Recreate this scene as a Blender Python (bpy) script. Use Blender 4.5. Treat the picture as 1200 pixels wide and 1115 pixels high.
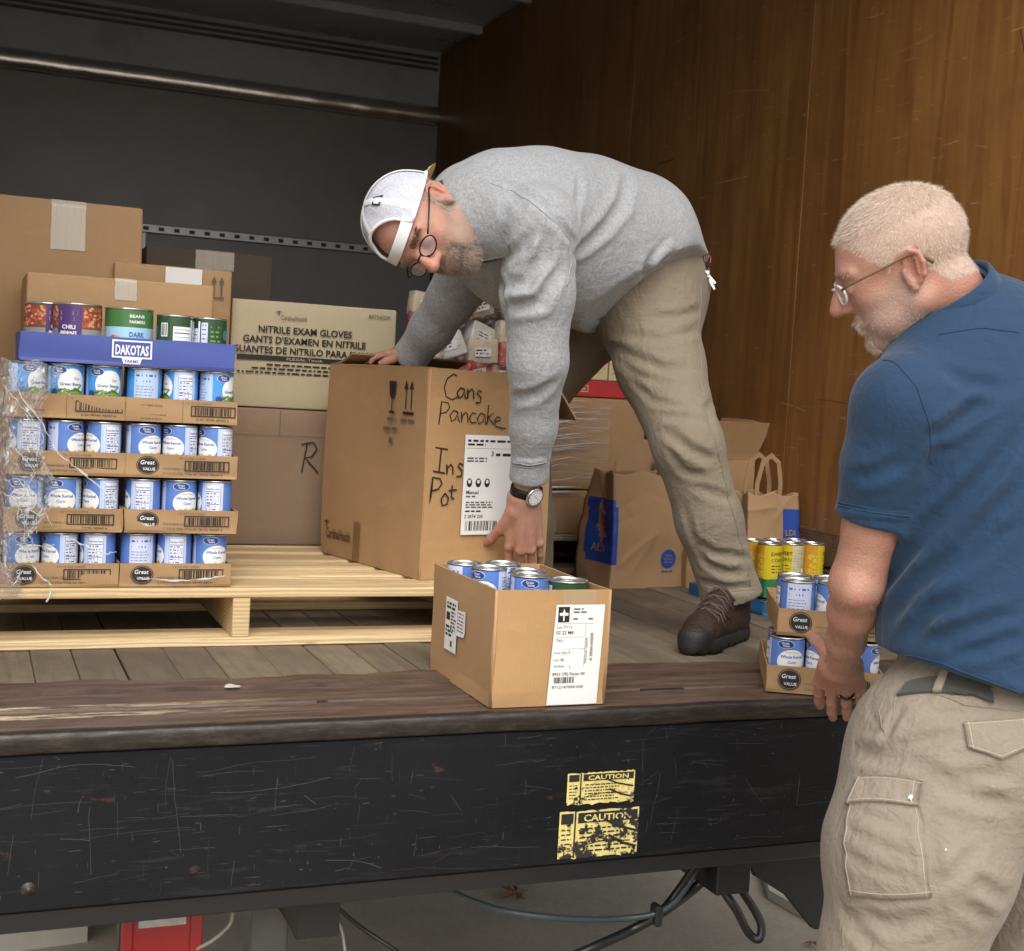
# Loading canned food onto a box truck: built from code only.
# World: X across the truck (to the right), Y into the cargo box, Z up; Z = 0 is the truck bed. Metres.
import bpy, math, random
import numpy as np
from mathutils import Vector, Matrix

for o in list(bpy.data.objects):
    bpy.data.objects.remove(o)
S = bpy.context.scene
COL = S.collection

# ---------------------------------------------------------------- camera
cam_d = bpy.data.cameras.new('camera')
cam = bpy.data.objects.new('camera', cam_d)
COL.objects.link(cam)
S.camera = cam
cam_d.sensor_fit = 'HORIZONTAL'
cam_d.sensor_width = 36.0
cam_d.lens = 36.0 * 1565.8 / 1200.0
cam_d.clip_start = 0.05
cam_d.clip_end = 1200
YAW, PITCH, ROLL = 0.389194, -0.0643406, 0.0566333
_f = Vector((math.sin(YAW) * math.cos(PITCH), math.cos(YAW) * math.cos(PITCH), math.sin(PITCH)))
_r = Vector((math.cos(YAW), -math.sin(YAW), 0))
_u = _r.cross(_f)
_r2 = _r * math.cos(ROLL) + _u * math.sin(ROLL)
_u2 = -_r * math.sin(ROLL) + _u * math.cos(ROLL)
M = Matrix((_r2, _u2, -_f)).transposed().to_4x4()
M.translation = Vector((0, 0, 0.60))
cam.matrix_world = M
cam_d.dof.use_dof = True
cam_d.dof.focus_distance = 2.9
cam_d.dof.aperture_fstop = 11.0

# ---------------------------------------------------------------- daylight (overcast)
SUN_EL, SUN_AZ = math.radians(50), math.radians(197)     # azimuth clockwise from +Y: behind the camera, a little left
W = bpy.data.worlds.new('World')
S.world = W
W.use_nodes = True
wn = W.node_tree
wn.nodes.clear()
sky = wn.nodes.new('ShaderNodeTexSky')
sky.sky_type = 'NISHITA'
sky.sun_disc = False
sky.sun_elevation = SUN_EL
sky.sun_rotation = SUN_AZ
sky.air_density = 1.0
sky.dust_density = 4.0
sky.ozone_density = 1.0
hs = wn.nodes.new('ShaderNodeHueSaturation')              # a grey, clouded sky is less blue than a clear one
hs.inputs['Saturation'].default_value = 0.30
bg = wn.nodes.new('ShaderNodeBackground')
bg.inputs['Strength'].default_value = 0.15
wo = wn.nodes.new('ShaderNodeOutputWorld')
wn.links.new(sky.outputs[0], hs.inputs['Color'])
wn.links.new(hs.outputs[0], bg.inputs[0])
wn.links.new(bg.outputs[0], wo.inputs[0])

sun_d = bpy.data.lights.new('sun', 'SUN')
sun_d.energy = 0.9
sun_d.angle = math.radians(70)
sun_d.color = (1.0, 0.96, 0.90)
sun = bpy.data.objects.new('sun', sun_d)
COL.objects.link(sun)
_sd = Vector((math.sin(SUN_AZ) * math.cos(SUN_EL), math.cos(SUN_AZ) * math.cos(SUN_EL), math.sin(SUN_EL)))
sun.rotation_euler = _sd.to_track_quat('Z', 'Y').to_euler()

S.view_settings.view_transform = 'Standard'
S.view_settings.look = 'None'
S.view_settings.exposure = 0.75
S.view_settings.gamma = 1.0
S.view_settings.use_curve_mapping = False
S.render.engine = 'CYCLES'
S.cycles.use_denoising = True
S.cycles.max_bounces = 8
S.cycles.diffuse_bounces = 5
S.cycles.glossy_bounces = 4
S.cycles.transmission_bounces = 6
S.cycles.transparent_max_bounces = 12
S.cycles.caustics_reflective = False
S.cycles.caustics_refractive = False
# ---------------------------------------------------------------- helpers
RNG = random.Random(7)
NP = np.random.RandomState(5)

class Nodes:
    """Small helper to write node trees."""
    def __init__(s, name):
        s.m = bpy.data.materials.new(name)
        s.m.use_nodes = True
        s.t = s.m.node_tree
        s.t.nodes.clear()
        s.out = s.t.nodes.new('ShaderNodeOutputMaterial')
        s.b = s.t.nodes.new('ShaderNodeBsdfPrincipled')
        s.t.links.new(s.b.outputs[0], s.out.inputs[0])
        s.tc = s.t.nodes.new('ShaderNodeTexCoord')
    def n(s, typ, **kw):
        x = s.t.nodes.new('ShaderNode' + typ)
        for k, v in kw.items():
            if k.startswith('i_'):
                key = k[2:]
                x.inputs[int(key) if key.isdigit() else key.replace('_', ' ')].default_value = v
            else:
                setattr(x, k, v)
        return x
    def l(s, a, b):
        s.t.links.new(a, b)
    def coord(s, scale=(1, 1, 1), rot=(0, 0, 0), src='Object', rnd=True):
        mp = s.n('Mapping')
        mp.inputs['Scale'].default_value = scale
        mp.inputs['Rotation'].default_value = rot
        s.l(s.tc.outputs[src], mp.inputs[0])
        if rnd:
            oi = s.n('ObjectInfo')
            mu = s.n('Math', operation='MULTIPLY'); mu.inputs[1].default_value = 37.0
            s.l(oi.outputs['Random'], mu.inputs[0])
            s.l(mu.outputs[0], mp.inputs['Location'])
        return mp.outputs[0]
    def noise(s, co, scale=5, detail=4, rough=.55, dist=0, out='Fac'):
        x = s.n('TexNoise')
        x.inputs['Scale'].default_value = scale
        x.inputs['Detail'].default_value = detail
        x.inputs['Roughness'].default_value = rough
        x.inputs['Distortion'].default_value = dist
        s.l(co, x.inputs['Vector'])
        return x.outputs[out]
    def ramp(s, fac, stops):
        x = s.n('ValToRGB')
        e = x.color_ramp.elements
        while len(e) < len(stops):
            e.new(0.5)
        for el, (p, c) in zip(e, stops):
            el.position = p
            el.color = (*c, 1) if len(c) == 3 else c
        s.l(fac, x.inputs[0])
        return x.outputs[0]
    def mix(s, fac, a, b, mode='MIX'):
        x = s.n('Mix', data_type='RGBA', blend_type=mode)
        for v, i in ((fac, 0), (a, 6), (b, 7)):
            if isinstance(v, (int, float)):
                x.inputs[i].default_value = v
            elif isinstance(v, tuple):
                x.inputs[i].default_value = (*v[:3], 1)
            else:
                s.l(v, x.inputs[i])
        return x.outputs[2]
    def math(s, op, a, b=0.0, clamp=False):
        x = s.n('Math', operation=op)
        x.use_clamp = clamp
        for v, i in ((a, 0), (b, 1)):
            if isinstance(v, (int, float)):
                x.inputs[i].default_value = v
            else:
                s.l(v, x.inputs[i])
        return x.outputs[0]
    def bump(s, h, strength=.3, dist=.01):
        x = s.n('Bump')
        x.inputs['Strength'].default_value = strength
        x.inputs['Distance'].default_value = dist
        s.l(h, x.inputs['Height'])
        s.l(x.outputs[0], s.b.inputs['Normal'])
        return x
    def set(s, **kw):
        for k, v in kw.items():
            i = s.b.inputs[k.replace('_', ' ')]
            if isinstance(v, tuple):
                i.default_value = (*v[:3], 1) if len(v) == 3 and i.type == 'RGBA' else v
            elif isinstance(v, (int, float)):
                i.default_value = v
            else:
                s.l(v, i)
        return s

def plain(name, col, rough=.5, metal=0.0, var=.12, scale=20, bump=0.0, spec=None):
    """A plain surface with slight tonal variation and micro relief."""
    s = Nodes(name)
    co = s.coord()
    f = s.noise(co, scale, 3)
    c = s.mix(f, tuple(v * (1 - var) for v in col), tuple(min(1, v * (1 + var)) for v in col))
    s.set(Base_Color=c, Roughness=rough, Metallic=metal)
    if spec is not None:
        s.b.inputs['Specular IOR Level'].default_value = spec
    if bump:
        s.bump(s.noise(co, scale * 6, 2), bump, .004)
    return s.m

class MB:
    """Collects geometry (with material slots) and links it as ONE mesh object."""
    def __init__(s):
        s.v, s.f, s.mi, s.sm = [], [], [], []
        s.mats = []
    def slot(s, m):
        if m is None:
            return 0
        if m not in s.mats:
            s.mats.append(m)
        return s.mats.index(m)
    def add(s, vs, fs, m=None, smooth=False):
        o = len(s.v)
        s.v.extend([tuple(map(float, p)) for p in vs])
        k = s.slot(m)
        for f in fs:
            s.f.append([i + o for i in f])
            s.mi.append(k)
            s.sm.append(smooth)
        return s
    def quad(s, a, b, c, d, m=None):
        return s.add([a, b, c, d], [(0, 1, 2, 3)], m)
    def box(s, lo, hi, m=None, ch=.002, R=None, O=None):
        """Chamfered box between two corners; R, O: optional rotation (3x3) about the point O."""
        lo, hi = np.minimum(lo, hi).astype(float), np.maximum(lo, hi).astype(float)
        ch = min(ch, .45 * (hi - lo).min())
        c, h = (lo + hi) / 2, (hi - lo) / 2
        vs, idx = [], {}
        for sx in (-1, 1):
            for sy in (-1, 1):
                for sz in (-1, 1):
                    for ax in range(3):
                        p = np.array([sx, sy, sz]) * (h - ch)
                        p[ax] = (sx, sy, sz)[ax] * h[ax]
                        idx[(sx, sy, sz, ax)] = len(vs)
                        vs.append(c + p)
        fs = []
        for ax in range(3):
            a, b = (ax + 1) % 3, (ax + 2) % 3
            for sg in (-1, 1):
                q = []
                for (sa, sb) in ((-1, -1), (1, -1), (1, 1), (-1, 1)):
                    k = [0, 0, 0]
                    k[ax], k[a], k[b] = sg, sa, sb
                    q.append(idx[(*k, ax)])
                fs.append(q if sg > 0 else q[::-1])
        for ax in range(3):
            a, b = (ax + 1) % 3, (ax + 2) % 3
            for sa in (-1, 1):
                for sb in (-1, 1):
                    k0, k1 = [0] * 3, [0] * 3
                    k0[ax], k1[ax] = -1, 1
                    k0[a] = k1[a] = sa
                    k0[b] = k1[b] = sb
                    q = [idx[(*k0, a)], idx[(*k1, a)], idx[(*k1, b)], idx[(*k0, b)]]
                    fs.append(q if sa * sb < 0 else q[::-1])
        for sx in (-1, 1):
            for sy in (-1, 1):
                for sz in (-1, 1):
                    q = [idx[(sx, sy, sz, 0)], idx[(sx, sy, sz, 1)], idx[(sx, sy, sz, 2)]]
                    fs.append(q if sx * sy * sz > 0 else q[::-1])
        vs = np.array(vs)
        if R is not None:
            O = c if O is None else np.array(O)
            vs = (vs - O) @ np.array(R).T + O
        return s.add(vs, fs, m)
    def tube(s, pts, r, m=None, n=10, cap=True):
        """Round tube along a path; r: one radius or one per point."""
        P = np.array(pts, float)
        rr = np.full(len(P), r) if np.isscalar(r) else np.array(r, float)
        T = np.gradient(P, axis=0)
        T /= np.linalg.norm(T, axis=1)[:, None] + 1e-12
        ref = np.array([0, 0, 1.]) if abs(T[0][2]) < .9 else np.array([1., 0, 0])
        u = np.cross(T[0], ref); u /= np.linalg.norm(u)
        vs = []
        for i in range(len(P)):
            u = u - T[i] * (u @ T[i]); u /= np.linalg.norm(u) + 1e-12
            w = np.cross(T[i], u)
            for k in range(n):
                a = 2 * math.pi * k / n
                vs.append(P[i] + rr[i] * (math.cos(a) * u + math.sin(a) * w))
        fs = [(i * n + k, i * n + (k + 1) % n, (i + 1) * n + (k + 1) % n, (i + 1) * n + k) for i in range(len(P) - 1) for k in range(n)]
        if cap:
            fs += [tuple(range(n))[::-1], tuple((len(P) - 1) * n + k for k in range(n))]
        return s.add(vs, fs, m, True)
    def lathe(s, prof, c=(0, 0, 0), m=None, n=24, smooth=True, ax=2):
        """Surface of revolution of (r, z) about an axis through c."""
        vs, fs = [], []
        for r, z in prof:
            for k in range(n):
                a = 2 * math.pi * k / n
                p = [r * math.cos(a), r * math.sin(a), z]
                if ax == 1: p = [p[0], p[2], -p[1]]
                if ax == 0: p = [p[2], p[0], p[1]]
                vs.append((c[0] + p[0], c[1] + p[1], c[2] + p[2]))
        for i in range(len(prof) - 1):
            for k in range(n):
                fs.append((i * n + k, i * n + (k + 1) % n, (i + 1) * n + (k + 1) % n, (i + 1) * n + k))
        return s.add(vs, fs, m, smooth)
    def disc(s, c, r, m=None, n=24, z=0):
        vs = [(c[0], c[1], c[2])] + [(c[0] + r * math.cos(2 * math.pi * k / n), c[1] + r * math.sin(2 * math.pi * k / n), c[2]) for k in range(n)]
        return s.add(vs, [(0, 1 + k, 1 + (k + 1) % n) for k in range(n)], m)
    def prism(s, poly, d, m=None):
        """Polygon (3-D points, one plane) pushed by the vector d."""
        P = np.array(poly, float); d = np.array(d, float); n = len(P)
        return s.add(list(P) + list(P + d), [tuple(range(n))[::-1], tuple(range(n, 2 * n))] +
                     [(k, (k + 1) % n, n + (k + 1) % n, n + k) for k in range(n)], m)
    def xform(s, R=None, t=(0, 0, 0)):
        V = np.array(s.v)
        if R is not None: V = V @ np.array(R).T
        s.v = [tuple(p) for p in V + np.array(t)]
        return s
    def mesh(s, name):
        me = bpy.data.meshes.new(name)
        me.from_pydata(s.v, [], s.f)
        for m in s.mats:
            me.materials.append(m)
        me.polygons.foreach_set('material_index', s.mi)
        me.polygons.foreach_set('use_smooth', s.sm)
        me.update()
        return me
    def build(s, name, parent=None, **kw):
        return link(name, s.mesh(name), parent, **kw)

def link(name, me, parent=None, **kw):
    o = bpy.data.objects.new(name, me)
    COL.objects.link(o)
    if parent is not None:
        o.parent = parent
    tag(o, **kw)
    return o

def tag(o, label=None, cat=None, group=None, kind=None):
    if label: o['label'] = label
    if cat: o['category'] = cat
    if group: o['group'] = group
    if kind: o['kind'] = kind
    return o

def root(name, loc, label, cat, rz=0.0, group=None):
    o = bpy.data.objects.new(name, None)
    o.empty_display_size = .05
    COL.objects.link(o)
    o.location = loc
    o.rotation_euler = (0, 0, rz)
    return tag(o, label, cat, group)

def copy_tree(o, parent=None):
    c = o.copy()
    COL.objects.link(c)
    c.parent = parent
    for ch in list(o.children):
        copy_tree(ch, c)
    return c

def rotz(a):
    c, s = math.cos(a), math.sin(a)
    return np.array([[c, -s, 0], [s, c, 0], [0, 0, 1.]])

# ---- flat lettering: font outlines turned into a mesh, then laid on planes or cans
_TXT = {}
def text2d(txt, bold=0.0):
    """(verts Nx2, faces, width) for a line of text of unit size."""
    k = (txt, bold)
    if k not in _TXT:
        cu = bpy.data.curves.new('t', 'FONT')
        cu.body = txt
        cu.resolution_u = 2
        cu.offset = bold
        o = bpy.data.objects.new('t', cu)
        COL.objects.link(o)
        dg = bpy.context.evaluated_depsgraph_get()
        me = bpy.data.meshes.new_from_object(o.evaluated_get(dg))
        v = np.array([p.co[:2] for p in me.vertices]).reshape(-1, 2)
        f = [tuple(p.vertices) for p in me.polygons]
        bpy.data.objects.remove(o); bpy.data.meshes.remove(me); bpy.data.curves.remove(cu)
        w0 = v[:, 0].min() if len(v) else 0
        v = v - [w0, 0]
        _TXT[k] = (v, f, v[:, 0].max() if len(v) else 0)
    return _TXT[k]

class Print:
    """Flat print on one face: local u (right), v (up) in metres, laid out by place()."""
    def __init__(s):
        s.items = []                                   # (verts2d, faces, material, layer)
    def text(s, txt, u, v, size, m, bold=0.0, align='L', sx=1.0, width=None, layer=2, rot=0.0, shear=0.0):
        V, F, w = text2d(txt, bold)
        V = V * [size * sx, size]
        w = w * size * sx
        if width:
            V = V * [width / w, 1]; w = width
        if shear: V = V + np.outer(V[:, 1], [shear, 0])
        V = V - [{'L': 0, 'C': w / 2, 'R': w}[align], 0]
        if rot:
            c, q = math.cos(rot), math.sin(rot)
            V = V @ np.array([[c, q], [-q, c]])
        s.items.append((V + [u, v], F, m, layer)); return s
    def rect(s, u0, v0, u1, v1, m, layer=1, n=1):
        us = np.linspace(u0, u1, n + 1)
        V = [(u, v0) for u in us] + [(u, v1) for u in us]
        s.items.append((np.array(V), [(i, i + 1, n + 2 + i, n + 1 + i) for i in range(n)], m, layer)); return s
    def frame(s, u0, v0, u1, v1, w, m, layer=2):
        s.rect(u0, v0, u1, v0 + w, m, layer); s.rect(u0, v1 - w, u1, v1, m, layer)
        s.rect(u0, v0 + w, u0 + w, v1 - w, m, layer); return s.rect(u1 - w, v0 + w, u1, v1 - w, m, layer)
    def poly(s, pts, m, layer=2):
        s.items.append((np.array(pts, float), [tuple(range(len(pts)))], m, layer)); return s
    def oval(s, u, v, a, b, m, layer=2, n=22, rot=0.0, clip=None):
        """Filled oval built in vertical strips so it bends round a can; clip: keep v above this."""
        k = max(1, math.ceil(max(a, b) / .0055))
        t = np.linspace(0, 2 * math.pi, n, endpoint=False)
        V = np.concatenate([np.zeros((1, 2))] + [np.stack([a * np.cos(t), b * np.sin(t)], 1) * (i + 1) / k for i in range(k)])
        if rot:
            c, q = math.cos(rot), math.sin(rot)
            V = V @ np.array([[c, q], [-q, c]])
        V = V + [u, v]
        if clip is not None: V[:, 1] = np.maximum(V[:, 1], clip)
        fs = [(0, 1 + i, 1 + (i + 1) % n) for i in range(n)]
        for j in range(k - 1): fs += [(1 + j * n + i, 1 + (j + 1) * n + i, 1 + (j + 1) * n + (i + 1) % n, 1 + j * n + (i + 1) % n) for i in range(n)]
        s.items.append((V, fs, m, layer)); return s
    def barcode(s, u0, v0, u1, v1, m, layer=2, seed=1, n=26):
        r = random.Random(seed); u = u0
        ws = [r.choice((1, 1, 2, 3)) for _ in range(2 * n)]
        k = (u1 - u0) / sum(ws)
        for i, w in enumerate(ws):
            if i % 2 == 0: s.rect(u, v0, u + w * k, v1, m, layer)
            u += w * k
        return s
    def lines(s, u0, v, u1, rows, pitch, h, m, layer=2, seed=3, ragged=.3):
        """Fine print too small to read: rows of word-length dashes."""
        r = random.Random(seed)
        for i in range(rows):
            u, end = u0, u1 - r.random() * ragged * (u1 - u0)
            while u < end:
                w = min((.6 + 1.6 * r.random()) * 2.2 * h, end - u)
                s.rect(u, v - i * pitch, u + w, v - i * pitch + h, m, layer)
                u += w + 1.0 * h
        return s
    def stroke(s, pts, w, m, layer=2):
        """A pen line of width w through the points."""
        P = np.array(pts, float)
        Q = [P[0]]
        for a, b in zip(P[:-1], P[1:]):
            n = max(1, int(np.linalg.norm(b - a) / (3 * w)))
            Q += [a + (b - a) * (k + 1) / n for k in range(n)]
        P = np.array(Q)
        T = np.gradient(P, axis=0); T /= np.linalg.norm(T, axis=1)[:, None] + 1e-9
        N = np.stack([-T[:, 1], T[:, 0]], 1) * w / 2
        n = len(P)
        s.items.append((np.concatenate([P - N, P + N]), [(i, i + 1, n + i + 1, n + i) for i in range(n - 1)], m, layer)); return s
    def place(s, mb, O, U, V, lift=.0004, step=.00025):
        O, U, V = (np.array(x, float) for x in (O, U, V))
        N = np.cross(U, V)
        for p, f, m, la in s.items:
            mb.add(O + np.outer(p[:, 0], U) + np.outer(p[:, 1], V) + N * (lift + la * step), f, m)
        return mb
    def wrap(s, mb, R, lift=.0003, step=.00022, u_off=0.0, z0=0.0):
        """Bend round a can of radius R: u is arc length (u = 0 faces -Y), v is height."""
        for p, f, m, la in s.items:
            a = (p[:, 0] + u_off) / R - math.pi / 2
            r = R + lift + la * step
            mb.add(np.stack([r * np.cos(a), r * np.sin(a), p[:, 1] + z0], 1), f, m)
        return mb

def wavy(n, amp, seed, k=6):
    r = np.random.RandomState(seed); t = np.linspace(0, 1, n); y = np.zeros(n)
    for i in range(1, k + 1):
        y += r.randn() / i ** .7 * np.sin(2 * math.pi * (i * 1.7 * t + r.rand()))
    return amp * y / 1.6
# ---------------------------------------------------------------- materials of the place
def mat_plank():
    s = Nodes('aged oak floor')
    co = s.coord((9, .6, 9))
    g = s.noise(co, 6, 6, .65, .4)
    oi = s.n('ObjectInfo')
    base = s.ramp(oi.outputs['Random'], [(0, (.14, .108, .074)), (.35, (.22, .175, .118)), (.7, (.175, .136, .092)), (1, (.26, .21, .142))])
    dirt = s.noise(s.coord((1.2, 1.2, 1.2), rnd=False), 2.2, 5, .6)
    c = s.mix(s.ramp(g, [(.3, (0, 0, 0)), (.7, (1, 1, 1))]), s.mix(.5, base, (.045, .037, .03)), base)
    c = s.mix(s.ramp(dirt, [(.42, (0, 0, 0)), (.62, (.75, .75, .75))]), c, (.085, .07, .055))
    s.set(Base_Color=c, Roughness=s.ramp(dirt, [(.3, (.45, .45, .45)), (.7, (.75, .75, .75))]))
    s.bump(g, .35, .004)
    return s.m

def mat_plywood():
    s = Nodes('varnished plywood')
    co = s.coord((1, 7, .45))
    g = s.noise(co, 2.0, 6, .55, 1.4)
    fine = s.noise(s.coord((1, 60, 1.5)), 4, 3)
    c = s.ramp(g, [(.25, (.155, .063, .018)), (.45, (.25, .110, .031)), (.62, (.325, .155, .045)), (.80, (.22, .094, .026))])
    c = s.mix(s.math('MULTIPLY', fine, .28), c, (.14, .056, .016))
    blotch = s.noise(s.coord((1, 1.4, 1.0), rnd=False), 1.5, 7, .62, .8)
    c = s.mix(s.ramp(blotch, [(.40, (0, 0, 0)), (.72, (.7, .7, .7))]), c, (.13, .055, .018))
    # pale scrapes left by loads: short near-horizontal scratches
    sc = s.n('TexNoise'); sc.inputs['Scale'].default_value = 3.0; sc.inputs['Detail'].default_value = 5; sc.inputs['Roughness'].default_value = .7
    s.l(s.coord((1, 2.2, 34), (.10, 0, 0), rnd=False), sc.inputs['Vector'])
    msk = s.ramp(sc.outputs['Fac'], [(.635, (0, 0, 0)), (.67, (1, 1, 1))])
    c = s.mix(s.math('MULTIPLY', msk, .5), c, (.50, .34, .18))
    s.set(Base_Color=c, Roughness=.42)
    s.b.inputs['Specular IOR Level'].default_value = .35
    s.bump(s.math('ADD', s.math('MULTIPLY', fine, .4), g), .12, .004)
    return s.m

def mat_sill():
    s = Nodes('worn brown sill')
    co = s.coord((1.1, 8, 3), rnd=False)
    g = s.noise(co, 5, 9, .74, .5)
    c = s.ramp(g, [(.28, (.030, .018, .013)), (.45, (.075, .045, .032)), (.60, (.125, .080, .058)), (.72, (.17, .115, .085)), (.82, (.33, .26, .20))])
    # remains of pale paint in two streaks near the left end
    sep = s.n('SeparateXYZ'); s.l(s.tc.outputs['Object'], sep.inputs[0])
    def band(y0, w):
        d = s.math('ABSOLUTE', s.math('SUBTRACT', sep.outputs[1], y0))
        return s.math('LESS_THAN', s.math('ADD', d, s.math('MULTIPLY', s.noise(s.coord((3, 40, 3), rnd=False), 5, 5), .045)), w)
    left = s.ramp(sep.outputs[0], [(.10, (1, 1, 1)), (.62, (0, 0, 0))])
    chips = s.ramp(s.noise(s.coord((1.4, 14, 3), rnd=False), 6, 6, .7), [(.47, (0, 0, 0)), (.52, (1, 1, 1))])
    m = s.math('MULTIPLY', s.math('MAXIMUM', band(2.372, .036), band(2.428, .034)), s.math('MULTIPLY', left, chips))
    c = s.mix(s.math('MULTIPLY', m, .85), c, (.62, .50, .30))
    s.set(Base_Color=c, Roughness=.5)
    s.bump(g, .4, .004)
    return s.m

def mat_black_steel():
    s = Nodes('scratched black paint')
    co = s.coord((1, 1, 1), rnd=False)
    n = s.noise(co, 3, 6, .6)
    c = s.ramp(n, [(.3, (.0035, .004, .0050)), (.6, (.0065, .0070, .0085)), (.8, (.012, .0125, .014))])
    def scr(scale, rot, lo, fac):
        x = s.noise(s.coord(scale, rot, rnd=False), 4, 5, .72, .25)
        return s.math('MULTIPLY', s.ramp(x, [(lo, (0, 0, 0)), (lo + .03, (1, 1, 1))]), fac)
    a = scr((2.1, 1, 60), (0, .05, 0), .62, .35)
    b = scr((46, 1, 3.0), (0, .12, 0), .655, .5)
    d = s.math('MAXIMUM', scr((14, 9, 15), (0, 0, 0), .685, .8), scr((7, 1, 26), (0, .7, 0), .67, .45))
    rub = scr((.9, 1, 7), (0, 0, 0), .58, .10)
    m = s.math('MAXIMUM', s.math('MAXIMUM', a, b), s.math('MAXIMUM', d, rub))
    m = s.math('MULTIPLY', m, s.ramp(s.noise(co, 2.3, 3), [(.35, (.15, .15, .15)), (.65, (1, 1, 1))]))
    c = s.mix(m, c, (.105, .105, .104))
    rust = s.ramp(s.noise(s.coord((2, 1, 5), rnd=False), 5, 5), [(.70, (0, 0, 0)), (.76, (.5, .5, .5))])
    c = s.mix(rust, c, (.13, .06, .035))
    s.set(Base_Color=c, Roughness=s.ramp(n, [(.3, (.48, .48, .48)), (.7, (.68, .68, .68))]))
    s.b.inputs['Specular IOR Level'].default_value = .22
    s.bump(s.math('ADD', n, s.math('MULTIPLY', m, -.3)), .25, .006)
    return s.m

def mat_nose():
    s = Nodes('worn steel nose')
    n = s.noise(s.coord((2.5, 14, 14), rnd=False), 7, 7, .75)
    c = s.ramp(n, [(.3, (.024, .019, .016)), (.5, (.048, .040, .035)), (.66, (.085, .074, .067)), (.8, (.22, .205, .195))])
    s.set(Base_Color=c, Roughness=s.ramp(n, [(.3, (.55, .55, .55)), (.7, (.33, .33, .33))]), Metallic=.7)
    s.bump(n, .22, .002)
    return s.m

def mat_pine(name='fresh pine', a=(.62, .44, .22), b=(.74, .57, .33), dark=(.42, .26, .11)):
    s = Nodes(name)
    w = s.n('TexWave', wave_type='BANDS', bands_direction='Z')
    w.inputs['Scale'].default_value = 9; w.inputs['Distortion'].default_value = 5; w.inputs['Detail'].default_value = 3
    w.inputs['Detail Scale'].default_value = 1.2
    s.l(s.coord((.35, 4, 4)), w.inputs['Vector'])
    oi = s.n('ObjectInfo')
    c = s.mix(oi.outputs['Random'], a, b)
    c = s.mix(s.ramp(w.outputs['Fac'], [(.1, (.75, .75, .75)), (.7, (0, 0, 0))]), c, tuple(x * .72 for x in a))
    kn = s.noise(s.coord((3, 12, 12)), 2.1, 2)
    c = s.mix(s.ramp(kn, [(.70, (0, 0, 0)), (.76, (.8, .8, .8))]), c, dark)
    grime = s.noise(s.coord((2, 3, 3)), 4, 5)
    c = s.mix(s.ramp(grime, [(.5, (0, 0, 0)), (.8, (.35, .35, .35))]), c, (.33, .27, .19))
    s.set(Base_Color=c, Roughness=.7)
    s.bump(w.outputs['Fac'], .15, .003)
    return s.m

def mat_painted_metal(name, col, rough):
    s = Nodes(name)
    n = s.noise(s.coord((1, 1, 1), rnd=False), 2.2, 5, .6)
    c = s.mix(n, tuple(v * .7 for v in col), tuple(v * 1.3 for v in col))
    s.set(Base_Color=c, Roughness=s.ramp(n, [(.3, (rough - .06,) * 3), (.7, (rough + .1,) * 3)]))
    s.bump(n, .08, .01)
    return s.m

def mat_concrete():
    s = Nodes('concrete')
    co = s.coord((1, 1, 1), rnd=False)
    n = s.noise(co, 1.3, 8, .65); f = s.noise(co, 55, 4, .7)
    c = s.ramp(n, [(.3, (.32, .26, .185)), (.55, (.46, .38, .28)), (.75, (.56, .48, .37))])
    c = s.mix(s.math('MULTIPLY', f, .6), c, (.15, .135, .115))
    s.set(Base_Color=c, Roughness=.9)
    s.bump(s.math('ADD', f, n), .5, .006)
    return s.m

PLANK, PLY, SILL, BLK, NOSE = mat_plank(), mat_plywood(), mat_sill(), mat_black_steel(), mat_nose()
PINE = mat_pine()
PINE_OLD = mat_pine('weathered pine', (.33, .25, .16), (.42, .33, .22), (.2, .14, .08))
CEIL = mat_painted_metal('grey painted roof sheet', (.52, .60, .66), .30)
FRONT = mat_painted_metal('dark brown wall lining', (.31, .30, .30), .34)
GALV = plain('galvanised steel', (.40, .41, .41), .38, .75, .25, 14, .1)
BRIGHT = plain('scuffed aluminium', (.90, .86, .79), .24, .85, .3, 9, .15)
CONC = mat_concrete()
BLACK = plain('black enamel', (.008, .008, .009), .45)
RUBBER = plain('black rubber', (.013, .013, .014), .62, 0, .2, 30, .2)
YELLOW_PRINT = plain('yellow print', (.66, .48, .055), .5)
INK = plain('black ink', (.014, .012, .012), .6, 0, 0)
GREYINK = plain('grey print', (.10, .09, .085), .7, 0, 0)
WHITE = plain('white paper', (.74, .74, .72), .55, 0, .03, 12)

# ---------------------------------------------------------------- ground and truck
BZ = -0.90
XL, XR, Y0, Y1, ZC = -0.27, 2.38, 2.26, 7.20, 2.44
g = MB()
nx = 24
xs = np.concatenate([[-380, -60, -20, -8], np.linspace(-4, 6, 40), [10, 22, 60, 380]]); ys = np.concatenate([[-380, -60, -20, -6], np.linspace(-2, 9, 44), [14, 25, 60, 380]])
vs = [(x, y, BZ + (.006 * math.sin(3 * x + y) * math.sin(2.1 * y) if abs(x) < 7 and abs(y) < 10 else 0)) for y in ys for x in xs]
g.add(vs, [(j * len(xs) + i, j * len(xs) + i + 1, (j + 1) * len(xs) + i + 1, (j + 1) * len(xs) + i) for j in range(len(ys) - 1) for i in range(len(xs) - 1)], CONC, True)
ground = g.build('ground', kind='structure')
pavement = MB()
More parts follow.
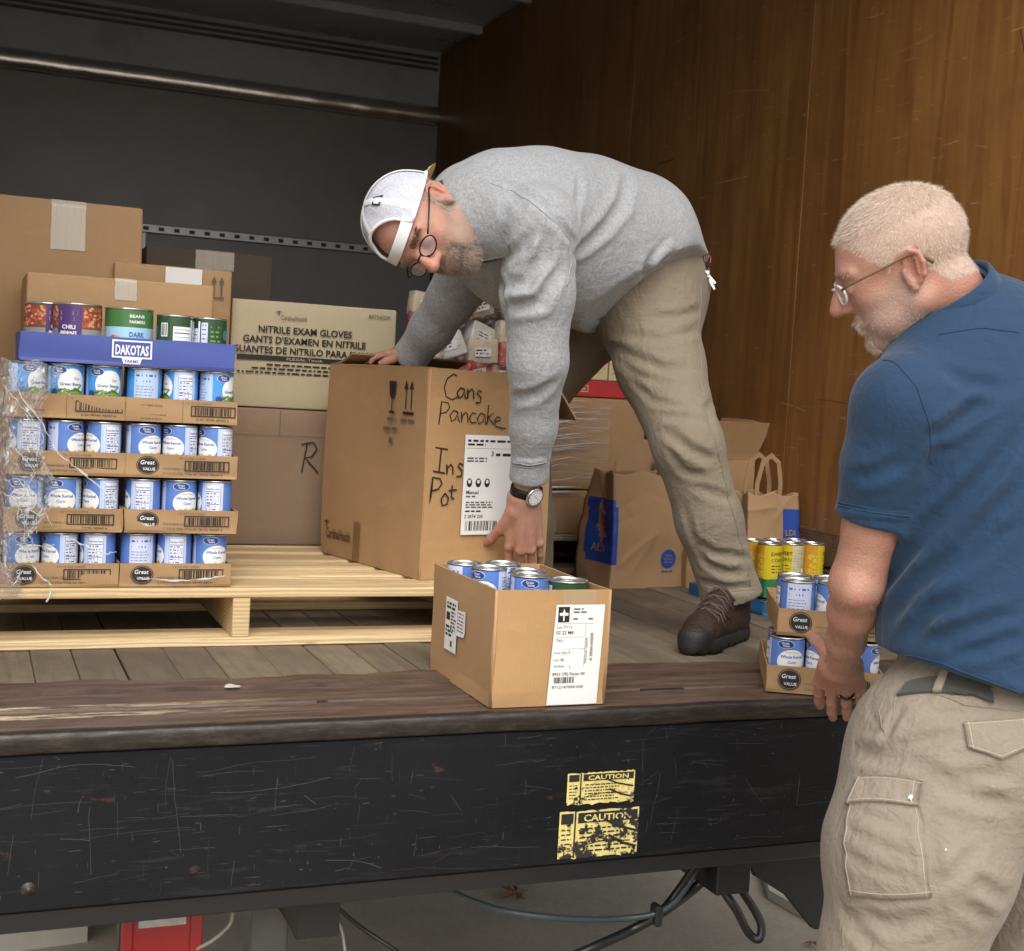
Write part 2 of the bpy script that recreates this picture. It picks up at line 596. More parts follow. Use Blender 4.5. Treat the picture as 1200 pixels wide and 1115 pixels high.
# sunlit ground beyond the truck, put in as a pale raised block
pale = plain('pale concrete and lit ground', (.40, .37, .31), .85, 0, .2, 9, .4)
pavement.prism([(-.6, 3.45, BZ - .05), (.33, 3.55, BZ - .05), (.30, 3.95, BZ - .05), (-.6, 3.85, BZ - .05)], (0, 0, .13), pale)
pavement.build('lit_ground', label=None, kind='structure')
pv = MB()
pv.prism([(2.16, 2.5, BZ - .05), (2.33, 3.05, BZ - .05), (2.30, 3.36, BZ - .05), (2.47, 3.70, BZ - .05), (4.6, 3.9, BZ - .05), (4.6, 2.2, BZ - .05)], (0, 0, .075), pale)
pv.build('pavement', kind='structure')

truck = root('box_truck', (0, 0, 0), 'box truck with open rear, worn plank bed, black bumper plate and brown plywood side wall', 'truck')

# plank bed: every board is a piece of its own
bed = MB().box((XL, Y0 + .06, -.06), (XR, Y1, -.022), BLACK).build('bed_floor', truck)
r = random.Random(11)
x = XL + .005
w_list = []
while x < XR - .02:
    w = min(r.choice((.082, .09, .098, .11)), XR - .005 - x)
    ends = [Y0 + .335 + r.uniform(-.02, .02), r.uniform(3.6, 5.6), Y1 - .003]
    for a, b in zip(ends[:-1], ends[1:]):
        dz = r.uniform(-.0015, .0012)
        MB().box((0, 0, -.022 + dz), (w - r.choice((.0012, .002, .004)), b - a - .003, dz), PLANK, .002).build('plank', bed).location = (x, a, 0)
    x += w

# sill: two worn boards, a ragged steel threshold, and the rounded nose
sill = MB().box((XL, Y0 + .022, -.03), (XR, Y0 + .142, -.002), SILL, .004).build('rear_sill', truck)
MB().box((XL, Y0 + .149, -.03), (XR, Y0 + .262, -.001), SILL, .004).build('sill_board', sill)
for k, xx in enumerate((XL + .05, .62, 1.30, 1.75)):          # slots worn into the joint
    MB().box((xx, Y0 + .137, -.004), (xx + (.1, .02, .10, .05)[k], Y0 + .15, -.0005), BLACK, .001).build('slot', sill)
n = 150
ed = wavy(n, .014, 3, 9) + wavy(n, .006, 9, 30)
th = MB()
X = np.linspace(XL, XR, n)
lo = [(xx, Y0 + .268, .0) for xx in X]
hi = [(xx, Y0 + .35 + e, .0) for xx, e in zip(X, ed)]
zz = .004 + .003 * np.abs(wavy(n, 1, 21, 12))
th.add([(a, b, z) for (a, b, _), z in zip(lo, zz)] + [(a, b, z + .0005) for (a, b, _), z in zip(hi, zz)] + [(a, b, -.02) for a, b, _ in lo] + [(a, b, -.006) for a, b, _ in hi],
       [(i, i + 1, n + i + 1, n + i) for i in range(n - 1)] + [(2 * n + i + 1, 2 * n + i, i, i + 1)[::-1] for i in range(n - 1)] + [(n + i, n + i + 1, 3 * n + i + 1, 3 * n + i) for i in range(n - 1)], SILL)
th.build('threshold_plate', truck)
pale_chip = plain('pale wood chip', (.42, .39, .34), .8, 0, .3, 60)
ch = MB(); ch.add([(.468, Y0 + .264, .003), (.478, Y0 + .256, .004), (.497, Y0 + .262, .003), (.506, Y0 + .274, .003), (.488, Y0 + .286, .003), (.470, Y0 + .282, .003), (.476, Y0 + .267, .008), (.490, Y0 + .269, .006), (.480, Y0 + .276, .008)], [(0, 1, 6), (1, 7, 6), (1, 2, 7), (2, 3, 7), (3, 4, 7), (4, 8, 7), (4, 5, 8), (5, 0, 6), (5, 6, 8), (6, 7, 8)], pale_chip); ch.build('wood_chip', sill)

prof = [(.024, -.001), (.010, .0005), (.003, -.0002), (-.0005, -.0028), (-.0025, -.0070), (-.0030, -.0115), (-.0032, -.031), (-.001, -.035), (.01, -.036)]
ns = MB()
XX = np.linspace(XL - .02, XR + .02, 60)
dent = wavy(60, .0010, 8, 14)
for i, xx in enumerate(XX):
    for y, z in prof:
        ns.v.append((xx, Y0 + y + dent[i] * .5, z + dent[i] * .6))
k = len(prof)
ns.slot(NOSE)
for i in range(59):
    for j in range(k - 1):
        ns.f.append((i * k + j, i * k + j + 1, (i + 1) * k + j + 1, (i + 1) * k + j)); ns.mi.append(0); ns.sm.append(True)
ns.build('bumper_nose', truck)
plate = MB().box((XL - .02, Y0 + .004, -.300), (XR + .02, Y0 + .03, -.036), BLK, .003).build('bumper_plate', truck)
MB().box((XL - .02, Y0 + .012, -.338), (XR + .02, Y0 + .06, -.3005), BLACK, .004).build('lower_rail', plate)
bolt = MB(); bolt.lathe([(0, -.006), (.0005, -.0035), (.007, -.0030), (.009, 0), (.013, .0005), (.013, .002)], (0, 0, 0), NOSE, 16, True, 1)
b0 = bolt.build('bolt', plate); b0.location = (.115, Y0 + .0035, -.262); b0.rotation_euler = (0, 0, 0)
b1 = b0.copy(); COL.objects.link(b1); b1.location = (1.85, Y0 + .0035, -.262); b1.parent = plate

# knocks and scratches through the paint
SCR = [plain('scratch to primer', (.030, .030, .032), .6, 0, .3), plain('scratch to bare steel', (.075, .073, .070), .5, .3, .3), plain('rusty scratch', (.05, .03, .02), .8, 0, .3)]
sm = MB(); r = random.Random(23)
for i in range(330):
    p = Print(); L = r.choice((.005, .008, .012, .02, .035, .06, .09, .17)) * r.uniform(.6, 1.3)
    cu = r.choice((.02, .12, .30, .36, .62, .70, .80, 1.28, 1.45, 1.9)) if r.random() < .6 else r.uniform(XL, XR)
    u, v = cu + r.gauss(0, .06), -.292 + .25 * r.random()
    a = r.choice((0, 0, 0, .05, -.06, 1.45, 1.57, 1.66, r.uniform(-1, 1))) + r.uniform(-.05, .05)
    n_ = max(2, int(L / .012)); w_ = r.uniform(.0003, .0010) * (1.8 if L < .015 else 1)
    pts = [(u, v)]
    for k in range(n_):
        a += r.uniform(-.09, .09); pts.append((pts[-1][0] + L / n_ * math.cos(a), pts[-1][1] + L / n_ * math.sin(a)))
    if min(q[1] for q in pts) < -.298 or max(q[1] for q in pts) > -.038: continue
    p.stroke(pts, w_, SCR[0 if r.random() < .72 else 1 if r.random() < .8 else 2], 0)
    p.place(sm, (0, Y0 + .0040, 0), (1, 0, 0), (0, 0, 1), .0003)
sm.build('scratch_marks', plate, kind='stuff')

# two worn caution stickers
def mat_worn_sticker(name, thr):
    s = Nodes(name)
    n1 = s.noise(s.coord((1, 1, 1), rnd=False), 26, 6, .7)
    n2 = s.noise(s.coord((12, 1, 60), (0, .5, 0), rnd=False), 2.2, 4, .7)
    m = s.math('MAXIMUM', s.ramp(n1, [(thr, (0, 0, 0)), (thr + .03, (1, 1, 1))]), s.ramp(n2, [(.62, (0, 0, 0)), (.64, (1, 1, 1))]))
    y = s.ramp(s.noise(s.coord((9, 9, 9), rnd=False), 5, 4), [(.3, (.56, .45, .12)), (.6, (.70, .60, .24)), (.8, (.60, .42, .04))])
    c = s.mix(m, y, (.022, .021, .02))
    s.set(Base_Color=c, Roughness=.55)
    return s.m
WORN1, WORN2 = mat_worn_sticker('worn yellow sticker', .57), mat_worn_sticker('badly worn yellow sticker', .50)
def caution(u0, u1, z0, z1, mat, lab, seed):
    st = MB()
    n = 30
    e0, e1 = wavy(n, .0018, seed, 12), wavy(n, .0015, seed + 1, 12)
    us = np.linspace(u0, u1, n)
    sk = .012 * (us - u0) / (u1 - u0)
    st.add([(u, Y0 + .0032, z0 + d + q * 0) for u, d, q in zip(us, e0, sk)] + [(u, Y0 + .0032, z1 + d) for u, d in zip(us, e1)], [(i, i + 1, n + i + 1, n + i) for i in range(n - 1)], mat)
    st.add([(u0, Y0 + .0036, z0), (u1, Y0 + .0036, z0), (u1, Y0 + .0036, z1), (u0, Y0 + .0036, z1)], [], mat)
    p = Print()
    w, h = u1 - u0, z1 - z0
    p.rect(w * .02, h * .74, w * .17, h * .96, INK); p.rect(w * .23, h * .74, w * .98, h * .96, INK)
    p.text('CAUTION', w * .60, h * .775, h * .20, mat, .02, 'C', width=w * .60, layer=3)
    p.rect(w * .185, h * .01, w * .205, h * .99, INK, 1)
    p.lines(w * .26, h * .60, w * .92, 6, h * .095, h * .035, INK, seed=seed, ragged=.35)
    p.lines(w * .03, h * .60, w * .16, 5, h * .1, h * .03, INK, seed=seed + 4)
    p.stroke([(w * .55, h * .80), (w * .74, h * .62), (w * .98, h * .50)], h * .05, INK, 3)
    p.stroke([(w * .62, h * .45), (w * .80, h * .26), (w * .98, h * .16)], h * .055, INK, 3)
    p.stroke([(w * .30, h * .26), (w * .5, h * .33), (w * .9, h * .30)], h * .022, INK, 3)
    p.place(st, (u0, Y0 + .0030, z0), (1, 0, 0), (0, 0, 1))
    st.build('caution_sticker', plate, label=lab)
caution(1.078, 1.222, -.185, -.124, WORN1, 'upper yellow caution sticker, scuffed but readable', 5)
caution(1.066, 1.236, -.290, -.198, WORN2, 'lower yellow caution sticker, mostly worn away', 12)

# right side wall of plywood panels, left wall, front wall, roof
wall = MB().box((XR + .018, Y0, -.02), (XR + .05, Y1, ZC), BLACK).build('side_wall', truck)
seams = [Y0 + .01, 3.56, 4.78, 6.00, Y1 + .002]
for a, b in zip(seams[:-1], seams[1:]):
    MB().box((0, .0015, .004), (.017, b - a - .0015, ZC - .01), PLY, .0015).build('plywood_panel', wall).location = (XR, a, 0)
wear = MB()
kick = mat_pine('scraped kick board', (.11, .05, .02), (.14, .065, .025), (.06, .03, .015))
for k in range(2):
    MB().box((XR - .012, Y0 + .05, .012 + k * .115), (XR, Y1 - .02, .118 + k * .115), kick, .003).build('kick_board', wall)
SCUFF = [plain('pale scuff', (.36, .24, .13), .7, 0, .3), plain('faint scuff', (.24, .13, .06), .6, 0, .3), plain('dark gouge', (.035, .018, .008), .8, 0, .2)]
sm = MB(); r = random.Random(5)
for i in range(300):
    low = r.random() < .55
    y, z = Y0 + .05 + 3.6 * r.random() ** 1.3, (.25 + .45 * abs(r.gauss(0, .6))) if low else r.uniform(.3, 2.2)
    L = r.choice((.02, .04, .07, .12, .22)) * r.uniform(.5, 1.2); a = r.gauss(0, .12) if r.random() < .8 else r.gauss(1.57, .15)
    p = Print(); pts = [(0, 0)]
    for k in range(4): a += r.uniform(-.08, .08); pts.append((pts[-1][0] + L / 4 * math.cos(a), pts[-1][1] + L / 4 * math.sin(a)))
    p.stroke(pts, r.uniform(.0008, .0032), SCUFF[0 if r.random() < .35 else 1 if r.random() < .94 else 2], 0)
    p.place(sm, (XR, y + L, z), (0, -1, 0), (0, 0, 1), .0006)
sm.build('scuff_marks', wall, kind='stuff')
LINER = mat_painted_metal('white bounce lining', (.74, .76, .78), .40)  # wall out of view, its white chosen to bounce light onto the front wall
MB().box((XL - .05, Y0, -.02), (XL, Y1, ZC), LINER).build('side_wall', truck, label='unseen side wall opposite the plywood, made white to bounce light')
fw = MB().box((XL - .05, Y1, -.02), (XR + .06, Y1 + .05, ZC + .02), CEIL).build('front_wall', truck)
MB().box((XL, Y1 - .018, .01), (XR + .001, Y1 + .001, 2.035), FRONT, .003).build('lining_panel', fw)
strip = MB()
pr = [(0, -.055), (-.03, -.05), (-.047, -.03), (-.052, 0), (-.045, .03), (-.03, .047), (0, .055)]
XX = np.linspace(XL, XR + .002, 50)
dn = wavy(50, .004, 31, 16)
for i, xx in enumerate(XX):
    for y, z in pr:
        strip.v.append((xx, Y1 + y + dn[i], 2.09 + z + dn[i] * .6))
k = len(pr); strip.slot(BRIGHT)
for i in range(49):
    for j in range(k - 1):
        strip.f.append((i * k + j, (i + 1) * k + j, (i + 1) * k + j + 1, i * k + j + 1)); strip.mi.append(0); strip.sm.append(True)
strip.build('rounded_rail', fw)
rib = plain('pale grey rib', (.17, .19, .19), .35, .3, .2, 8)
for z in (2.345, 2.375, 2.405):
    MB().box((XL, Y1 - .022, z - .008), (XR - .01, Y1, z + .008), rib, .006).build('ridge', fw)
rail = MB().box((.45, Y1 - .035, 1.298), (2.36, Y1 - .018, 1.345), GALV, .004)
for i in range(24):
    xx = .50 + i * .078
    rail.box((xx, Y1 - .0365, 1.312), (xx + .028, Y1 - .034, 1.331), BLACK, .001)
rail.build('slotted_rail', fw)
MB().box((.795, Y1 - .03, 1.14), (.83, Y1 - .017, 1.30), GALV, .003).build('rail_upright', fw)
roof = MB().box((XL - .05, Y0, ZC), (XR + .05, Y1 + .05, ZC + .05), CEIL).build('roof', truck)
for y in (6.55, 5.9, 5.25, 4.6, 3.95, 3.3, 2.7):
    MB().box((XL, y - .02, ZC - .045), (XR, y + .02, ZC), CEIL, .006).build('roof_bow', roof)

# under the bed: cross members, tail lamp, leg bracket, mud flap, hanging cables
chassis = MB()
chassis.box((XL, Y0 + .3, -.20), (XR, Y1, -.062), BLACK)
for xx in (.62, 1.50):
    chassis.box((xx - .04, Y0 + .06, -.42), (xx + .04, Y1, -.2005), BLACK)
chassis.build('chassis_frame', truck)
# ---------------------------------------------------------------- cardboard
def mat_card(name, col, var=.16, stain=.38):
    s = Nodes(name)
    n = s.noise(s.coord((1, 1, 1)), 4, 6, .65)
    fib = s.noise(s.coord((1, 1, 1)), 160, 2, .5)
    oi = s.n('ObjectInfo')
    c = s.mix(n, tuple(v * (1 - var) for v in col), tuple(v * (1 + var) for v in col))
    c = s.mix(s.math('MULTIPLY', fib, .22), c, tuple(v * .6 for v in col))
    rub = s.noise(s.coord((2, 2, 5)), 3, 6, .7)
    c = s.mix(s.ramp(rub, [(.55, (0, 0, 0)), (.75, (stain, stain, stain))]), c, tuple(min(1, v * 1.35) for v in col))
    w = s.n('TexWave', wave_type='BANDS', bands_direction='X'); w.inputs['Scale'].default_value = 45; w.inputs['Distortion'].default_value = .6
    s.l(s.coord((1, 1, .02)), w.inputs['Vector'])
    s.set(Base_Color=c, Roughness=.74)
    s.b.inputs['Specular IOR Level'].default_value = .35
    s.bump(s.math('ADD', s.math('MULTIPLY', w.outputs['Fac'], .25), n), .18, .003)
    return s.m

CARD = mat_card('kraft cardboard', (.40, .245, .120))
CARD_WARM = mat_card('warm kraft cardboard', (.43, .255, .115))
CARD_TRAY = mat_card('tray cardboard', (.38, .235, .115))
CARD_PINK = mat_card('pinkish kraft cardboard', (.275, .185, .118))
CARD_TAN = mat_card('pale printed cardboard', (.50, .42, .275), .05, .1)
CARD_DARK = mat_card('dark wrapped cardboard', (.12, .085, .060))
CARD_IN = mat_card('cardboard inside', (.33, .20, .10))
BAGPAPER = mat_card('brown bag paper', (.36, .225, .120), .14, .15)

def mat_tape(name, col, rough, alpha):
    s = Nodes(name)
    n = s.noise(s.coord((30, 2, 2)), 4, 3)
    s.set(Base_Color=s.mix(n, tuple(v * .8 for v in col), col), Roughness=rough)
    s.b.inputs['Alpha'].default_value = alpha
    s.bump(n, .5, .003)
    return s.m
TAPE = mat_tape('clear packing tape', (.60, .46, .28), .16, .55)
TAPE_PALE = mat_tape('crinkled clear tape', (.70, .62, .50), .22, .75)
TAPE_BROWN = mat_tape('brown tape', (.26, .14, .06), .25, .7)

def rounded_grid_box(mb, w, d, h, m, r=.004, n=9, bulge=.004, seed=0, skip=()):
    """Box (0..w, 0..d, 0..h) with rounded edges, bulging faces and slightly crushed edges."""
    rs = np.random.RandomState(seed)
    H = np.array([w, d, h]) / 2
    F = rs.randn(6, 3) * 9; P = rs.rand(6) * 6
    for ax in range(3):
        a, b = (ax + 1) % 3, (ax + 2) % 3
        for sg in (-1, 1):
            if (ax, sg) in skip: continue
            def line(L):
                return np.concatenate([[-L, -L + r * .35, -L + r], np.linspace(-L + r, L - r, n)[1:-1], [L - r, L - r * .35, L]])
            A, B = line(H[a]), line(H[b])
            ga, gb = np.meshgrid(A, B, indexing='ij')
            p = np.zeros(ga.shape + (3,)); p[..., a] = ga; p[..., b] = gb; p[..., ax] = sg * H[ax]
            inn = np.clip(p, -(H - r), H - r); dv = p - inn
            dv /= np.linalg.norm(dv, axis=-1, keepdims=True) + 1e-12
            q = inn + dv * r
            bl = (1 - (ga / H[a]) ** 2) * (1 - (gb / H[b]) ** 2) * bulge * (.6 if ax == 2 else 1)
            q[..., ax] += sg * bl
            wob = sum(np.sin(q @ F[k] + P[k]) for k in range(6)) / 6
            q = q + dv * (wob * min(.0025, bulge * .6))[..., None]
            q = q + H
            na, nb = len(A), len(B)
            fs = [(i * nb + j, (i + 1) * nb + j, (i + 1) * nb + j + 1, i * nb + j + 1) for i in range(na - 1) for j in range(nb - 1)]
            if sg < 0: fs = [f[::-1] for f in fs]
            mb.add(q.reshape(-1, 3), fs, m, True)
    return mb

def slab(mb, O, U, V, t, m, bend=0.0, n=6, seed=0, wob=.0015):
    """Thin cardboard sheet from O along U and V with thickness t, gently bent."""
    O, U, V = (np.array(x, float) for x in (O, U, V))
    N = np.cross(U, V); N /= np.linalg.norm(N)
    rs = np.random.RandomState(seed); ph = rs.rand(4) * 6
    a = np.linspace(0, 1, n + 1)
    top, bot = [], []
    for i in a:
        for j in a:
            k = bend * (j * j) + wob * (math.sin(5 * i + ph[0]) + math.sin(4 * j + ph[1] + 3 * i)) * min(1, 8 * j)
            p = O + U * i + V * j + N * k
            top.append(p + N * t / 2); bot.append(p - N * t / 2)
    m1 = n + 1
    k = m1 * m1
    fs = []
    for i in range(n):
        for j in range(n):
            q = (i * m1 + j, (i + 1) * m1 + j, (i + 1) * m1 + j + 1, i * m1 + j + 1)
            fs.append(q); fs.append(tuple(x + k for x in q[::-1]))
    for i in range(n):
        for e0, e1 in (((i + 1) * m1, i * m1), (i * m1 + n, (i + 1) * m1 + n), (i, i + 1), (n * m1 + i + 1, n * m1 + i)):
            fs.append((e0, e1, e1 + k, e0 + k))
    return mb.add(top + bot, fs, m, False)

def closed_carton(name, loc, size, rz, m, label, cat='carton', seed=1, tape=None, group=None, bulge=.005, seam=True):
    w, d, h = size
    mb = rounded_grid_box(MB(), w, d, h, m, .005, 9, bulge, seed)
    o = mb.build(name, label=label, cat=cat, group=group)
    o.location = loc; o.rotation_euler = (0, 0, rz)
    if tape:
        tm, u0, u1, drop = tape
        b = MB(); n = 14
        zz = np.concatenate([np.linspace(h - drop, h, 8)])
        V, Fq = [], []
        rs = np.random.RandomState(seed + 5)
        path = [(-.0015 - bulge * (1 - (2 * z / h - 1) ** 2), z) for z in zz] + [(y, h + .001 + bulge * .6 * (1 - (2 * y / d - 1) ** 2)) for y in np.linspace(.004, d * .98, 8)]
        for y, z in path:
            for i in range(5):
                V.append((u0 + (u1 - u0) * i / 4 + rs.randn() * .0005, y + rs.randn() * .0004, z + rs.randn() * .0004))
        for i in range(len(path) - 1):
            for j in range(4): Fq.append((i * 5 + j, i * 5 + j + 1, (i + 1) * 5 + j + 1, (i + 1) * 5 + j))
        b.add(V, Fq, tm, True); b.build('tape', o)
    return o

# ---------------------------------------------------------------- pallets
def pallet(loc, w, d, label, seed, rz=0.0, pine=None):
    pine = pine or PINE
    p = root('wooden_pallet', loc, label, 'pallet', rz)
    r = random.Random(seed)
    for x in (0, w / 2 - .019, w - .038):
        MB().box((0, 0, .020), (.038, d, .108), pine, .002).build('stringer', p).location = (x, .002, 0)
    y = 0
    ws = [.135, .09, .09, .09, .09, .09, .135]
    gap = (d - sum(ws)) / (len(ws) - 1)
    for wd in ws:
        MB().box((0, 0, 0), (w + r.uniform(-.006, .006), wd, .021 + r.uniform(-.001, .001)), pine, .0025).build('top_board', p).location = (r.uniform(-.003, .003), y, .1085 + r.uniform(-.0008, .0008))
        y += wd + gap
    for yy in (0.0, d / 2 - .06, d - .12):
        MB().box((0, 0, 0), (w, .12, .0195), pine, .0025).build('bottom_board', p).location = (r.uniform(-.004, .004), yy, 0)
    return p
DECK = .131
pallet((-.05, 2.92, 0), 1.245, 1.02, 'fresh pine pallet under the stacked trays of blue cans', 3)
pallet((1.76, 4.00, 0), .55, .95, 'pale pallet under the wrapped cartons behind the bending man', 8, 0, PINE_OLD)

# ---------------------------------------------------------------- the open carton being shifted
def bird(p, u, v, s, m):
    p.poly([(u, v), (u + s * .5, v + s * .22), (u + s, v + s * .02), (u + s * .62, v + s * .02), (u + s * .55, v - s * .5), (u + s * .38, v - s * .02)], m)
a0 = .2238
W_, D_, H_ = .365, .518, .508
oc = root('open_carton', (1.018, 3.027, DECK), 'large open carton marked Cans and Pancake, gripped by the bending man', 'carton', a0)
T = .005
mb = MB()
slab(mb, (0, 0, 0), (W_, 0, 0), (0, 0, H_), T, CARD_WARM, 0, 8, 1, .003)
mb.build('front_panel', oc)
mb = MB(); slab(mb, (0, D_, 0), (0, -D_, 0), (0, 0, H_), T, CARD, 0, 8, 2, .003); mb.build('side_panel', oc)
mb = MB(); slab(mb, (W_, 0, 0), (0, D_, 0), (0, 0, H_), T, CARD, 0, 8, 3, .003); mb.build('side_panel', oc)
mb = MB(); slab(mb, (W_, D_, 0), (-W_, 0, 0), (0, 0, H_), T, CARD, 0, 8, 4, .003); mb.build('back_panel', oc)
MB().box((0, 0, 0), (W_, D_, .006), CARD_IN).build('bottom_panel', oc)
# flaps: the near one folded in, the left one lying nearly level, the others sprung open
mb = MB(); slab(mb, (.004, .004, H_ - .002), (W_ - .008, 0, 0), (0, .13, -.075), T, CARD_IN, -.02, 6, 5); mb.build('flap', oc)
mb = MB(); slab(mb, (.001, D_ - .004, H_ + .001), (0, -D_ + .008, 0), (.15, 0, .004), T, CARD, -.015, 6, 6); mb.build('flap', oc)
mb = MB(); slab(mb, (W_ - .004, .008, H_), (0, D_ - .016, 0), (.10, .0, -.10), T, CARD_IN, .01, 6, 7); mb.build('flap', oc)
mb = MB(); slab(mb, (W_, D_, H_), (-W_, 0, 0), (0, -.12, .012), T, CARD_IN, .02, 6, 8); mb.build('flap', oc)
# rounded, slightly crushed edge where the two visible faces meet
mb = MB(); mb.tube([(.002 + .002 * math.sin(9 * z), .002 + .002 * math.cos(7 * z), z) for z in np.linspace(.002, H_, 14)], .0055, CARD_WARM, 10); mb.build('folded_edge', oc)
# print on the left face (local -X face, reading from the back corner to the front corner)
pr = Print()
u0, vt = .335, H_ - .035
pr.poly([(u0, vt), (u0 + .034, vt), (u0 + .030, vt - .034), (u0 + .020, vt - .044), (u0 + .014, vt - .044), (u0 + .004, vt - .034)], INK)
pr.rect(u0 + .0150, vt - .074, u0 + .0190, vt - .044, INK); pr.rect(u0 + .004, vt - .080, u0 + .030, vt - .074, INK)
for du in (.082, .108):
    pr.rect(u0 + du, vt - .066, u0 + du + .004, vt - .012, INK); pr.poly([(u0 + du - .008, vt - .018), (u0 + du + .012, vt - .018), (u0 + du + .002, vt + .004)], INK)
pr.rect(u0 + .072, vt - .080, u0 + .124, vt - .073, INK)
pr.lines(u0 - .004, vt - .098, u0 + .040, 1, .01, .007, GREYINK, seed=2, ragged=0); pr.lines(u0 + .064, vt - .098, u0 + .132, 1, .01, .007, GREYINK, seed=5, ragged=0)
pr.lines(u0 - .020, vt - .122, u0 + .050, 1, .01, .008, GREYINK, seed=6, ragged=0); pr.rect(u0 + .010, vt - .154, u0 + .026, vt - .140, GREYINK)
REDINK = plain('dark red ink', (.10, .035, .022), .7, 0, 0)
bird(pr, .016, .085, .035, REDINK)
pr.text('CardinalHealth', .034, .046, .038, REDINK, .012, width=.135)
b = MB(); pr.place(b, (-.0035, D_, 0), (0, -1, 0), (0, 0, 1), .003); b.build('print', oc)
b = MB(); b.quad((-.0065, .335, .002), (-.0065, .300, .002), (-.0062, .300, .105), (-.0062, .335, .105), TAPE_BROWN); b.build('tape', oc)
# pen writing on the near face
PEN = plain('black marker ink', (.02, .015, .012), .6, 0, 0)
pr = Print()
def pen(x, y, h, pts, w=.0042): pr.stroke([(x + a * h, y + b * h) for a, b in pts], w, PEN)
C_ = [(.62, .98), (.45, 1.05), (.15, .85), (0, .45), (.12, .05), (.45, -.08), (.8, .12)]
A_ = [(.5, .5), (.25, .58), (.03, .3), (.15, 0), (.38, .12), (.52, .52), (.55, .1), (.66, 0)]
N_ = [(.02, .55), (.05, 0), (.08, .35), (.3, .56), (.42, .4), (.46, 0)]
S_ = [(.42, .5), (.2, .58), (.12, .42), (.38, .2), (.36, -.08), (.05, -.12)]
P_ = [(.1, 1.0), (.08, .4), (.0, -.2), (.1, 1.0), (.5, .95), (.62, .72), (.42, .45), (.08, .38)]
E_ = [(.04, .3), (.4, .36), (.36, .52), (.14, .55), (.02, .3), (.12, .02), (.5, -.02)]
K_ = [(.06, 1.05), (.02, 0), (.06, .38), (.42, .62), (.1, .36), (.46, .0)]
Cc = [(.42, .5), (.2, .56), (.02, .3), (.14, .02), (.46, .06)]
T_ = [(.2, .85), (.18, .2), (.28, .0), (.4, .05)]
x, y, h = .036, .440, .044
pen(x, y, h * 1.25, C_, .0034); pen(x + .036, y, h, A_); pen(x + .066, y, h, N_); pen(x + .090, y - .004, h, S_)
x, y, h = .026, .384, .046
for g, dx, dy in ((P_, 0, .0), (A_, .029, 0), (N_, .062, -.002), (Cc, .086, -.003), (A_, .108, -.004), (K_, .138, -.004), (E_, .160, -.010), (N_, .205, -.014), (N_, .224, -.015)):
    pen(x + dx, y + dy, h, g, .0034)
pr.stroke([(x + .180, y - .013), (x + .196, y - .012)], .0034, PEN)
x, y, h = .020, .262, .058
pen(x, y, h, [(0, 1.0), (.62, .92)]); pen(x, y, h, [(.30, .97), (.24, 0)]); pen(x, y, h, [(-.05, .02), (.52, -.06)])
pen(x + .034, y - .006, h * .75, N_); pen(x + .062, y - .006, h * .8, S_); pen(x + .080, y - .006, h * 1.1, T_)
x, y, h = .012, .196, .052
pen(x, y, h, P_); pen(x + .031, y - .013, h * .85, [(.25, .6), (.02, .3), (.12, -.05), (.42, .0), (.5, .35), (.28, .6), (.2, .55)]); pen(x + .054, y + .000, h * .75, T_); pen(x + .054, y + .000, h * .75, [(-.05, .52), (.55, .58)])
b = MB(); pr.place(b, (0, -.0035, 0), (1, 0, 0), (0, 0, 1), .0022); b.build('handwriting', oc)
lb = Print()
lb.rect(0, 0, .150, .245, WHITE, 0)
lb.lines(.008, .228, .142, 1, .01, .0055, INK, 2, 4, 0); lb.lines(.008, .219, .06, 1, .01, .005, INK, 2, 5, 0); lb.rect(.004, .212, .146, .2128, GREYINK)
lb.text('3', .078, .194, .017, INK, .02); lb.lines(.092, .194, .142, 1, .01, .007, INK, 2, 7, 0); lb.lines(.008, .186, .07, 2, .007, .004, GREYINK, 2, 8)
for i in range(3):
    lb.oval(.018 + .026 * i, .128, .008, .011, INK); lb.oval(.018 + .026 * i, .131, .004, .005, WHITE, 3)
lb.text('Manual', .010, .100, .013, INK, .02); lb.lines(.010, .092, .04, 1, .01, .004, GREYINK); lb.lines(.010, .078, .095, 3, .006, .0035, GREYINK, 2, 3)
lb.lines(.010, .056, .06, 1, .01, .004, INK); lb.text('2 2874 200', .008, .041, .012, INK, .015); lb.barcode(.012, .010, .108, .034, INK, 2, 4, 20)
b = MB(); lb.place(b, (.104, -.0045, .108), (1, 0, 0), (0, 0, 1), .0024); b.build('shipping_label', oc)

# ---------------------------------------------------------------- the small box of cans at the sill
sb = root('cardboard_box', (.927, 2.302, 0), 'small open box of loose cans with white shipping label, standing on the sill', 'box')
W2, D2, H2 = .236, .350, .224
for nm, O, U, m_, sd in (('front_panel', (0, 0, 0), (W2, 0, 0), CARD_WARM, 1), ('side_panel', (0, D2, 0), (0, -D2, 0), CARD, 2), ('side_panel', (W2, 0, 0), (0, D2, 0), CARD, 3), ('back_panel', (W2, D2, 0), (-W2, 0, 0), CARD, 4)):
    mb = MB(); slab(mb, O, U, (0, 0, H2), .0045, m_, 0, 8, sd + 20, .0016); mb.build(nm, sb)
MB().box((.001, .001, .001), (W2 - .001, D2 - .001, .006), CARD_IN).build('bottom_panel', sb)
for (x, y) in ((0, 0), (0, D2), (W2, 0), (W2, D2)):
    MB().tube([(x, y, .001), (x + .001, y, H2 / 2), (x, y, H2)], .0036, CARD, 8).build('folded_edge', sb)
b = MB(); b.quad((.135, -.0042, .001), (.205, -.0042, .001), (.205, -.0042, H2), (.135, -.0042, H2), TAPE); b.build('tape', sb)
lb = Print()
sk = .018
lb.poly([(0, 0), (.106, 0), (.106 + sk * .35, .194), (.010, .194)], WHITE, 0)
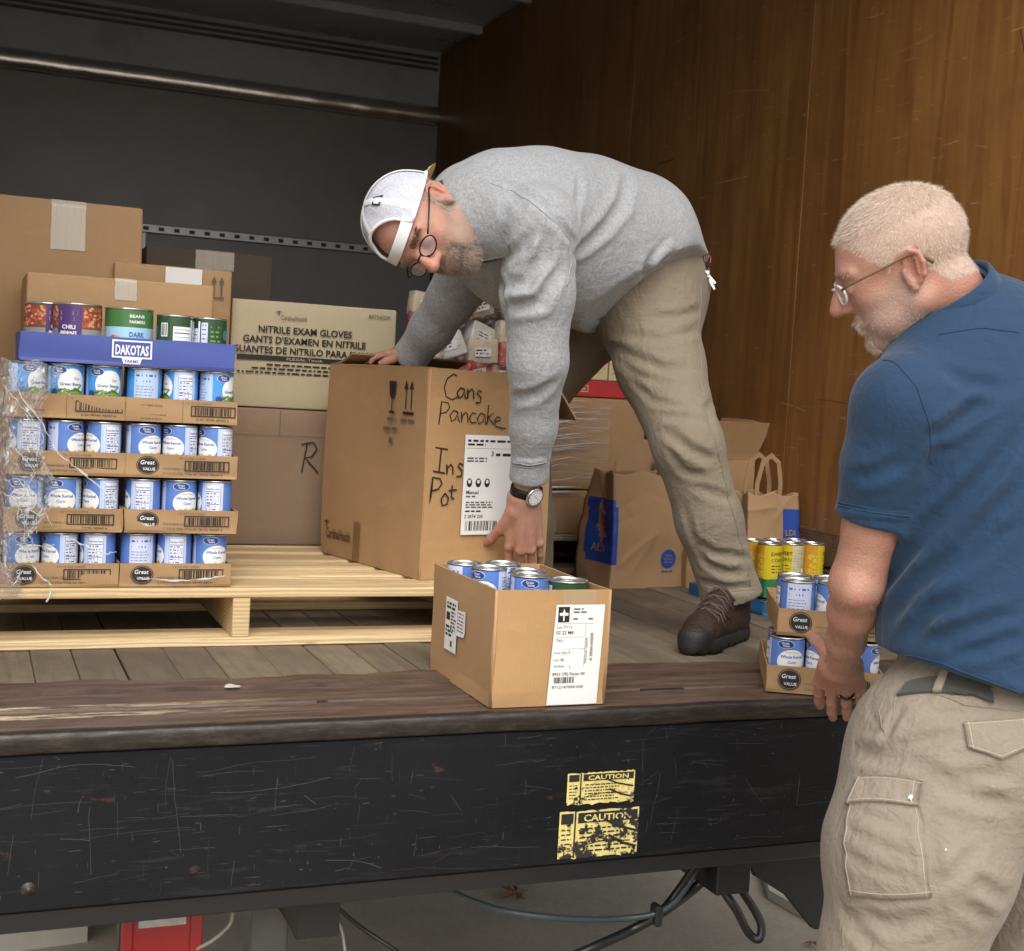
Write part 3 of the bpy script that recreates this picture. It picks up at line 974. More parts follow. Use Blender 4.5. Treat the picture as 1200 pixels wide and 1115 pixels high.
lb.rect(.014, .160, .038, .190, INK)
lb.poly([(.0245, .163), (.0275, .163), (.0275, .173), (.0345, .173), (.0355, .178), (.0285, .179), (.026, .187), (.0235, .179), (.0165, .178), (.0175, .173), (.0245, .173)], WHITE, 3)
lb.rect(.042, .160, .0425, .190, GREYINK); lb.lines(.046, .184, .075, 2, .006, .003, GREYINK, 2, 2); lb.lines(.046, .165, .058, 1, .01, .003, GREYINK); lb.lines(.078, .165, .09, 1, .01, .003, GREYINK)
lb.rect(.012, .157, .092, .1575, GREYINK); lb.text('Lot 77112', .013, .148, .008, INK); lb.text('02 22 M8', .012, .137, .0095, INK, .01); lb.rect(.012, .131, .072, .1315, GREYINK)
lb.text('TXU', .012, .122, .008, INK); lb.rect(.03, .108, .074, .1085, GREYINK); lb.rect(.0735, .072, .074, .157, GREYINK)
lb.text('Inner Qty', .010, .099, .007, INK); lb.text('5', .040, .099, .008, INK, .01); lb.text('Lot', .010, .085, .008, INK); lb.text('05', .024, .085, .008, INK, .01); lb.text('Verified', .010, .073, .007, INK); lb.text('1', .044, .070, .009, INK, .01)
lb.text('8903 (78) Pacito 00', .009, .057, .0085, INK, .01, width=.068); lb.barcode(.012, .042, .056, .054, INK, 2, 8, 18); lb.text('8712147000 000', .009, .032, .0075, INK, .01, width=.066)
lb.text('Medical Supply', .079, .080, .009, GREYINK, rot=math.pi / 2, width=.05); lb.text('A 0000-00000', .091, .084, .009, INK, .01, rot=math.pi / 2, width=.055)
b = MB(); lb.place(b, (.112, -.0046, .002), (1, 0, 0), (0, 0, 1), .0012); b.build('shipping_label', sb)
lb = Print()
lb.rect(0, 0, .070, .108, WHITE, 0); lb.poly([(.066, .038), (.112, .042), (.118, .052), (.116, .094), (.068, .090)], WHITE, 1)
lb.rect(.006, .062, .028, .078, INK); lb.lines(.008, .094, .064, 2, .008, .005, INK, 2, 4); lb.lines(.034, .078, .064, 6, .007, .004, GREYINK, 2, 5); lb.lines(.006, .046, .05, 3, .008, .005, INK, 2, 6); lb.rect(.036, .010, .046, .022, INK); lb.lines(.072, .084, .11, 6, .007, .003, GREYINK, 2, 7)
b = MB(); lb.place(b, (-.0040, .262, .062), (0, -1, 0), (0, 0, 1), .0012); b.build('torn_label', sb)

# ---------------------------------------------------------------- cartons at the back of the pallet
closed_carton('shipping_carton', (-.24, 3.62, .56), (.65, .45, .455), .02, CARD, 'large plain carton at the upper left, strip of crinkled tape on its face', seed=4, tape=(TAPE_PALE, .424, .508, .125), bulge=.010)
closed_carton('shipping_carton', (-.24, 3.60, DECK), (.70, .48, .427), 0, CARD, 'plain carton bearing the large tape-striped carton, mostly hidden by cans', seed=14)
closed_carton('shipping_carton', (.118, 3.285, DECK), (.425, .30, .676), 0, CARD, 'plain carton standing behind the big cans of beans in the blue tray', seed=5, tape=(TAPE_PALE, .195, .245, .05), bulge=.006)
c3 = closed_carton('shipping_carton', (.34, 3.60, .565), (.302, .28, .305), 0, CARD, 'small carton with white sticker and two arrows beside the nitrile glove carton', seed=6)
pr = Print(); pr.rect(.128, .248, .222, .302, WHITE, 0)
for du in (.252, .272):
    pr.rect(du, .238, du + .004, .276, GREYINK); pr.poly([(du - .005, .272), (du + .009, .272), (du + .002, .288)], GREYINK)
pr.rect(.246, .230, .282, .234, GREYINK)
b = MB(); pr.place(b, (0, -.006, 0), (1, 0, 0), (0, 0, 1), .0015); b.build('sticker', c3)
closed_carton('shipping_carton', (.34, 3.60, DECK), (.30, .3, .43), 0, CARD_PINK, 'plain carton under the small arrow-marked carton, hidden behind the can stack', seed=31)
closed_carton('wrapped_carton', (.50, 4.30, DECK), (.395, .42, .85), 0, CARD_DARK, 'dark film-wrapped carton below the slotted wall rail', seed=7, tape=(TAPE_PALE, .15, .27, .06))

g1 = closed_carton('glove_carton', (.655, 3.66, .512), (.465, .40, .292), 0, CARD_TAN, 'tan nitrile exam gloves carton with black print, on the plain carton', seed=8, bulge=.003)
pr = Print()
bird(pr, .118, .262, .020, GREYINK); pr.text('CardinalHealth', .134, .242, .018, GREYINK, .004, width=.072)
pr.text('NITRILE EXAM GLOVES', .205, .205, .026, INK, .022, 'C', width=.262)
pr.text("GANTS D'EXAMEN EN NITRILE", .205, .177, .026, INK, .022, 'C', width=.345)
pr.text('GUANTES DE NITRILO PARA EXAMEN', .217, .149, .026, INK, .022, 'C', width=.424)
pr.rect(.018, .130, .425, .143, INK); pr.text('FLEXAL Touch', .155, .1325, .010, CARD_TAN, .01, width=.10, layer=3)
for i, v in enumerate((.116, .105, .094)): pr.lines(.10 - .04 * i, v, .37 + .01 * i, 1, .01, .0045, INK, 2, 20 + i, 0)
pr.text('88TN05M', .382, .264, .015, GREYINK, .0, width=.062)
b = MB(); pr.place(b, (0, -.0045, 0), (1, 0, 0), (0, 0, 1), .0016); b.build('print', g1)
h1 = closed_carton('shipping_carton', (.645, 3.665, DECK), (.47, .42, .378), 0, CARD_PINK, 'brown carton with marker letter R under the glove carton', seed=9, bulge=.004)
pr = Print()
def pen2(x, y, h, pts): pr.stroke([(x + a * h, y + b * h) for a, b in pts], .004, PEN)
pen2(.222, .205, .085, [(.15, 1), (.0, 0)]); pen2(.222, .205, .085, [(-.05, .92), (.35, 1.0), (.48, .78), (.3, .52), (.1, .48), (.55, .0)]); pen2(.285, .190, .085, [(.05, .85), (.0, .0)])
pr.rect(.0, .305, .47, .3062, GREYINK, 0); pr.rect(.155, .306, .1562, .375, GREYINK, 0)
b = MB(); pr.place(b, (0, -.0055, 0), (1, 0, 0), (0, 0, 1), .0016); b.build('handwriting', h1)

# ---------------------------------------------------------------- goods behind the bending man
def mat_film(name='stretch film', alpha=.30, scale=(2, 2, 30), base=0.0):
    s = Nodes(name)
    n = s.noise(s.coord(scale), 5, 5, .7, .5)
    m = s.ramp(n, [(.47, (base + alpha * .25,) * 3), (.58, (alpha,) * 3), (.68, (min(1, alpha * 2.6),) * 3)])
    s.set(Base_Color=(.72, .73, .74), Roughness=.10, Alpha=m)
    s.b.inputs['Specular IOR Level'].default_value = .7
    s.bump(n, .8, .006)
    return s.m
FILM = mat_film('stretch film', .18)
FILM2 = mat_film('crumpled film', .18, (9, 9, 9))
low = closed_carton('shipping_carton', (1.79, 4.02, DECK), (.33, .40, .146), 0, CARD, 'low carton on the pale pallet under the film-wrapped carton', seed=15)
wr = closed_carton('wrapped_carton', (1.765, 4.02, .280), (.36, .40, .305), .0, CARD_DARK, 'film-wrapped carton with shiny stretched bands, left of the paper bags', seed=16, bulge=.004)
wr.data.materials[0] = CARD
def wrap_sheet(parent, w, d, h, z0, z1, nrow, seed, name='stretch_wrap'):
    rs = np.random.RandomState(seed); b = MB()
    path = [(-.006, d * .8), (-.007, .0), (-.004, -.010), (0, -.011), (w * .5, -.014), (w * .62, -.012)]
    P = []
    for (xa, ya), (xb, yb) in zip(path[:-1], path[1:]):
        for t in np.linspace(0, 1, 12, endpoint=False): P.append((xa + (xb - xa) * t, ya + (yb - ya) * t))
    nz = 60
    V = []
    for i in range(nz):
        z = z0 + (z1 - z0) * i / (nz - 1)
        k = .004 * rs.rand()
        for j, (x, y) in enumerate(P):
            tt = j / len(P)
            V.append((x, y - k - .0015 * rs.rand(), z + .03 * tt * (.5 - i / nz)))
    n = len(P)
    b.add(V, [(i * n + j, i * n + j + 1, (i + 1) * n + j + 1, (i + 1) * n + j) for i in range(nz - 1) for j in range(n - 1)], FILM, True)
    return b.build(name, parent)
wrap_sheet(wr, .36, .40, .305, .01, .30, 30, 3)
bands = MB()
rs = np.random.RandomState(4)
WHT = plain('bunched film strand', (.62, .62, .62), .25, 0, .1)
for i in range(16):
    z = .02 + .26 * rs.rand(); L = .06 + .16 * rs.rand()
    bands.tube([(-.006, .1, z), (-.009, -.012, z + .003), (L * .6, -.017, z + .012 + .012 * rs.rand()), (L, -.016, z + .016 + .01 * rs.rand())], [.0012, .002, .0013, .0003], WHT, 6)
for z in (.004, -.012):
    bands.tube([(-.008, .2, z), (-.010, -.012, z), (.06, -.016, z + .004), (.13, -.014, z + .005)], [.004, .0045, .004, .001], WHT, 6)
bands.build('film_strand', wr)

RED = plain('red carton print', (.50, .035, .045), .45, 0, .15)
CREAM = plain('cream packet', (.62, .53, .30), .5, 0, .1)
PALEYEL = plain('pale yellow packet print', (.55, .47, .16), .5, 0, .15)
rb = root('display_tray', (1.80, 4.06, .590), 'red display tray of cream packets on top of the film-wrapped carton', 'tray', .04)
m_ = MB(); m_.box((0, 0, 0), (.27, .24, .055), RED, .002); m_.build('tray_base', rb)
m_ = MB(); m_.prism([(0, .0, .055), (.0, .24, .055), (.0, .24, .20), (0, .16, .20)], (.004, 0, 0), RED); m_.build('side_panel', rb)
m_ = MB(); m_.prism([(.0, .002, .055), (.13, .002, .055), (.13, .002, .175)], (0, .003, 0), RED); m_.build('front_panel', rb)
pr = Print(); pr.frame(.035, .015, .125, .038, .003, CREAM); pr.lines(.045, .023, .115, 1, .01, .006, CREAM, seed=3, ragged=0); pr.lines(.07, .075, .12, 4, .018, .008, CREAM, seed=7)
b = MB(); pr.place(b, (0, -.0008, 0), (1, 0, 0), (0, 0, 1)); b.build('print', rb)
for i, lab in enumerate(('cream gable-top packet in the red display tray, left of the pair', 'cream gable-top packet in the red display tray, right of the pair')):
    pk = MB(); w0 = .062
    pk.box((0, 0, 0), (w0, .07, .150), CREAM, .002)
    pk.prism([(.002, .0, .150), (w0 - .002, .0, .150), (w0 / 2, .0, .205 - .02 * i)], (0, .07, 0), CREAM)
    o = pk.build('drink_packet', label=lab, cat='packet', group='cream packets in the red tray')
    o.location = (1.936 + .067 * i, 4.072, .647)
    pr = Print(); pr.lines(.008, .135, w0 - .008, 9, .014, .007, PALEYEL, seed=4 + i); pr.rect(.008, .066, w0 - .008, .069, RED)
    b = MB(); pr.place(b, (0, -.0005, 0), (1, 0, 0), (0, 0, 1)); b.build('print', o)

tall = root('open_carton', (2.140, 3.700, 0), 'open brown carton with raised flap, standing against the plywood behind the bags', 'carton', .0)
for O, U, nm in (((0, 0, 0), (.22, 0, 0), 'front_panel'), ((.22, 0, 0), (0, .25, 0), 'side_panel'), ((.22, .25, 0), (-.22, 0, 0), 'back_panel'), ((0, .25, 0), (0, -.25, 0), 'side_panel')):
    b = MB(); slab(b, O, U, (0, 0, .415), .005, CARD, 0, 6, 3); b.build(nm, tall)
b = MB(); slab(b, (.0, 0, .415), (.22, 0, 0), (.03, -.035, .125), .005, CARD, .01, 6, 4); b.build('flap', tall)
b = MB(); slab(b, (.22, 0, .415), (0, .25, 0), (.012, 0, .13), .005, CARD, .01, 6, 5); b.build('flap', tall)

# snack bags in clear wrap behind the open carton
sn = root('wrapped_snack_bundle', (1.25, 3.98, .60), 'film-wrapped bundle of pale snack packets on a red carton', 'food bundle', .1)
rs = np.random.RandomState(12)
packs = [plain('snack packet white', (.60, .58, .54), .35, 0, .2, 30), plain('snack packet tan', (.42, .30, .20), .4, 0, .3, 30), plain('snack packet red', (.42, .05, .05), .35, 0, .3, 30), plain('snack packet cream', (.58, .48, .33), .4, 0, .2, 30)]
for i in range(15):
    b = MB(); w0, h0 = .104, .078
    rounded_grid_box(b, w0, .045, h0, packs[(i * 3 + i // 4) % 4], .005, 6, .004, i)
    o = b.build('packet', sn); o.location = (.02 + .105 * (i % 4) + rs.randn() * .006, .01 + rs.randn() * .008, .004 + .07 * (i // 4)); o.rotation_euler = (rs.randn() * .12, rs.randn() * .15, rs.randn() * .2)
    pr = Print(); pr.rect(.018, .022, .075, .05, WHITE, 1); pr.lines(.022, .040, .070, 2, .010, .005, INK, seed=i)
    q = MB(); pr.place(q, (0, -.0055, 0), (1, 0, 0), (0, 0, 1), .002); q.build('print', o)
b = MB(); n = 26
V = []
for i in range(n):
    for j in range(n):
        V.append((-.01 + .47 * i / (n - 1), -.035 - .012 * rs.rand(), -.01 + .30 * j / (n - 1) - .03 * abs(i / n - .5)))
b.add(V, [(i * n + j, (i + 1) * n + j, (i + 1) * n + j + 1, i * n + j + 1) for i in range(n - 1) for j in range(n - 1)], FILM2, False)
b.build('stretch_wrap', sn)
closed_carton('red_carton', (1.18, 3.95, DECK + 0), (.56, .35, .468), .05, RED, 'red carton under the wrapped snack bundle behind the open carton', seed=18)
# ---------------------------------------------------------------- canned food
TIN = plain('tinplate', (.62, .62, .61), .24, .9, .08, 40)
def ink(name, c, r=.32): return plain(name, c, r, 0, .04, 30)
BLUE, PALEB, LILAC, NAVY = ink('can blue', (.105, .215, .56)), ink('can pale blue', (.46, .60, .82)), ink('can lilac', (.58, .63, .83)), ink('can navy', (.022, .055, .22))
CYANB, CWHITE, LEAF, LEAFD, CORN = ink('can bright blue', (.06, .30, .70)), ink('can white', (.80, .80, .80)), ink('bean green', (.17, .30, .05)), ink('bean dark green', (.07, .15, .03)), ink('corn yellow', (.60, .40, .06))
TXTB = ink('can text blue', (.04, .10, .36)); TXTG = ink('can text grey', (.22, .24, .30))
PURPLE, BEAN, BEANL, BROTH = ink('label purple', (.075, .035, .16)), ink('bean red', (.42, .085, .045)), ink('bean light', (.68, .30, .17)), ink('broth brown', (.20, .07, .03))
GREY_L, GREENB, SKYB, DGREEN = ink('label grey', (.27, .29, .29)), ink('label green', (.055, .17, .045)), ink('label sky blue', (.35, .58, .80)), ink('label dark green', (.025, .075, .03))
TEAL, YELL, YELD, ORNG = ink('label teal', (.05, .25, .34)), ink('label yellow', (.58, .44, .02)), ink('label pale yellow', (.52, .48, .28)), ink('label orange', (.52, .25, .02))
NUTW = ink('panel white', (.78, .80, .84))

def can_body(R, H):
    b = MB(); e = .0028
    b.lathe([(R - .006, .0015), (R - .002, 0), (R + .0005, .0012), (R + .0005, .003), (R - .0016, .0045), (R - .0016, H - .0045), (R + .0005, H - .003), (R + .0005, H - .0012), (R - .001, H), (R - .0025, H - .0008), (R - .0032, H - .004)], m=TIN, n=36)
    return b
def can_lid(R, H):
    b = MB()
    b.lathe([(R - .0031, H - .0042), (R - .006, H - .0045), (R - .007, H - .0036), (R * .62, H - .0036), (R * .60, H - .0046), (R * .36, H - .0046), (R * .34, H - .0038), (.0004, H - .0038)], m=TIN, n=36)
    return b

def label_gv(kind, H=.112, R=.0375):
    p = Print(); C = 2 * math.pi * R
    lo, hi = .005, H - .005
    blue = BLUE if kind != 'beans' else CYANB
    p.rect(-C / 2, lo, C / 2, hi, blue, 0, 48)
    p.rect(.040, lo, .046, hi, PALEB, 1, 2)                              # pale stripe, nutrition panel, plain panel
    p.rect(.046, lo, .088, hi, PALEB if kind == 'beans' else LILAC, 1, 10)
    p.rect(.050, lo + .008, .082, hi - .006, NUTW, 2, 8); p.frame(.050, lo + .008, .082, hi - .006, .0007, TXTB, 3)
    p.text('Nutrition Facts', .052, hi - .015, .0062, TXTB, .02, width=.028, layer=3)
    for i in range(11):
        p.rect(.052, hi - .020 - i * .0068, .080, hi - .0196 - i * .0068 + (.0012 if i in (0, 4, 8) else 0), TXTB, 3, 6)
        p.lines(.052, hi - .0245 - i * .0068, .080, 1, .01, .0024, TXTB, 3, 30 + i, .5)
    p.rect(-.096, lo, -.042, hi, PALEB if kind == 'beans' else LILAC, 1, 12)
    p.lines(-.092, hi - .014, -.050, 1, .01, .0042, TXTB, 2, 4, 0); p.lines(-.092, hi - .026, -.062, 1, .01, .0042, TXTB, 2, 5, 0)
    p.lines(-.092, hi - .036, -.048, 5, .0062, .0020, TXTG, 2, 6); p.rect(-.072, lo + .006, -.048, lo + .030, CWHITE, 2, 5); p.barcode(-.070, lo + .010, -.050, lo + .028, INK, 3, 5, 14)
    # front: badge, white oval, name, picture
    r = random.Random(3)
    if kind == 'beans':
        p.oval(.008, .072, .029, .030, CWHITE, 2, 26, -.35)
        p.oval(-.018, .098, .0150, .0085, CWHITE, 3); p.oval(-.018, .098, .0140, .0078, NAVY, 4); p.text('Great', -.0185, .0985, .0058, CWHITE, .01, 'C', layer=6); p.text('Value', -.0175, .0935, .0058, CWHITE, .01, 'C', layer=6)
        p.text('Cut', .012, .078, .0080, LEAFD, .01, layer=4); p.text('Green Beans', .006, .066, .0092, TXTB, .018, 'C', width=.044, layer=4)
        for i in range(60):
            u, v = r.uniform(-.030, .030), .020 + r.random() * (.042 - .5 * abs(r.uniform(-.03, .03)))
            p.oval(u, v, .0125, .0024, (LEAF, LEAFD, LEAF)[i % 3], 3 + i % 5, 8, r.uniform(-.7, .7))
        p.oval(-.028, .052, .007, .007, NAVY, 9)
    else:
        p.oval(.008, .062, .031, .025, CWHITE, 2, 26)
        p.oval(-.006, .0975, .0175, .0088, CWHITE, 3); p.oval(-.006, .0975, .0165, .0080, NAVY if kind == 'corn' else CYANB, 4)
        p.text('Great', -.007, .0982, .0062, CWHITE, .01, 'C', layer=6); p.text('Value', -.005, .0928, .0062, CWHITE, .01, 'C', layer=6)
        p.text('Golden Sweet', .008, .080, .0050, CORN, .008, 'C', layer=4)
        p.text('Whole Kernel', .008, .0690, .0092, TXTB, .018, 'C', width=.048, layer=4); p.text('Corn', .008, .058, .0085, TXTB, .014, 'C', layer=4)
        for i in range(60):
            p.oval(r.uniform(-.024, .032), .014 + r.random() * .034, .0042, .0034, (CORN, YELD)[i % 2], 4 + i % 3, 7)
    return p
def label_chili(H, R):
    p = Print(); C = 2 * math.pi * R
    p.rect(-C / 2, .005, C / 2, H - .005, GREY_L, 0, 48); p.rect(-C / 2, H * .56, C / 2, H - .005, BROTH, 1, 48)
    r = random.Random(5)
    for i in range(360):
        p.oval(r.uniform(-C / 2, C / 2), r.uniform(H * .60, H - .009), .0042, .0030, (BEAN, BEANL, BEAN)[i % 3], 2 + i % 4, 6, r.uniform(-1, 1))
    for c0 in (-C / 4, C / 4):
        p.rect(c0 - .024, H * .34, c0 + .026, H - .006, PURPLE, 7, 10)
        p.lines(c0 - .017, H * .79, c0 + .018, 2, .012, .008, CORN, 8, 3, .1); p.text('CHILI', c0, H * .555, .0115, CWHITE, .025, 'C', layer=8); p.text('BEANS', c0, H * .45, .0115, CWHITE, .025, 'C', layer=8)
        p.oval(c0 - .006, H * .22, .033, .036, BEANL, 8, 20)
        for i in range(46):
            a, q = r.uniform(0, 6.28), r.random() ** .5
            p.oval(c0 - .006 + .028 * q * math.cos(a), H * .22 + .030 * q * math.sin(a), .0046, .0032, (BEAN, BEANL)[i % 2], 9 + i % 3, 6, r.uniform(-1, 1))
    return p
def label_kidney(H, R):
    p = Print(); C = 2 * math.pi * R
    p.rect(-C / 2, .005, C / 2, H - .005, SKYB, 0, 48); p.rect(-C / 2, H * .66, C / 2, H - .005, GREENB, 1, 48)
    for c0 in (-C / 4, C / 4):
        p.text('BEANS', c0 + .008, H * .83, .0090, CWHITE, .02, layer=3, width=.032); p.text('FARMERS', c0 + .008, H * .73, .0090, CWHITE, .02, layer=3, width=.034)
        p.text('DARK', c0 + .008, H * .49, .0150, TXTB, .02, layer=3, width=.032); p.text('KIDNEY', c0 + .008, H * .33, .0150, TXTB, .02, layer=3, width=.032)
        p.oval(c0 - .024, H * .30, .023, .026, BEANL, 2, 18); r = random.Random(4)
        for i in range(34):
            a, q = r.uniform(0, 6.28), r.random() ** .5
            p.oval(c0 - .024 + .020 * q * math.cos(a), H * .30 + .022 * q * math.sin(a), .0055, .0036, (BEAN, BROTH, BEAN)[i % 3], 3 + i % 3, 6, r.uniform(-1, 1))
    return p
def label_green(H, R):
    p = Print(); C = 2 * math.pi * R
    p.rect(-C / 2, .005, C / 2, H - .005, DGREEN, 0, 48)
    p.rect(-.004, .010, .036, H * .78, NUTW, 1, 8); p.rect(.037, .010, .041, H * .92, NUTW, 1, 2); p.rect(.044, .010, .058, H * .90, LILAC, 1, 5)
    for i in range(9): p.rect(-.002, H * .72 - i * .008, .034, H * .72 - i * .008 + (.002 if i in (1, 5) else .0008), DGREEN, 2, 6)
    p.lines(.046, H * .84, .057, 8, .010, .0025, TXTB, 2, 5); p.rect(-.032, H * .58, -.016, H * .84, CWHITE, 1, 4); p.barcode(-.031, H * .60, -.017, H * .82, INK, 2, 6, 10)
    p.lines(-.032, H * .48, -.008, 4, .008, .003, PALEB, 2, 8); p.lines(.064, H * .8, .09, 4, .010, .004, LEAF, 2, 8); p.oval(-.055, H * .68, .010, .012, TEAL, 2); p.oval(.105, H * .68, .010, .012, TEAL, 2)
    p.text('GREEN', -.088, H * .7, .013, CWHITE, .02, layer=2); p.text('BEANS', -.088, H * .56, .013, CWHITE, .02, layer=2); p.rect(.068, .012, .080, .030, PALEB, 2, 3)
    return p
def label_yellow(H, R):
    p = Print(); C = 2 * math.pi * R
    p.rect(-C / 2, .005, C / 2, H - .005, YELL, 0, 48); p.rect(.018, .005, .070, H - .005, YELD, 1, 12); p.rect(.070, .005, .078, H - .005, ORNG, 1, 2)
    p.lines(.022, H - .02, .060, 9, .008, .0028, TXTG, 2, 5); p.rect(.050, .010, .064, .04, CWHITE, 2, 4)
    p.text('SWEET', -.004, H * .70, .014, INK, .02, 'C', layer=2); p.text('CORN', -.004, H * .54, .014, LEAFD, .02, 'C', layer=2); p.lines(-.022, H * .42, .012, 3, .009, .003, INK, 2, 9)
    p.rect(-.085, .005, -.045, H - .005, ORNG, 1, 10); r = random.Random(2)
    for i in range(40): p.oval(r.uniform(-.083, -.047), r.uniform(.010, H * .7), .0040, .0034, (YELL, CORN)[i % 2], 2 + i % 2, 6)
    return p

def make_can(kind, R, H, lab):
    o = can_body(R, H).build('food_can')
    can_lid(R, H).build('lid', o)
    b = MB(); lab.wrap(b, R - .0012); b.build('paper_label', o)
    return o
def label_short(H, R):
    p = Print(); C = 2 * math.pi * R
    return p.rect(-C / 2, .005, C / 2, H - .005, PALEB, 0, 40).lines(-.03, H * .5, .03, 2, .008, .004, TXTB, 1, 3)
PROTO = {
    'short': make_can('short', .0372, .042, label_short(.042, .0372)),
    'corn': make_can('corn', .0372, .112, label_gv('corn')),
    'beans': make_can('beans', .0372, .112, label_gv('beans')),
    'chili': make_can('chili', .0500, .122, label_chili(.122, .0500)),
    'kidney': make_can('kidney', .0510, .120, label_kidney(.120, .0510)),
    'green': make_can('green', .0405, .112, label_green(.112, .0405)),
    'yellow': make_can('yellow', .0372, .112, label_yellow(.112, .0372)),
}
_used = set()
def can(kind, x, y, z, face, label, group=None, tilt=0.0):
    """A can; face: how far (degrees) the label is turned, 0 shows its front towards -Y."""
    p = PROTO[kind]
    o = p if kind not in _used else copy_tree(p)
    _used.add(kind)
    o.location = (x, y, z); o.rotation_euler = (tilt, 0, math.radians(face))
    for k in ('group', 'label'):
        if k in o: del o[k]
    return tag(o, label, 'can', group)

def tray(loc, w, d, h, label, rz=0.0, m=None, logo=True, code=True, group=None, back=None, seed=1, textrows=True):
    """Low open cardboard tray whose side walls rise towards the back corners."""
    m = m or CARD_TRAY
    t = root('can_tray', loc, label, 'tray', rz, group)
    T = .0028
    b = MB(); slab(b, (0, 0, 0), (w, 0, 0), (0, 0, h), T, m, 0, 8, seed, .0014); b.build('front_panel', t)
    b = MB(); slab(b, (w, 0, 0), (0, d, 0), (0, 0, h), T, m, 0, 6, seed + 1, .0010); b.build('side_panel', t)
    b = MB(); slab(b, (0, d, 0), (0, -d, 0), (0, 0, h), T, m, 0, 6, seed + 2, .0010); b.build('side_panel', t)
    b = MB(); slab(b, (w, d, 0), (-w, 0, 0), (0, 0, h), T, m, 0, 6, seed + 3, .0010); b.build('back_panel', t)
    MB().box((0, 0, -.0005), (w, d, .0015), m, .0004).build('bottom_panel', t)
    p = Print()
    if logo:
        p.oval(.046, h * .52, .024, h * .40, INK, 1, 22); p.oval(.046, h * .52, .0222, h * .365, CARD_TRAY, 2, 22); p.oval(.046, h * .52, .0212, h * .345, INK, 3, 22)
        p.text('Great', .0445, h * .56, .0125, CWHITE, .012, 'C', layer=4, shear=.15); p.text('VALUE', .0485, h * .30, .0088, CWHITE, .012, 'C', layer=4)
        if textrows:
            p.text('WHOLE KERNEL CORN', .078, h * .36, .0058, GREYINK, .01, layer=1, width=.052); p.text('12-15.25 OZ (432g) CANS', .078, h * .16, .0058, GREYINK, .01, layer=1, width=.058)
    else:
        p.text('CUT GREEN BEANS', .030, h * .66, .0055, GREYINK, .01, layer=1, width=.045); p.lines(.030, h * .28, .085, 2, .008, .002, GREYINK, 1, seed); p.rect(w * .5, 0, w * .5 + .0008, h, GREYINK, 1)
    if code:
        u = w - .112 if logo else w - .10
        p.frame(u, h * .30, u + .096, h * .76, .0022, INK, 1); p.barcode(u + .008, h * .36, u + .088, h * .70, INK, 1, seed + 7, 22)
        p.text('0 00 78742 08369 6', u + .012, h * .14, .0052, INK, .008, layer=1, width=.07); p.text('12-15 OZ CANS', u - .012, h * .83, .0052, GREYINK, .008, layer=1, width=.055)
    q = MB(); p.place(q, (0, -.0017, 0), (1, 0, 0), (0, 0, 1), .0012); q.build('print', t)
    return t

# the wall of cans at the left: four layers of two trays
LAY = [DECK + .001, .2495, .3685, .4875]
LN = ['bottom', 'second', 'third', 'top']
faces = [   # degrees each can is turned, left tray then right tray, bottom layer first (+ shows what is to the right of the front)
    [[15, -68, -118], [118, -105, 4]],
    [[-18, -22, -72], [-112, 8, -120]],
    [[-98, 38, -78], [14, -55, -66]],
    [[34, 4, 0], [112, -95, 44]],
]
def face_words(a):
    a = (a + 180) % 360 - 180
    if abs(a) < 24: return 'facing front'
    if a <= -85: return 'nutrition side out'
    if a < 0: return 'half turned right'
    if a < 70: return 'half turned left'
    return 'pale back out'
for li, z in enumerate(LAY):
    kind = 'beans' if li == 3 else 'corn'
    for si, x0 in enumerate((.0735, .3115)):
        dx = (0, .006, .003, .0)[li] if si else (0, .002, .004, .0)[li]
        side = ('left', 'right')[si]
        rzt = (.0, -.012, .01, .006)[li] * (1 if si else -.6)
        t = tray((x0 + dx, 2.932 + (.004, -.004, 0, .003)[li], z), .2355, .312, .0500, f'brown cardboard tray of blue cans, {LN[li]} layer of the {side} hand column', rzt,
             logo=(li != 3), seed=10 * li + si, group='trays in the tall can stack')
        for k in range(3):
            cx = x0 + dx + .0405 + .0772 * k
            what = 'green beans' if kind == 'beans' else 'whole kernel corn'
            f = faces[li][si][k]
            can(kind, cx, 2.932 + .0425, z + .0022, f, f'blue can of {what}, {face_words(f)}, {("left", "middle", "right")[k]} in the {LN[li]} {side} tray', 'blue cans in the tall stack')
            if si == 1 or li == 3:                    # the row behind, glimpsed between and over the front row
                can(kind, cx + .002, 2.932 + .1215, z + .0022, f * .7 + 50, f'blue can of {what} behind the {("left", "middle", "right")[k]} front can, {LN[li]} {side} tray', 'blue cans in the tall stack')

# the blue display tray on top with big cans
BT = ink('display tray blue', (.050, .080, .31), .5)
zt = .6035
dt = root('can_tray', (.098, 2.930, zt), 'bright blue display tray printed DAKOTAS, on top of the can stack', 'tray', .006)
for O, U, nm in (((0, 0, 0), (.437, 0, 0), 'front_panel'), ((.437, 0, 0), (0, .24, 0), 'side_panel'), ((.437, .24, 0), (-.437, 0, 0), 'back_panel'), ((0, .24, 0), (0, -.24, 0), 'side_panel')):
    b = MB(); slab(b, O, U, (0, 0, .059), .003, BT, 0, 8, 3, .001); b.build(nm, dt)
MB().box((0, 0, -.0005), (.437, .24, .002), BT, .0004).build('bottom_panel', dt)
p = Print()
p.rect(.180, .016, .262, .054, CWHITE, 1); p.poly([(.200, .016), (.204, .004), (.238, .004), (.242, .016)], CWHITE, 1); p.rect(.1835, .0195, .2585, .0505, BT, 2)
p.text('DAKOTAS', .221, .0235, .0285, CWHITE, .03, 'C', width=.068, layer=3); p.text('FARMS', .221, .0065, .009, BT, .02, 'C', layer=3, width=.028)
b = MB(); p.place(b, (0, -.0018, 0), (1, 0, 0), (0, 0, 1), .0011); b.build('print', dt)
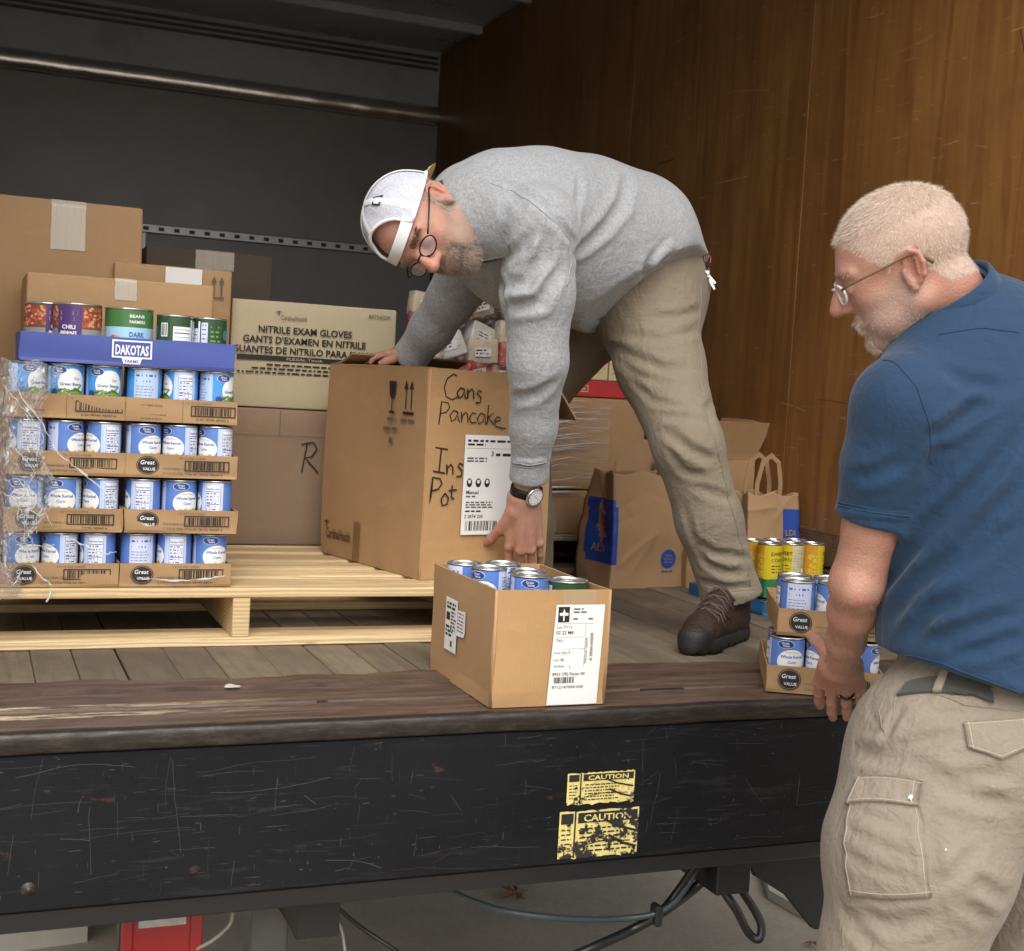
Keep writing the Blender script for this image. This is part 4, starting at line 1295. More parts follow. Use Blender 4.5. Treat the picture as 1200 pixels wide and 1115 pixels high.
can('chili', .098 + .058, 2.930 + .125, zt + .0025, 112, 'large bean photo can of chili beans at the left end of the blue tray', 'cans in the blue tray')
can('chili', .098 + .113, 2.930 + .056, zt + .0025, 68, 'large can of chili beans with purple panel in the blue tray', 'cans in the blue tray')
can('kidney', .098 + .219, 2.930 + .057, zt + .0025, 78, 'large green topped pale blue can of kidney beans in the blue tray', 'cans in the blue tray')
can('green', .098 + .315, 2.930 + .048, zt + .0025, -8, 'dark green can turned to its white nutrition panel in the blue tray', 'cans in the blue tray')
can('green', .098 + .390, 2.930 + .070, zt + .0025, -96, 'dark green can with a teal badge at the right end of the blue tray', 'cans in the blue tray')

# loose cans in the small box on the sill
zc = .0065 + .108
for k, (x, y, kind, f, dz, lab) in enumerate((
        (.045, .300, 'corn', 40, .008, 'blue can in the far left corner of the small box'),
        (.062, .205, 'corn', -50, .012, 'blue can with bright blue badge, left of the second row in the small box'),
        (.125, .285, 'corn', 100, .010, 'pale blue can at the back middle of the small box'),
        (.142, .190, 'corn', 90, .008, 'pale blue can in the centre of the small box'),
        (.110, .105, 'corn', -10, .012, 'blue can nearest the front middle of the small box, its name showing'),
        (.188, .092, 'green', 200, .004, 'dark green can with shiny rim in the front right corner of the small box'))):
    can(kind, .927 + x, 2.302 + y, zc + dz, f, lab, 'cans in the small box')
ins = MB().box((.006, .006, .0065), (W2 - .006, D2 - .006, zc + .003), CARD_IN, .002).build('box_divider', sb)

# stack by the right wall: teal and green trays, yellow cans on top
TEALT, GREENT = ink('tray teal', (.020, .115, .26), .5), ink('tray green', (.030, .17, .075), .5)
def plain_tray(loc, w, d, h, m, label, rz):
    t = root('can_tray', loc, label, 'tray', rz, 'coloured trays by the plywood wall')
    for O, U, nm in (((0, 0, 0), (w, 0, 0), 'front_panel'), ((w, 0, 0), (0, d, 0), 'side_panel'), ((w, d, 0), (-w, 0, 0), 'back_panel'), ((0, d, 0), (0, -d, 0), 'side_panel')):
        b = MB(); slab(b, O, U, (0, 0, h), .003, m, 0, 6, 3, .0012); b.build(nm, t)
    MB().box((0, 0, -.0003), (w, d, .002), m, .0004).build('bottom_panel', t)
    return t
rzs = .10
O3 = np.array([2.105, 3.20, 0])
Rz = rotz(rzs)
plain_tray(tuple(O3), .245, .36, .040, TEALT, 'teal tray of silver cans on the bed, bottom of the stack by the plywood', rzs)
plain_tray(tuple(O3 + [0, 0, .052]), .245, .168, .052, GREENT, 'green tray under the yellow cans by the plywood wall', rzs)
for z, kind, zn in ((.0025, 'short', 'teal'), (.0910, 'yellow', 'green')):
    for j in range(2):
        for i in range(3):
            q = O3 + Rz @ np.array([.044 + .078 * i, .044 + .078 * j, z])
            lab = f'{"yellow" if kind == "yellow" else "short silver"} can in the {zn} tray, {("near", "middle", "far")[j]} row, {("left", "centre", "right")[i]} one'
            can(kind, q[0], q[1], q[2], (20, -50, 70)[i] - 5 + 40 * j, lab, f'cans in the {zn} tray')
def gv_pair(O, rz, label, z, n, seed, fs, nm):
    O = np.array(O); R = rotz(rz)
    tray(tuple(O), .2355, .312, .0560, label, rz, logo=True, seed=seed, group='trays being set down at the sill')
    k = 0
    for j in range(n):
        for i in range(3):
            q = O + R @ np.array([.0405 + .0772 * i, .0425 + .078 * j, .0022])
            can('corn', q[0], q[1], q[2], math.degrees(rz) + fs[(i + j) % 3], f'blue can in the {nm} tray at the sill, {("front", "second", "third")[j]} row, {("left", "middle", "right")[i]} one', 'blue cans at the sill')
MB().box((.004, .004, .002), (.241, .164, .038), GREENT, .001).build('tray_filler', [o_ for o_ in bpy.data.objects if o_.get('label', '').startswith('green tray under')][0])
gv_pair((1.562, 2.345, .0012), -.52, 'lower brown tray of blue cans at the sill, under the standing man\'s hand', 0, 2, 50, (2, -70, 60), 'lower')
gv_pair((1.592, 2.362, .1170), -.50, 'upper brown tray of blue cans at the sill beside the standing man\'s forearm', 0, 2, 60, (112, -90, 40), 'upper')

# ---------------------------------------------------------------- paper bags
def paper_bag(loc, w, d, h, rz, label, seed, top=.55, m=None, handles=False, lean=(0, 0), blue=None):
    """Crumpled, open-topped grocery bag: creased sides, pinched towards the top."""
    o = root('paper_bag', loc, label, 'paper bag', rz)
    rs = np.random.RandomState(seed)
    n1, n2, nv = 30, 20, 64
    per = []
    for t in np.linspace(0, 1, n1, endpoint=False): per.append((-w / 2 + w * t, -d / 2))
    for t in np.linspace(0, 1, n2, endpoint=False): per.append((w / 2, -d / 2 + d * t))
    for t in np.linspace(0, 1, n1, endpoint=False): per.append((w / 2 - w * t, d / 2))
    for t in np.linspace(0, 1, n2, endpoint=False): per.append((-w / 2, d / 2 - d * t))
    per = np.array(per); n = len(per)
    seg = []
    for k in range(22):                                   # long creases, most of them slanting
        c = np.array([rs.uniform(-.5, .5) * w, rs.choice((-.5, .5)) * d, rs.uniform(.05, .95) * h]) if rs.rand() < .65 else np.array([rs.choice((-.5, .5)) * w, rs.uniform(-.5, .5) * d, rs.uniform(.05, .95) * h])
        an = rs.uniform(0, math.pi); L = rs.uniform(.04, .13)
        t_ = np.array([math.cos(an) if abs(abs(c[1]) - d / 2) < 1e-6 else 0, math.cos(an) if abs(abs(c[0]) - w / 2) < 1e-6 else 0, math.sin(an)]) * L
        seg.append((c - t_, c + t_, rs.choice((-1, 1)) * rs.uniform(.003, .0065)))
    fr, ph = rs.randn(7, 3) * 16, rs.rand(7) * 6
    V = []
    for j in range(nv + 1):
        v = j / nv
        z = h * v
        k = 1 - (1 - top) * max(0, v - .45) ** 1.4 * 1.6
        for i, (x, y) in enumerate(per):
            p = np.array([x * (1 - (1 - k) * .25) + lean[0] * v, y * k + lean[1] * v, z])
            nn = np.array([x / w, y / d, 0]); nn /= np.linalg.norm(nn) + 1e-9
            q0 = np.array([x, y, z])
            cr = .0045 * np.sin(fr @ q0 + ph).sum() / 2.2
            for A_, B_, am in seg:
                ab = B_ - A_; tt = min(1, max(0, ((q0 - A_) @ ab) / (ab @ ab)))
                cr += am * math.exp(-np.linalg.norm(q0 - A_ - tt * ab) / .011)
            gus = -.016 * (1 - abs(2 * y / d)) * min(1, v * 2) if abs(abs(x) - w / 2) < 1e-6 else 0      # side gussets fold inwards
            p = p + nn * (cr * min(1, v * 6) + gus)
            if j == nv: p[2] += .006 * math.sin(i * .37 + seed)
            V.append(p)
    b = MB(); b.slot(m or BAGPAPER); fs = [(j * n + i, j * n + (i + 1) % n, (j + 1) * n + (i + 1) % n, (j + 1) * n + i) for j in range(nv) for i in range(n)]
    mm = m or BAGPAPER
    for f in fs:
        c = np.mean([V[q] for q in f], axis=0)
        if blue and blue(c, w, d): b.add([], [], BAGBLUE)
        b.f.append(list(f)); b.mi.append(b.slot(BAGBLUE if blue and blue(c, w, d) else mm)); b.sm.append(True)
    b.v = [tuple(map(float, p)) for p in V]
    inner = [np.array(q) * [.985, .985, 1] for q in V[n * 8:]]
    fs2 = [(j * n + i, (j + 1) * n + i, (j + 1) * n + (i + 1) % n, j * n + (i + 1) % n) for j in range(nv - 8) for i in range(n)]
    b.add(inner, fs2, mm, True)
    q = len(V); last = [(nv * n + i, nv * n + (i + 1) % n, q + (nv - 8) * n + (i + 1) % n, q + (nv - 8) * n + i) for i in range(n)]
    for f in last: b.f.append(list(f)); b.mi.append(0); b.sm.append(False)
    b.build('bag_body', o)
    if handles:
        for sy in (-1, 1):
            hb = MB()
            pts_ = [(-.045, sy * d * .18, h - .07), (-.045, sy * d * .2, h + .03), (-.030, sy * d * .22, h + .095), (0, sy * d * .22, h + .115), (.030, sy * d * .22, h + .095), (.045, sy * d * .2, h + .03), (.045, sy * d * .18, h - .07)]
            P = np.array(pts_) + [lean[0], lean[1], 0]
            N = len(P); T = np.gradient(P, axis=0); T /= np.linalg.norm(T, axis=1)[:, None]
            S_w = np.cross(T, [0, 1, 0]) * .008
            q = list(P - S_w) + list(P + S_w)
            q2 = [x + [0, .0025, 0] for x in q]
            ff = [(i, i + 1, N + i + 1, N + i) for i in range(N - 1)]
            hb.add(q + q2, ff + [tuple(2 * N + a for a in f[::-1]) for f in ff] + [(i, i + 1, 2 * N + i + 1, 2 * N + i)[::-1] for i in range(N - 1)] + [(N + i, N + i + 1, 3 * N + i + 1, 3 * N + i) for i in range(N - 1)], mm)
            hb.build('handle', o)
    return o
BAGBLUE = plain('bag print blue', (.018, .06, .30), .55, 0, .1)
def on_bag(o, p, axis, side, u0, v0, rz=0.0):
    """Lay flat print on a bag side (axis 1: front face, axis 0: left face), following its creases."""
    body = [c for c in o.children if c.name.startswith('bag_body')][0]
    P = np.array([v.co for v in body.data.vertices])
    half = len(P) // 2
    sel = P[(P[:, axis] * side > 0)]
    q = MB(); oth = 1 - axis
    for V2, f, m, la in p.items:
        u = u0 + V2[:, 0] * (1 if axis == 1 else -1); v = v0 + V2[:, 1]
        out = []
        for a, b_ in zip(u, v):
            dd = (sel[:, oth] - a) ** 2 + (sel[:, 2] - b_) ** 2
            k = np.argsort(dd)[:5]; k = k[np.argsort(-sel[k, axis] * side)][:3]
            y = sel[k, axis].mean() + side * (.0022 + .0004 * la)
            out.append((a, y, b_) if axis == 1 else (y, a, b_))
        q.add(out, f, m)
    return q.build('print', o)
b1 = paper_bag((1.985, 3.800, 0), .285, .19, .36, .16, 'crumpled brown grocery bag with blue panel and round blue badge', 3, .45,
    blue=lambda c, w, d: .075 < c[2] < .275 and ((c[0] < -w / 2 * .86 and c[1] < .06) or (c[0] < -w / 2 + .012 and c[1] < 0)))
p = Print()
p.oval(0, 0, .030, .030, BAGBLUE, 1); p.text('PLEASE', 0, .008, .009, BAGPAPER, .01, 'C'); p.text('RECYCLE', 0, -.003, .009, BAGPAPER, .01, 'C'); p.text('THIS BAG', 0, -.014, .008, BAGPAPER, .01, 'C')
p.lines(-.024, -.042, .024, 1, .01, .004, BAGBLUE, ragged=0)
on_bag(b1, p, 1, -1, .080, .090)
p = Print()
for i in range(4): p.poly([(.03 + .008 * i, .160 - .022 * i), (.082, .148 - .022 * i), (.082, .138 - .022 * i), (.03 + .008 * i, .150 - .022 * i)], BAGPAPER, 2)
p.text('ALDI', .012, .022, .034, BAGPAPER, .02, width=.078)
on_bag(b1, p, 0, -1, .045, .085)
b2 = paper_bag((2.15, 4.07, .12), .26, .17, .33, -.12, 'brown grocery bag leaning behind the blue-panelled bag, partly behind the man\'s leg', 9, .5,
    blue=lambda c, w, d: .03 < c[2] < .17 and c[0] > w / 2 - .05 and c[1] < 0)
closed_carton('shipping_carton', (2.05, 3.98, 0), (.30, .22, .118), -.02, CARD, 'flat carton the rear grocery bag stands on', seed=41)
b3 = paper_bag((2.252, 3.470, .044), .20, .13, .285, .12, 'brown handled paper bag with blue corner against the plywood wall', 15, .6, handles=True,
    blue=lambda c, w, d: .13 < c[2] < .24 and c[0] > .04 and c[1] < 0)
p = Print(); p.text('LDI', 0, 0, .026, BAGPAPER, .02); on_bag(b3, p, 1, -1, .046, .16)

# ---------------------------------------------------------------- loose stretch film over the left edge of the can stack
rs = np.random.RandomState(77)
fm = MB(); nu, nv = 44, 90
V = []
edge = [(0, .60, .18), (.12, .50, .135), (.25, .40, .16), (.38, .335, .18), (.5, .28, .14), (.62, .21, .12), (.8, .16, .10), (1, .118, .125)]
ts = [e[0] for e in edge]
for j in range(nv):
    t = j / (nv - 1)
    z = np.interp(t, ts, [e[1] for e in edge]); xr = np.interp(t, ts, [e[2] for e in edge]) + .008 * math.sin(17 * t) + .004 * math.sin(41 * t)
    for i in range(nu):
        s_ = i / (nu - 1)
        x = .045 + (xr - .045) * s_
        y = 2.915 - .010 * math.sin(s_ * 5 + 6 * t) * s_ - .014 * abs(math.sin(11 * s_ + 9 * t + 2 * math.sin(7 * t))) - .012 * rs.rand()
        if s_ < .12: y += (.12 - s_) * 1.2
        V.append((x, y, z + .006 * math.sin(13 * s_ + 5 * t)))
fm.add(V, [(j * nu + i, (j + 1) * nu + i, (j + 1) * nu + i + 1, j * nu + i + 1) for j in range(nv - 1) for i in range(nu - 1)], mat_film('torn stretch film', .34, (9, 9, 6), .10), False)
film = fm.build('stretch_film', label='torn clear stretch film hanging over the left edge of the can stack', cat='plastic film')
GLINT = plain('bunched clear film', (.70, .71, .72), .16, 0, .1)
GLINT.node_tree.nodes['Principled BSDF'].inputs['Alpha'].default_value = .55
ed = MB()
def cord(pts, r): 
    P = np.array(pts, float); t = np.linspace(0, len(P) - 1, len(P) * 5); Q = np.stack([np.interp(t, np.arange(len(P)), P[:, k]) for k in range(3)], 1)
    Q += rs.randn(*Q.shape) * .0012; ed.tube(Q, np.abs(r * (1 + .5 * rs.randn(len(Q)))).clip(.0004, .004), GLINT, 6)
Yf = 2.900
for q_ in range(7):
    z0, x0 = .16 + .42 * rs.rand(), .055 + .06 * rs.rand()
    cord([(x0, Yf, z0), (x0 + .02 + .03 * rs.rand(), Yf - .004, z0 - .02 - .04 * rs.rand()), (x0 + .02 + .05 * rs.rand(), Yf, z0 - .06 - .05 * rs.rand())], .0009)
cord([(.075, Yf, .585), (.10, Yf, .53), (.14, Yf, .48), (.175, Yf, .415), (.215, Yf, .385), (.255, Yf, .352), (.275, Yf, .330)], .0016)
cord([(.075, Yf, .33), (.10, Yf, .315), (.12, Yf, .335), (.10, Yf, .36)], .0015)
cord([(.10, Yf, .225), (.15, Yf, .222), (.175, Yf, .226)], .0012)
cord([(.185, Yf, .250), (.23, Yf, .225), (.275, Yf, .205), (.30, Yf, .212)], .0014)
cord([(.120, Yf, .30), (.115, Yf, .24), (.125, Yf, .20), (.15, Yf, .16), (.175, Yf, .14), (.165, Yf, .105)], .0018)
cord([(.08, Yf, .20), (.085, Yf, .16), (.10, Yf, .14), (.115, Yf, .17)], .002)
cord([(.35, 2.925, .152), (.42, 2.922, .146), (.50, 2.922, .150), (.535, 2.923, .158)], .0018)
ed.build('film_fold', film)

# ---------------------------------------------------------------- under the bumper
tl = root('tail_lamp', (.350, 2.40, -.345), 'red truck tail lamp with clear reversing strip, hanging under the bumper', 'lamp')
REDL = Nodes('red lamp lens'); REDL.set(Base_Color=(.27, .005, .010), Roughness=.10); REDL.b.inputs['Coat Weight'].default_value = .6
CLRL = plain('clear ribbed lens', (.45, .44, .42), .18, 0, .3, 60, .6)
q = MB(); q.box((-.072, 0, -.19), (.072, .05, .0), BLACK, .006); q.build('housing', tl)
q = MB(); q.box((-.070, -.016, -.188), (.070, .0, -.006), REDL.m, .012); q.build('red_lens', tl)
q = MB(); q.box((-.042, -.019, -.050), (.042, -.0165, -.022), CLRL, .001)
for i in range(14): q.box((-.040 + .006 * i, -.0205, -.049), (-.037 + .006 * i, -.019, -.023), CLRL, .0005)
q.build('clear_strip', tl)
for x_ in (.050, -.072): MB().box((x_, -.024, -.188), (x_ + .022, -.0165, -.004), REDL.m, .004).build('lens_rim', tl)
GREYM = plain('weathered grey steel', (.115, .115, .11), .5, .4, .4, 9, .3)
sp = root('support_leg', (.572, 2.50, -.338), 'grey weathered steel leg under the truck bed beside the tail lamp', 'support')
q = MB(); q.box((-.036, 0, -.56), (.036, .07, 0), GREYM, .003); q.build('post', sp)
q = MB(); q.prism([(.036, .02, 0), (.11, .02, 0), (.036, .02, -.11)], (0, .012, 0), BLACK); q.build('gusset', sp)
mf = root('mud_flap', (1.62, 2.46, -.338), 'black rubber flap and bracket under the right end of the bumper', 'mud flap', .05)
q = MB(); q.prism([(-.02, 0, -.02), (.26, 0, -.02), (.26, 0, -.255), (.20, 0, -.25), (.12, 0, -.165), (.03, 0, -.11)], (0, .018, 0), RUBBER); q.build('rubber_sheet', mf)
q = MB(); q.box((-.06, -.02, -.06), (.28, .05, 0), BLACK, .004); q.build('bracket', mf)
def cable(name, pts, rad, m, label):
    P = np.array(pts, float); n = len(P)
    t = np.linspace(0, n - 1, n * 8); i = np.clip(t.astype(int), 0, n - 2); f = (t - i)[:, None]
    g = np.gradient(P, axis=0)
    h00, h10, h01, h11 = 2 * f**3 - 3 * f**2 + 1, f**3 - 2 * f**2 + f, -2 * f**3 + 3 * f**2, f**3 - f**2
    Q = h00 * P[i] + h10 * g[i] + h01 * P[i + 1] + h11 * g[i + 1]
    return MB().tube(Q, rad, m, 10).build(name, label=label, cat='cable')
HOSE = plain('black hose', (.012, .012, .013), .35, 0, .2); HOSEB = plain('dark blue hose', (.045, .06, .07), .4, 0, .2); WIRE = plain('pale wire', (.24, .23, .20), .5, 0, .2)
cable('cable', [(1.494, 2.38, -.337), (1.494, 2.38, -.374), (1.458, 2.40, -.43), (1.368, 2.38, -.469), (1.311, 2.40, -.508), (1.204, 2.38, -.53), (1.047, 2.40, -.595), (.92, 2.45, -.75)], .0105, HOSE, 'black hose running from the hanging loop down to the left')
cable('cable', [(1.464, 2.36, -.337), (1.466, 2.36, -.365), (1.508, 2.38, -.427), (1.535, 2.36, -.469), (1.585, 2.38, -.535), (1.606, 2.37, -.546), (1.612, 2.38, -.512), (1.575, 2.40, -.45), (1.510, 2.38, -.376), (1.50, 2.38, -.337)], .0095, HOSE, 'black cable loop hanging below the bumper')
cable('cable', [(1.484, 2.37, -.337), (1.484, 2.37, -.385), (1.543, 2.39, -.393), (1.55, 2.37, -.418), (1.526, 2.39, -.442), (1.486, 2.37, -.413), (1.534, 2.39, -.407), (1.585, 2.41, -.446), (1.56, 2.40, -.42), (1.52, 2.38, -.39), (1.55, 2.38, -.337)], .0075, HOSE, 'tangled black wire bundle tied above the cable loop')
cable('cable', [(1.436, 2.37, -.337), (1.436, 2.37, -.366), (1.401, 2.39, -.44), (1.350, 2.37, -.472)], .0085, HOSE, 'short black hose joining the longer hose under the bumper')
cable('cable', [(.860, 2.37, -.337), (.878, 2.37, -.367), (.996, 2.39, -.428), (1.119, 2.37, -.451), (1.264, 2.39, -.476), (1.362, 2.37, -.461), (1.43, 2.38, -.41), (1.46, 2.38, -.337)], .0065, HOSEB, 'thin blue-grey hose sagging under the bumper')
MB().box((1.345, 2.36, -.492), (1.362, 2.392, -.448), RUBBER, .004).build('hose_clip', label='black clip holding the hoses together below the bumper', cat='clip')
cable('cable', [(.64, 2.40, -.337), (.659, 2.40, -.378), (.726, 2.42, -.447), (.809, 2.40, -.504), (.908, 2.42, -.579)], .0045, HOSE, 'thin black wire slanting under the bumper beside the support leg')
cable('cable', [(.63, 2.40, -.337), (.643, 2.40, -.373), (.689, 2.42, -.443), (.697, 2.40, -.491), (.719, 2.42, -.573)], .003, WIRE, 'pale thin wire hanging beside the support leg')
cable('cable', [(.469, 2.36, -.337), (.472, 2.37, -.380), (.468, 2.38, -.405), (.438, 2.37, -.425), (.410, 2.38, -.443)], .0035, WIRE, 'short wire curling out behind the tail lamp')
LEAFM = plain('dry leaf', (.17, .075, .035), .7, 0, .3, 30)
lf = MB(); ang = [0, 30, 55, 85, 110, 140, 180, 215, 250, 270, 290, 325]; rad = [.06, .025, .058, .028, .066, .026, .058, .022, .02, .045, .02, .022]
lf.add([(0, 0, .012)] + [(math.cos(math.radians(a)) * q_, math.sin(math.radians(a)) * q_, .004 + .012 * (k % 2)) for k, (a, q_) in enumerate(zip(ang, rad))], [(0, 1 + k, 1 + (k + 1) % 12) for k in range(12)], LEAFM)
lo = lf.build('dry_leaf', label='dry brown leaf lying on the concrete under the truck', cat='leaf'); lo.location = (1.541, 3.55, BZ + .006); lo.rotation_euler = (.25, 0, .4)
r = random.Random(9)
for k, (x, y) in enumerate(((2.22, 3.02), (2.36, 3.10), (2.05, 2.95), (2.43, 3.35))):
    o = lo.copy(); COL.objects.link(o); o.location = (x, y, BZ + (.032 if k in (1, 3) else .006)); o.scale = (.45,) * 3; o.rotation_euler = (.1, .1, r.random() * 6)
    o['label'] = ('small dry leaf on the concrete nearest the standing man', 'small dry leaf on the raised slab below the mud flap', 'small dry leaf in the shade left of the mud flap', 'small dry leaf at the far edge of the raised slab')[k]
    o['group'] = 'dry leaves on the ground'
lo['group'] = 'dry leaves on the ground'
# ---------------------------------------------------------------- bodies as one implicit surface each
class Field:
    """Signed distance field built from soft-joined primitives; mesh() turns it into one closed surface."""
    def __init__(s, sc=1.0):
        s.p = []; s.sc = sc
    def cone(s, a, b, ra, rb, k=.01, op='u', flat=None):
        a, b = np.array(a, float), np.array(b, float); ab = b - a; L2 = ab @ ab + 1e-12; ra, rb = ra * s.sc, rb * s.sc
        if flat is None:
            def f(P):
                t = np.clip(((P - a) @ ab) / L2, 0, 1)
                return np.linalg.norm(P - a - t[:, None] * ab, axis=1) - (ra + (rb - ra) * t)
        else:                                    # (axis, factor): cross-section squeezed along the axis
            n, q = np.array(flat[0], float), flat[1]; n /= np.linalg.norm(n)
            def f(P):
                t = np.clip(((P - a) @ ab) / L2, 0, 1)
                D = P - a - t[:, None] * ab
                D = D + np.outer(D @ n, n) * (q - 1)
                return (np.linalg.norm(D, axis=1) - (ra + (rb - ra) * t)) / (1 + .35 * (q - 1))
        s.p.append((op, k, f)); return s
    def chain(s, pts, rad, k=.01, op='u', flat=None):
        for i in range(len(pts) - 1): s.cone(pts[i], pts[i + 1], rad[i], rad[i + 1], k if i else k, op, flat)
        return s
    def ell(s, c, r, R=None, k=.01, op='u'):
        c, r = np.array(c, float), np.array(r, float) * s.sc; R = np.eye(3) if R is None else np.array(R)
        def f(P):
            q = (P - c) @ R
            k0 = np.linalg.norm(q / r, axis=1); k1 = np.linalg.norm(q / (r * r), axis=1) + 1e-9
            return np.where(k0 < 1e-4, -r.min(), k0 * (k0 - 1) / k1)
        s.p.append((op, k, f)); return s
    def box(s, c, h, R=None, r=.005, k=.005, op='u'):
        c, h = np.array(c, float), np.array(h, float) - r; R = np.eye(3) if R is None else np.array(R)
        def f(P):
            q = np.abs((P - c) @ R) - h
            return np.linalg.norm(np.maximum(q, 0), axis=1) + np.minimum(q.max(axis=1), 0) - r
        s.p.append((op, k, f)); return s
    def plane(s, c, n, k=.003):
        """Cut away everything on the side the normal points to."""
        c, n = np.array(c, float), np.array(n, float); n /= np.linalg.norm(n)
        s.p.append(('i', k, lambda P: (P - c) @ n)); return s
    def fold(s, pts, amp, w):
        """A crease (amp > 0) or a ridge (amp < 0) along a polyline lying on the surface, fading at both ends."""
        Q = np.array(pts, float); n = len(Q)
        L = np.concatenate([[0], np.cumsum(np.linalg.norm(np.diff(Q, axis=0), axis=1))]); L /= L[-1]
        c = Q.mean(0); rad = np.linalg.norm(Q - c, axis=1).max() + 3 * w
        def f(P):
            best = np.full(len(P), 1e9); par = np.zeros(len(P))
            for i in range(n - 1):
                ab = Q[i + 1] - Q[i]
                t = np.clip(((P - Q[i]) @ ab) / (ab @ ab + 1e-12), 0, 1)
                d = np.linalg.norm(P - Q[i] - t[:, None] * ab, axis=1)
                m = d < best; best[m] = d[m]; par[m] = (L[i] + (L[i + 1] - L[i]) * t)[m]
            e = np.minimum(1, np.minimum(par, 1 - par) * 4 + .15)
            g = best / w
            return amp * e * (np.exp(-1.15 * g ** 1.5) - .42 * np.exp(-(g - 1.8) ** 2 * 1.5))
        s.p.append(('f', (c, rad), f)); return s
    def join(s, o, k=.01):
        """Soft union with another field as a whole (a sleeve cut at its hem, say)."""
        s.p.append(('u', k, lambda P: o(P))); return s
    def __call__(s, P):
        P = np.asarray(P, float).reshape(-1, 3)
        d = np.full(len(P), 10.0)
        for op, k, f in s.p:
            d = s.comb(op, k, f(P), d)
        return d
    @staticmethod
    def comb(op, k, v, d):
        if op == 'u':
            h = np.maximum(k - np.abs(d - v), 0) / max(k, 1e-6); return np.minimum(d, v) - h * h * k * .25
        if op == 'f': return d + v
        if op == 's': v = -v
        h = np.maximum(k - np.abs(d - v), 0) / max(k, 1e-6); return np.maximum(d, v) + h * h * k * .25
    def grad(s, P, e=.001):
        P = np.asarray(P, float)
        return np.stack([s(P + np.eye(3)[i] * e) - s(P - np.eye(3)[i] * e) for i in range(3)], 1) / (2 * e)
    def snap(s, P, off=0.0, it=6):
        """Move points onto the surface (plus an offset)."""
        P = np.array(P, float)
        for _ in range(it):
            g = s.grad(P); P = P - g * ((s(P) - off) / (np.sum(g * g, 1) + 1e-6))[:, None] * .9
        return P
    def mesh(s, lo, hi, h, fine=(), B=12):
        """Surface nets on a grid of step h, refined to smaller steps inside the 'fine' intervals [(axis, a, b, step)]."""
        ax = []
        for i in range(3):
            x, xs = lo[i], [lo[i]]
            while x < hi[i]:
                st = h
                for (fa, a, b, q) in fine:
                    if fa == i and a <= x < b: st = min(st, q)
                x += st; xs.append(x)
            while (len(xs) - 1) % B: xs.append(xs[-1] + h)
            ax.append(np.array(xs))
        n = [len(a) - 1 for a in ax]
        nb = [q // B for q in n]
        I = np.stack(np.meshgrid(*[np.arange(q) for q in nb], indexing='ij'), -1).reshape(-1, 3)
        c0 = np.stack([ax[i][I[:, i] * B] for i in range(3)], 1); c1 = np.stack([ax[i][(I[:, i] + 1) * B] for i in range(3)], 1)
        cen = (c0 + c1) / 2; half = np.linalg.norm(c1 - c0, axis=1) / 2
        vals = []; d = np.full(len(cen), 10.0)
        for op, k, f in s.p:
            if op == 'f':
                vals.append(np.linalg.norm(cen - k[0], axis=1) - k[1]); continue
            v = f(cen); vals.append(v); d = s.comb(op, k, v, d)
        keep = np.where(np.abs(d) < half * 1.35 + .03)[0]
        if not len(keep): raise RuntimeError('empty field')
        g = np.arange(B + 1)
        G = np.stack(np.meshgrid(g, g, g, indexing='ij'), -1).reshape(-1, 3)
        m = len(G)
        ids = I[keep][:, None, :] * B + G[None]                      # grid index of every sample
        P = np.stack([ax[i][ids[..., i]] for i in range(3)], -1)
        D = np.full((len(keep), m), 10.0)
        du = np.full(len(keep), 10.0)
        for v in [vals[j][keep] for j in range(len(s.p)) if s.p[j][0] == 'u']: du = np.minimum(du, v)
        for (op, k, f), v in zip(s.p, vals):
            v = v[keep]
            if op == 'u': sel = v < du + 2.3 * half[keep] + 2 * k
            elif op == 'f': sel = v < half[keep]
            elif op == 's': sel = v < half[keep] * 1.5 + k + .02
            else: sel = v > -half[keep] * 1.5 - k - .02
            w = np.where(sel)[0]
            for q in range(0, len(w), 400):
                ww = w[q:q + 400]
                D[ww] = s.comb(op, k, f(P[ww].reshape(-1, 3)).reshape(len(ww), m), D[ww])
        D = D.reshape(len(keep), B + 1, B + 1, B + 1)
        inside = D < 0
        dims = np.array(n, dtype=np.int64) + 2
        def key(a): return (a[:, 0].astype(np.int64) * dims[1] + a[:, 1]) * dims[2] + a[:, 2]
        cnt = sum(inside[:, i:B + i, j:B + j, k:B + k].astype(np.int8) for i in (0, 1) for j in (0, 1) for k in (0, 1))
        cells = np.argwhere((cnt > 0) & (cnt < 8))
        b, ci = cells[:, 0], cells[:, 1:]
        acc = np.zeros((len(cells), 3)); w = np.zeros(len(cells))
        cor = [(i, j, k) for i in (0, 1) for j in (0, 1) for k in (0, 1)]
        pos = lambda gi: np.stack([ax[i][gi[:, i]] for i in range(3)], 1)
        base = I[keep][b] * B + ci
        cv = {c: D[b, ci[:, 0] + c[0], ci[:, 1] + c[1], ci[:, 2] + c[2]] for c in cor}
        cp = {c: pos(base + np.array(c)) for c in cor}
        for x in cor:
            for a in range(3):
                if x[a] == 0:
                    y = list(x); y[a] = 1; y = tuple(y)
                    va, vb = cv[x], cv[y]
                    sg = (va < 0) != (vb < 0)
                    t = np.where(sg, va / np.where(np.abs(va - vb) < 1e-9, 1, va - vb), 0)
                    acc += np.where(sg[:, None], cp[x] + (cp[y] - cp[x]) * t[:, None], 0); w += sg
        V = acc / np.maximum(w, 1)[:, None]
        K = key(base)
        K, first = np.unique(K, return_index=True); V = V[first]
        F = []
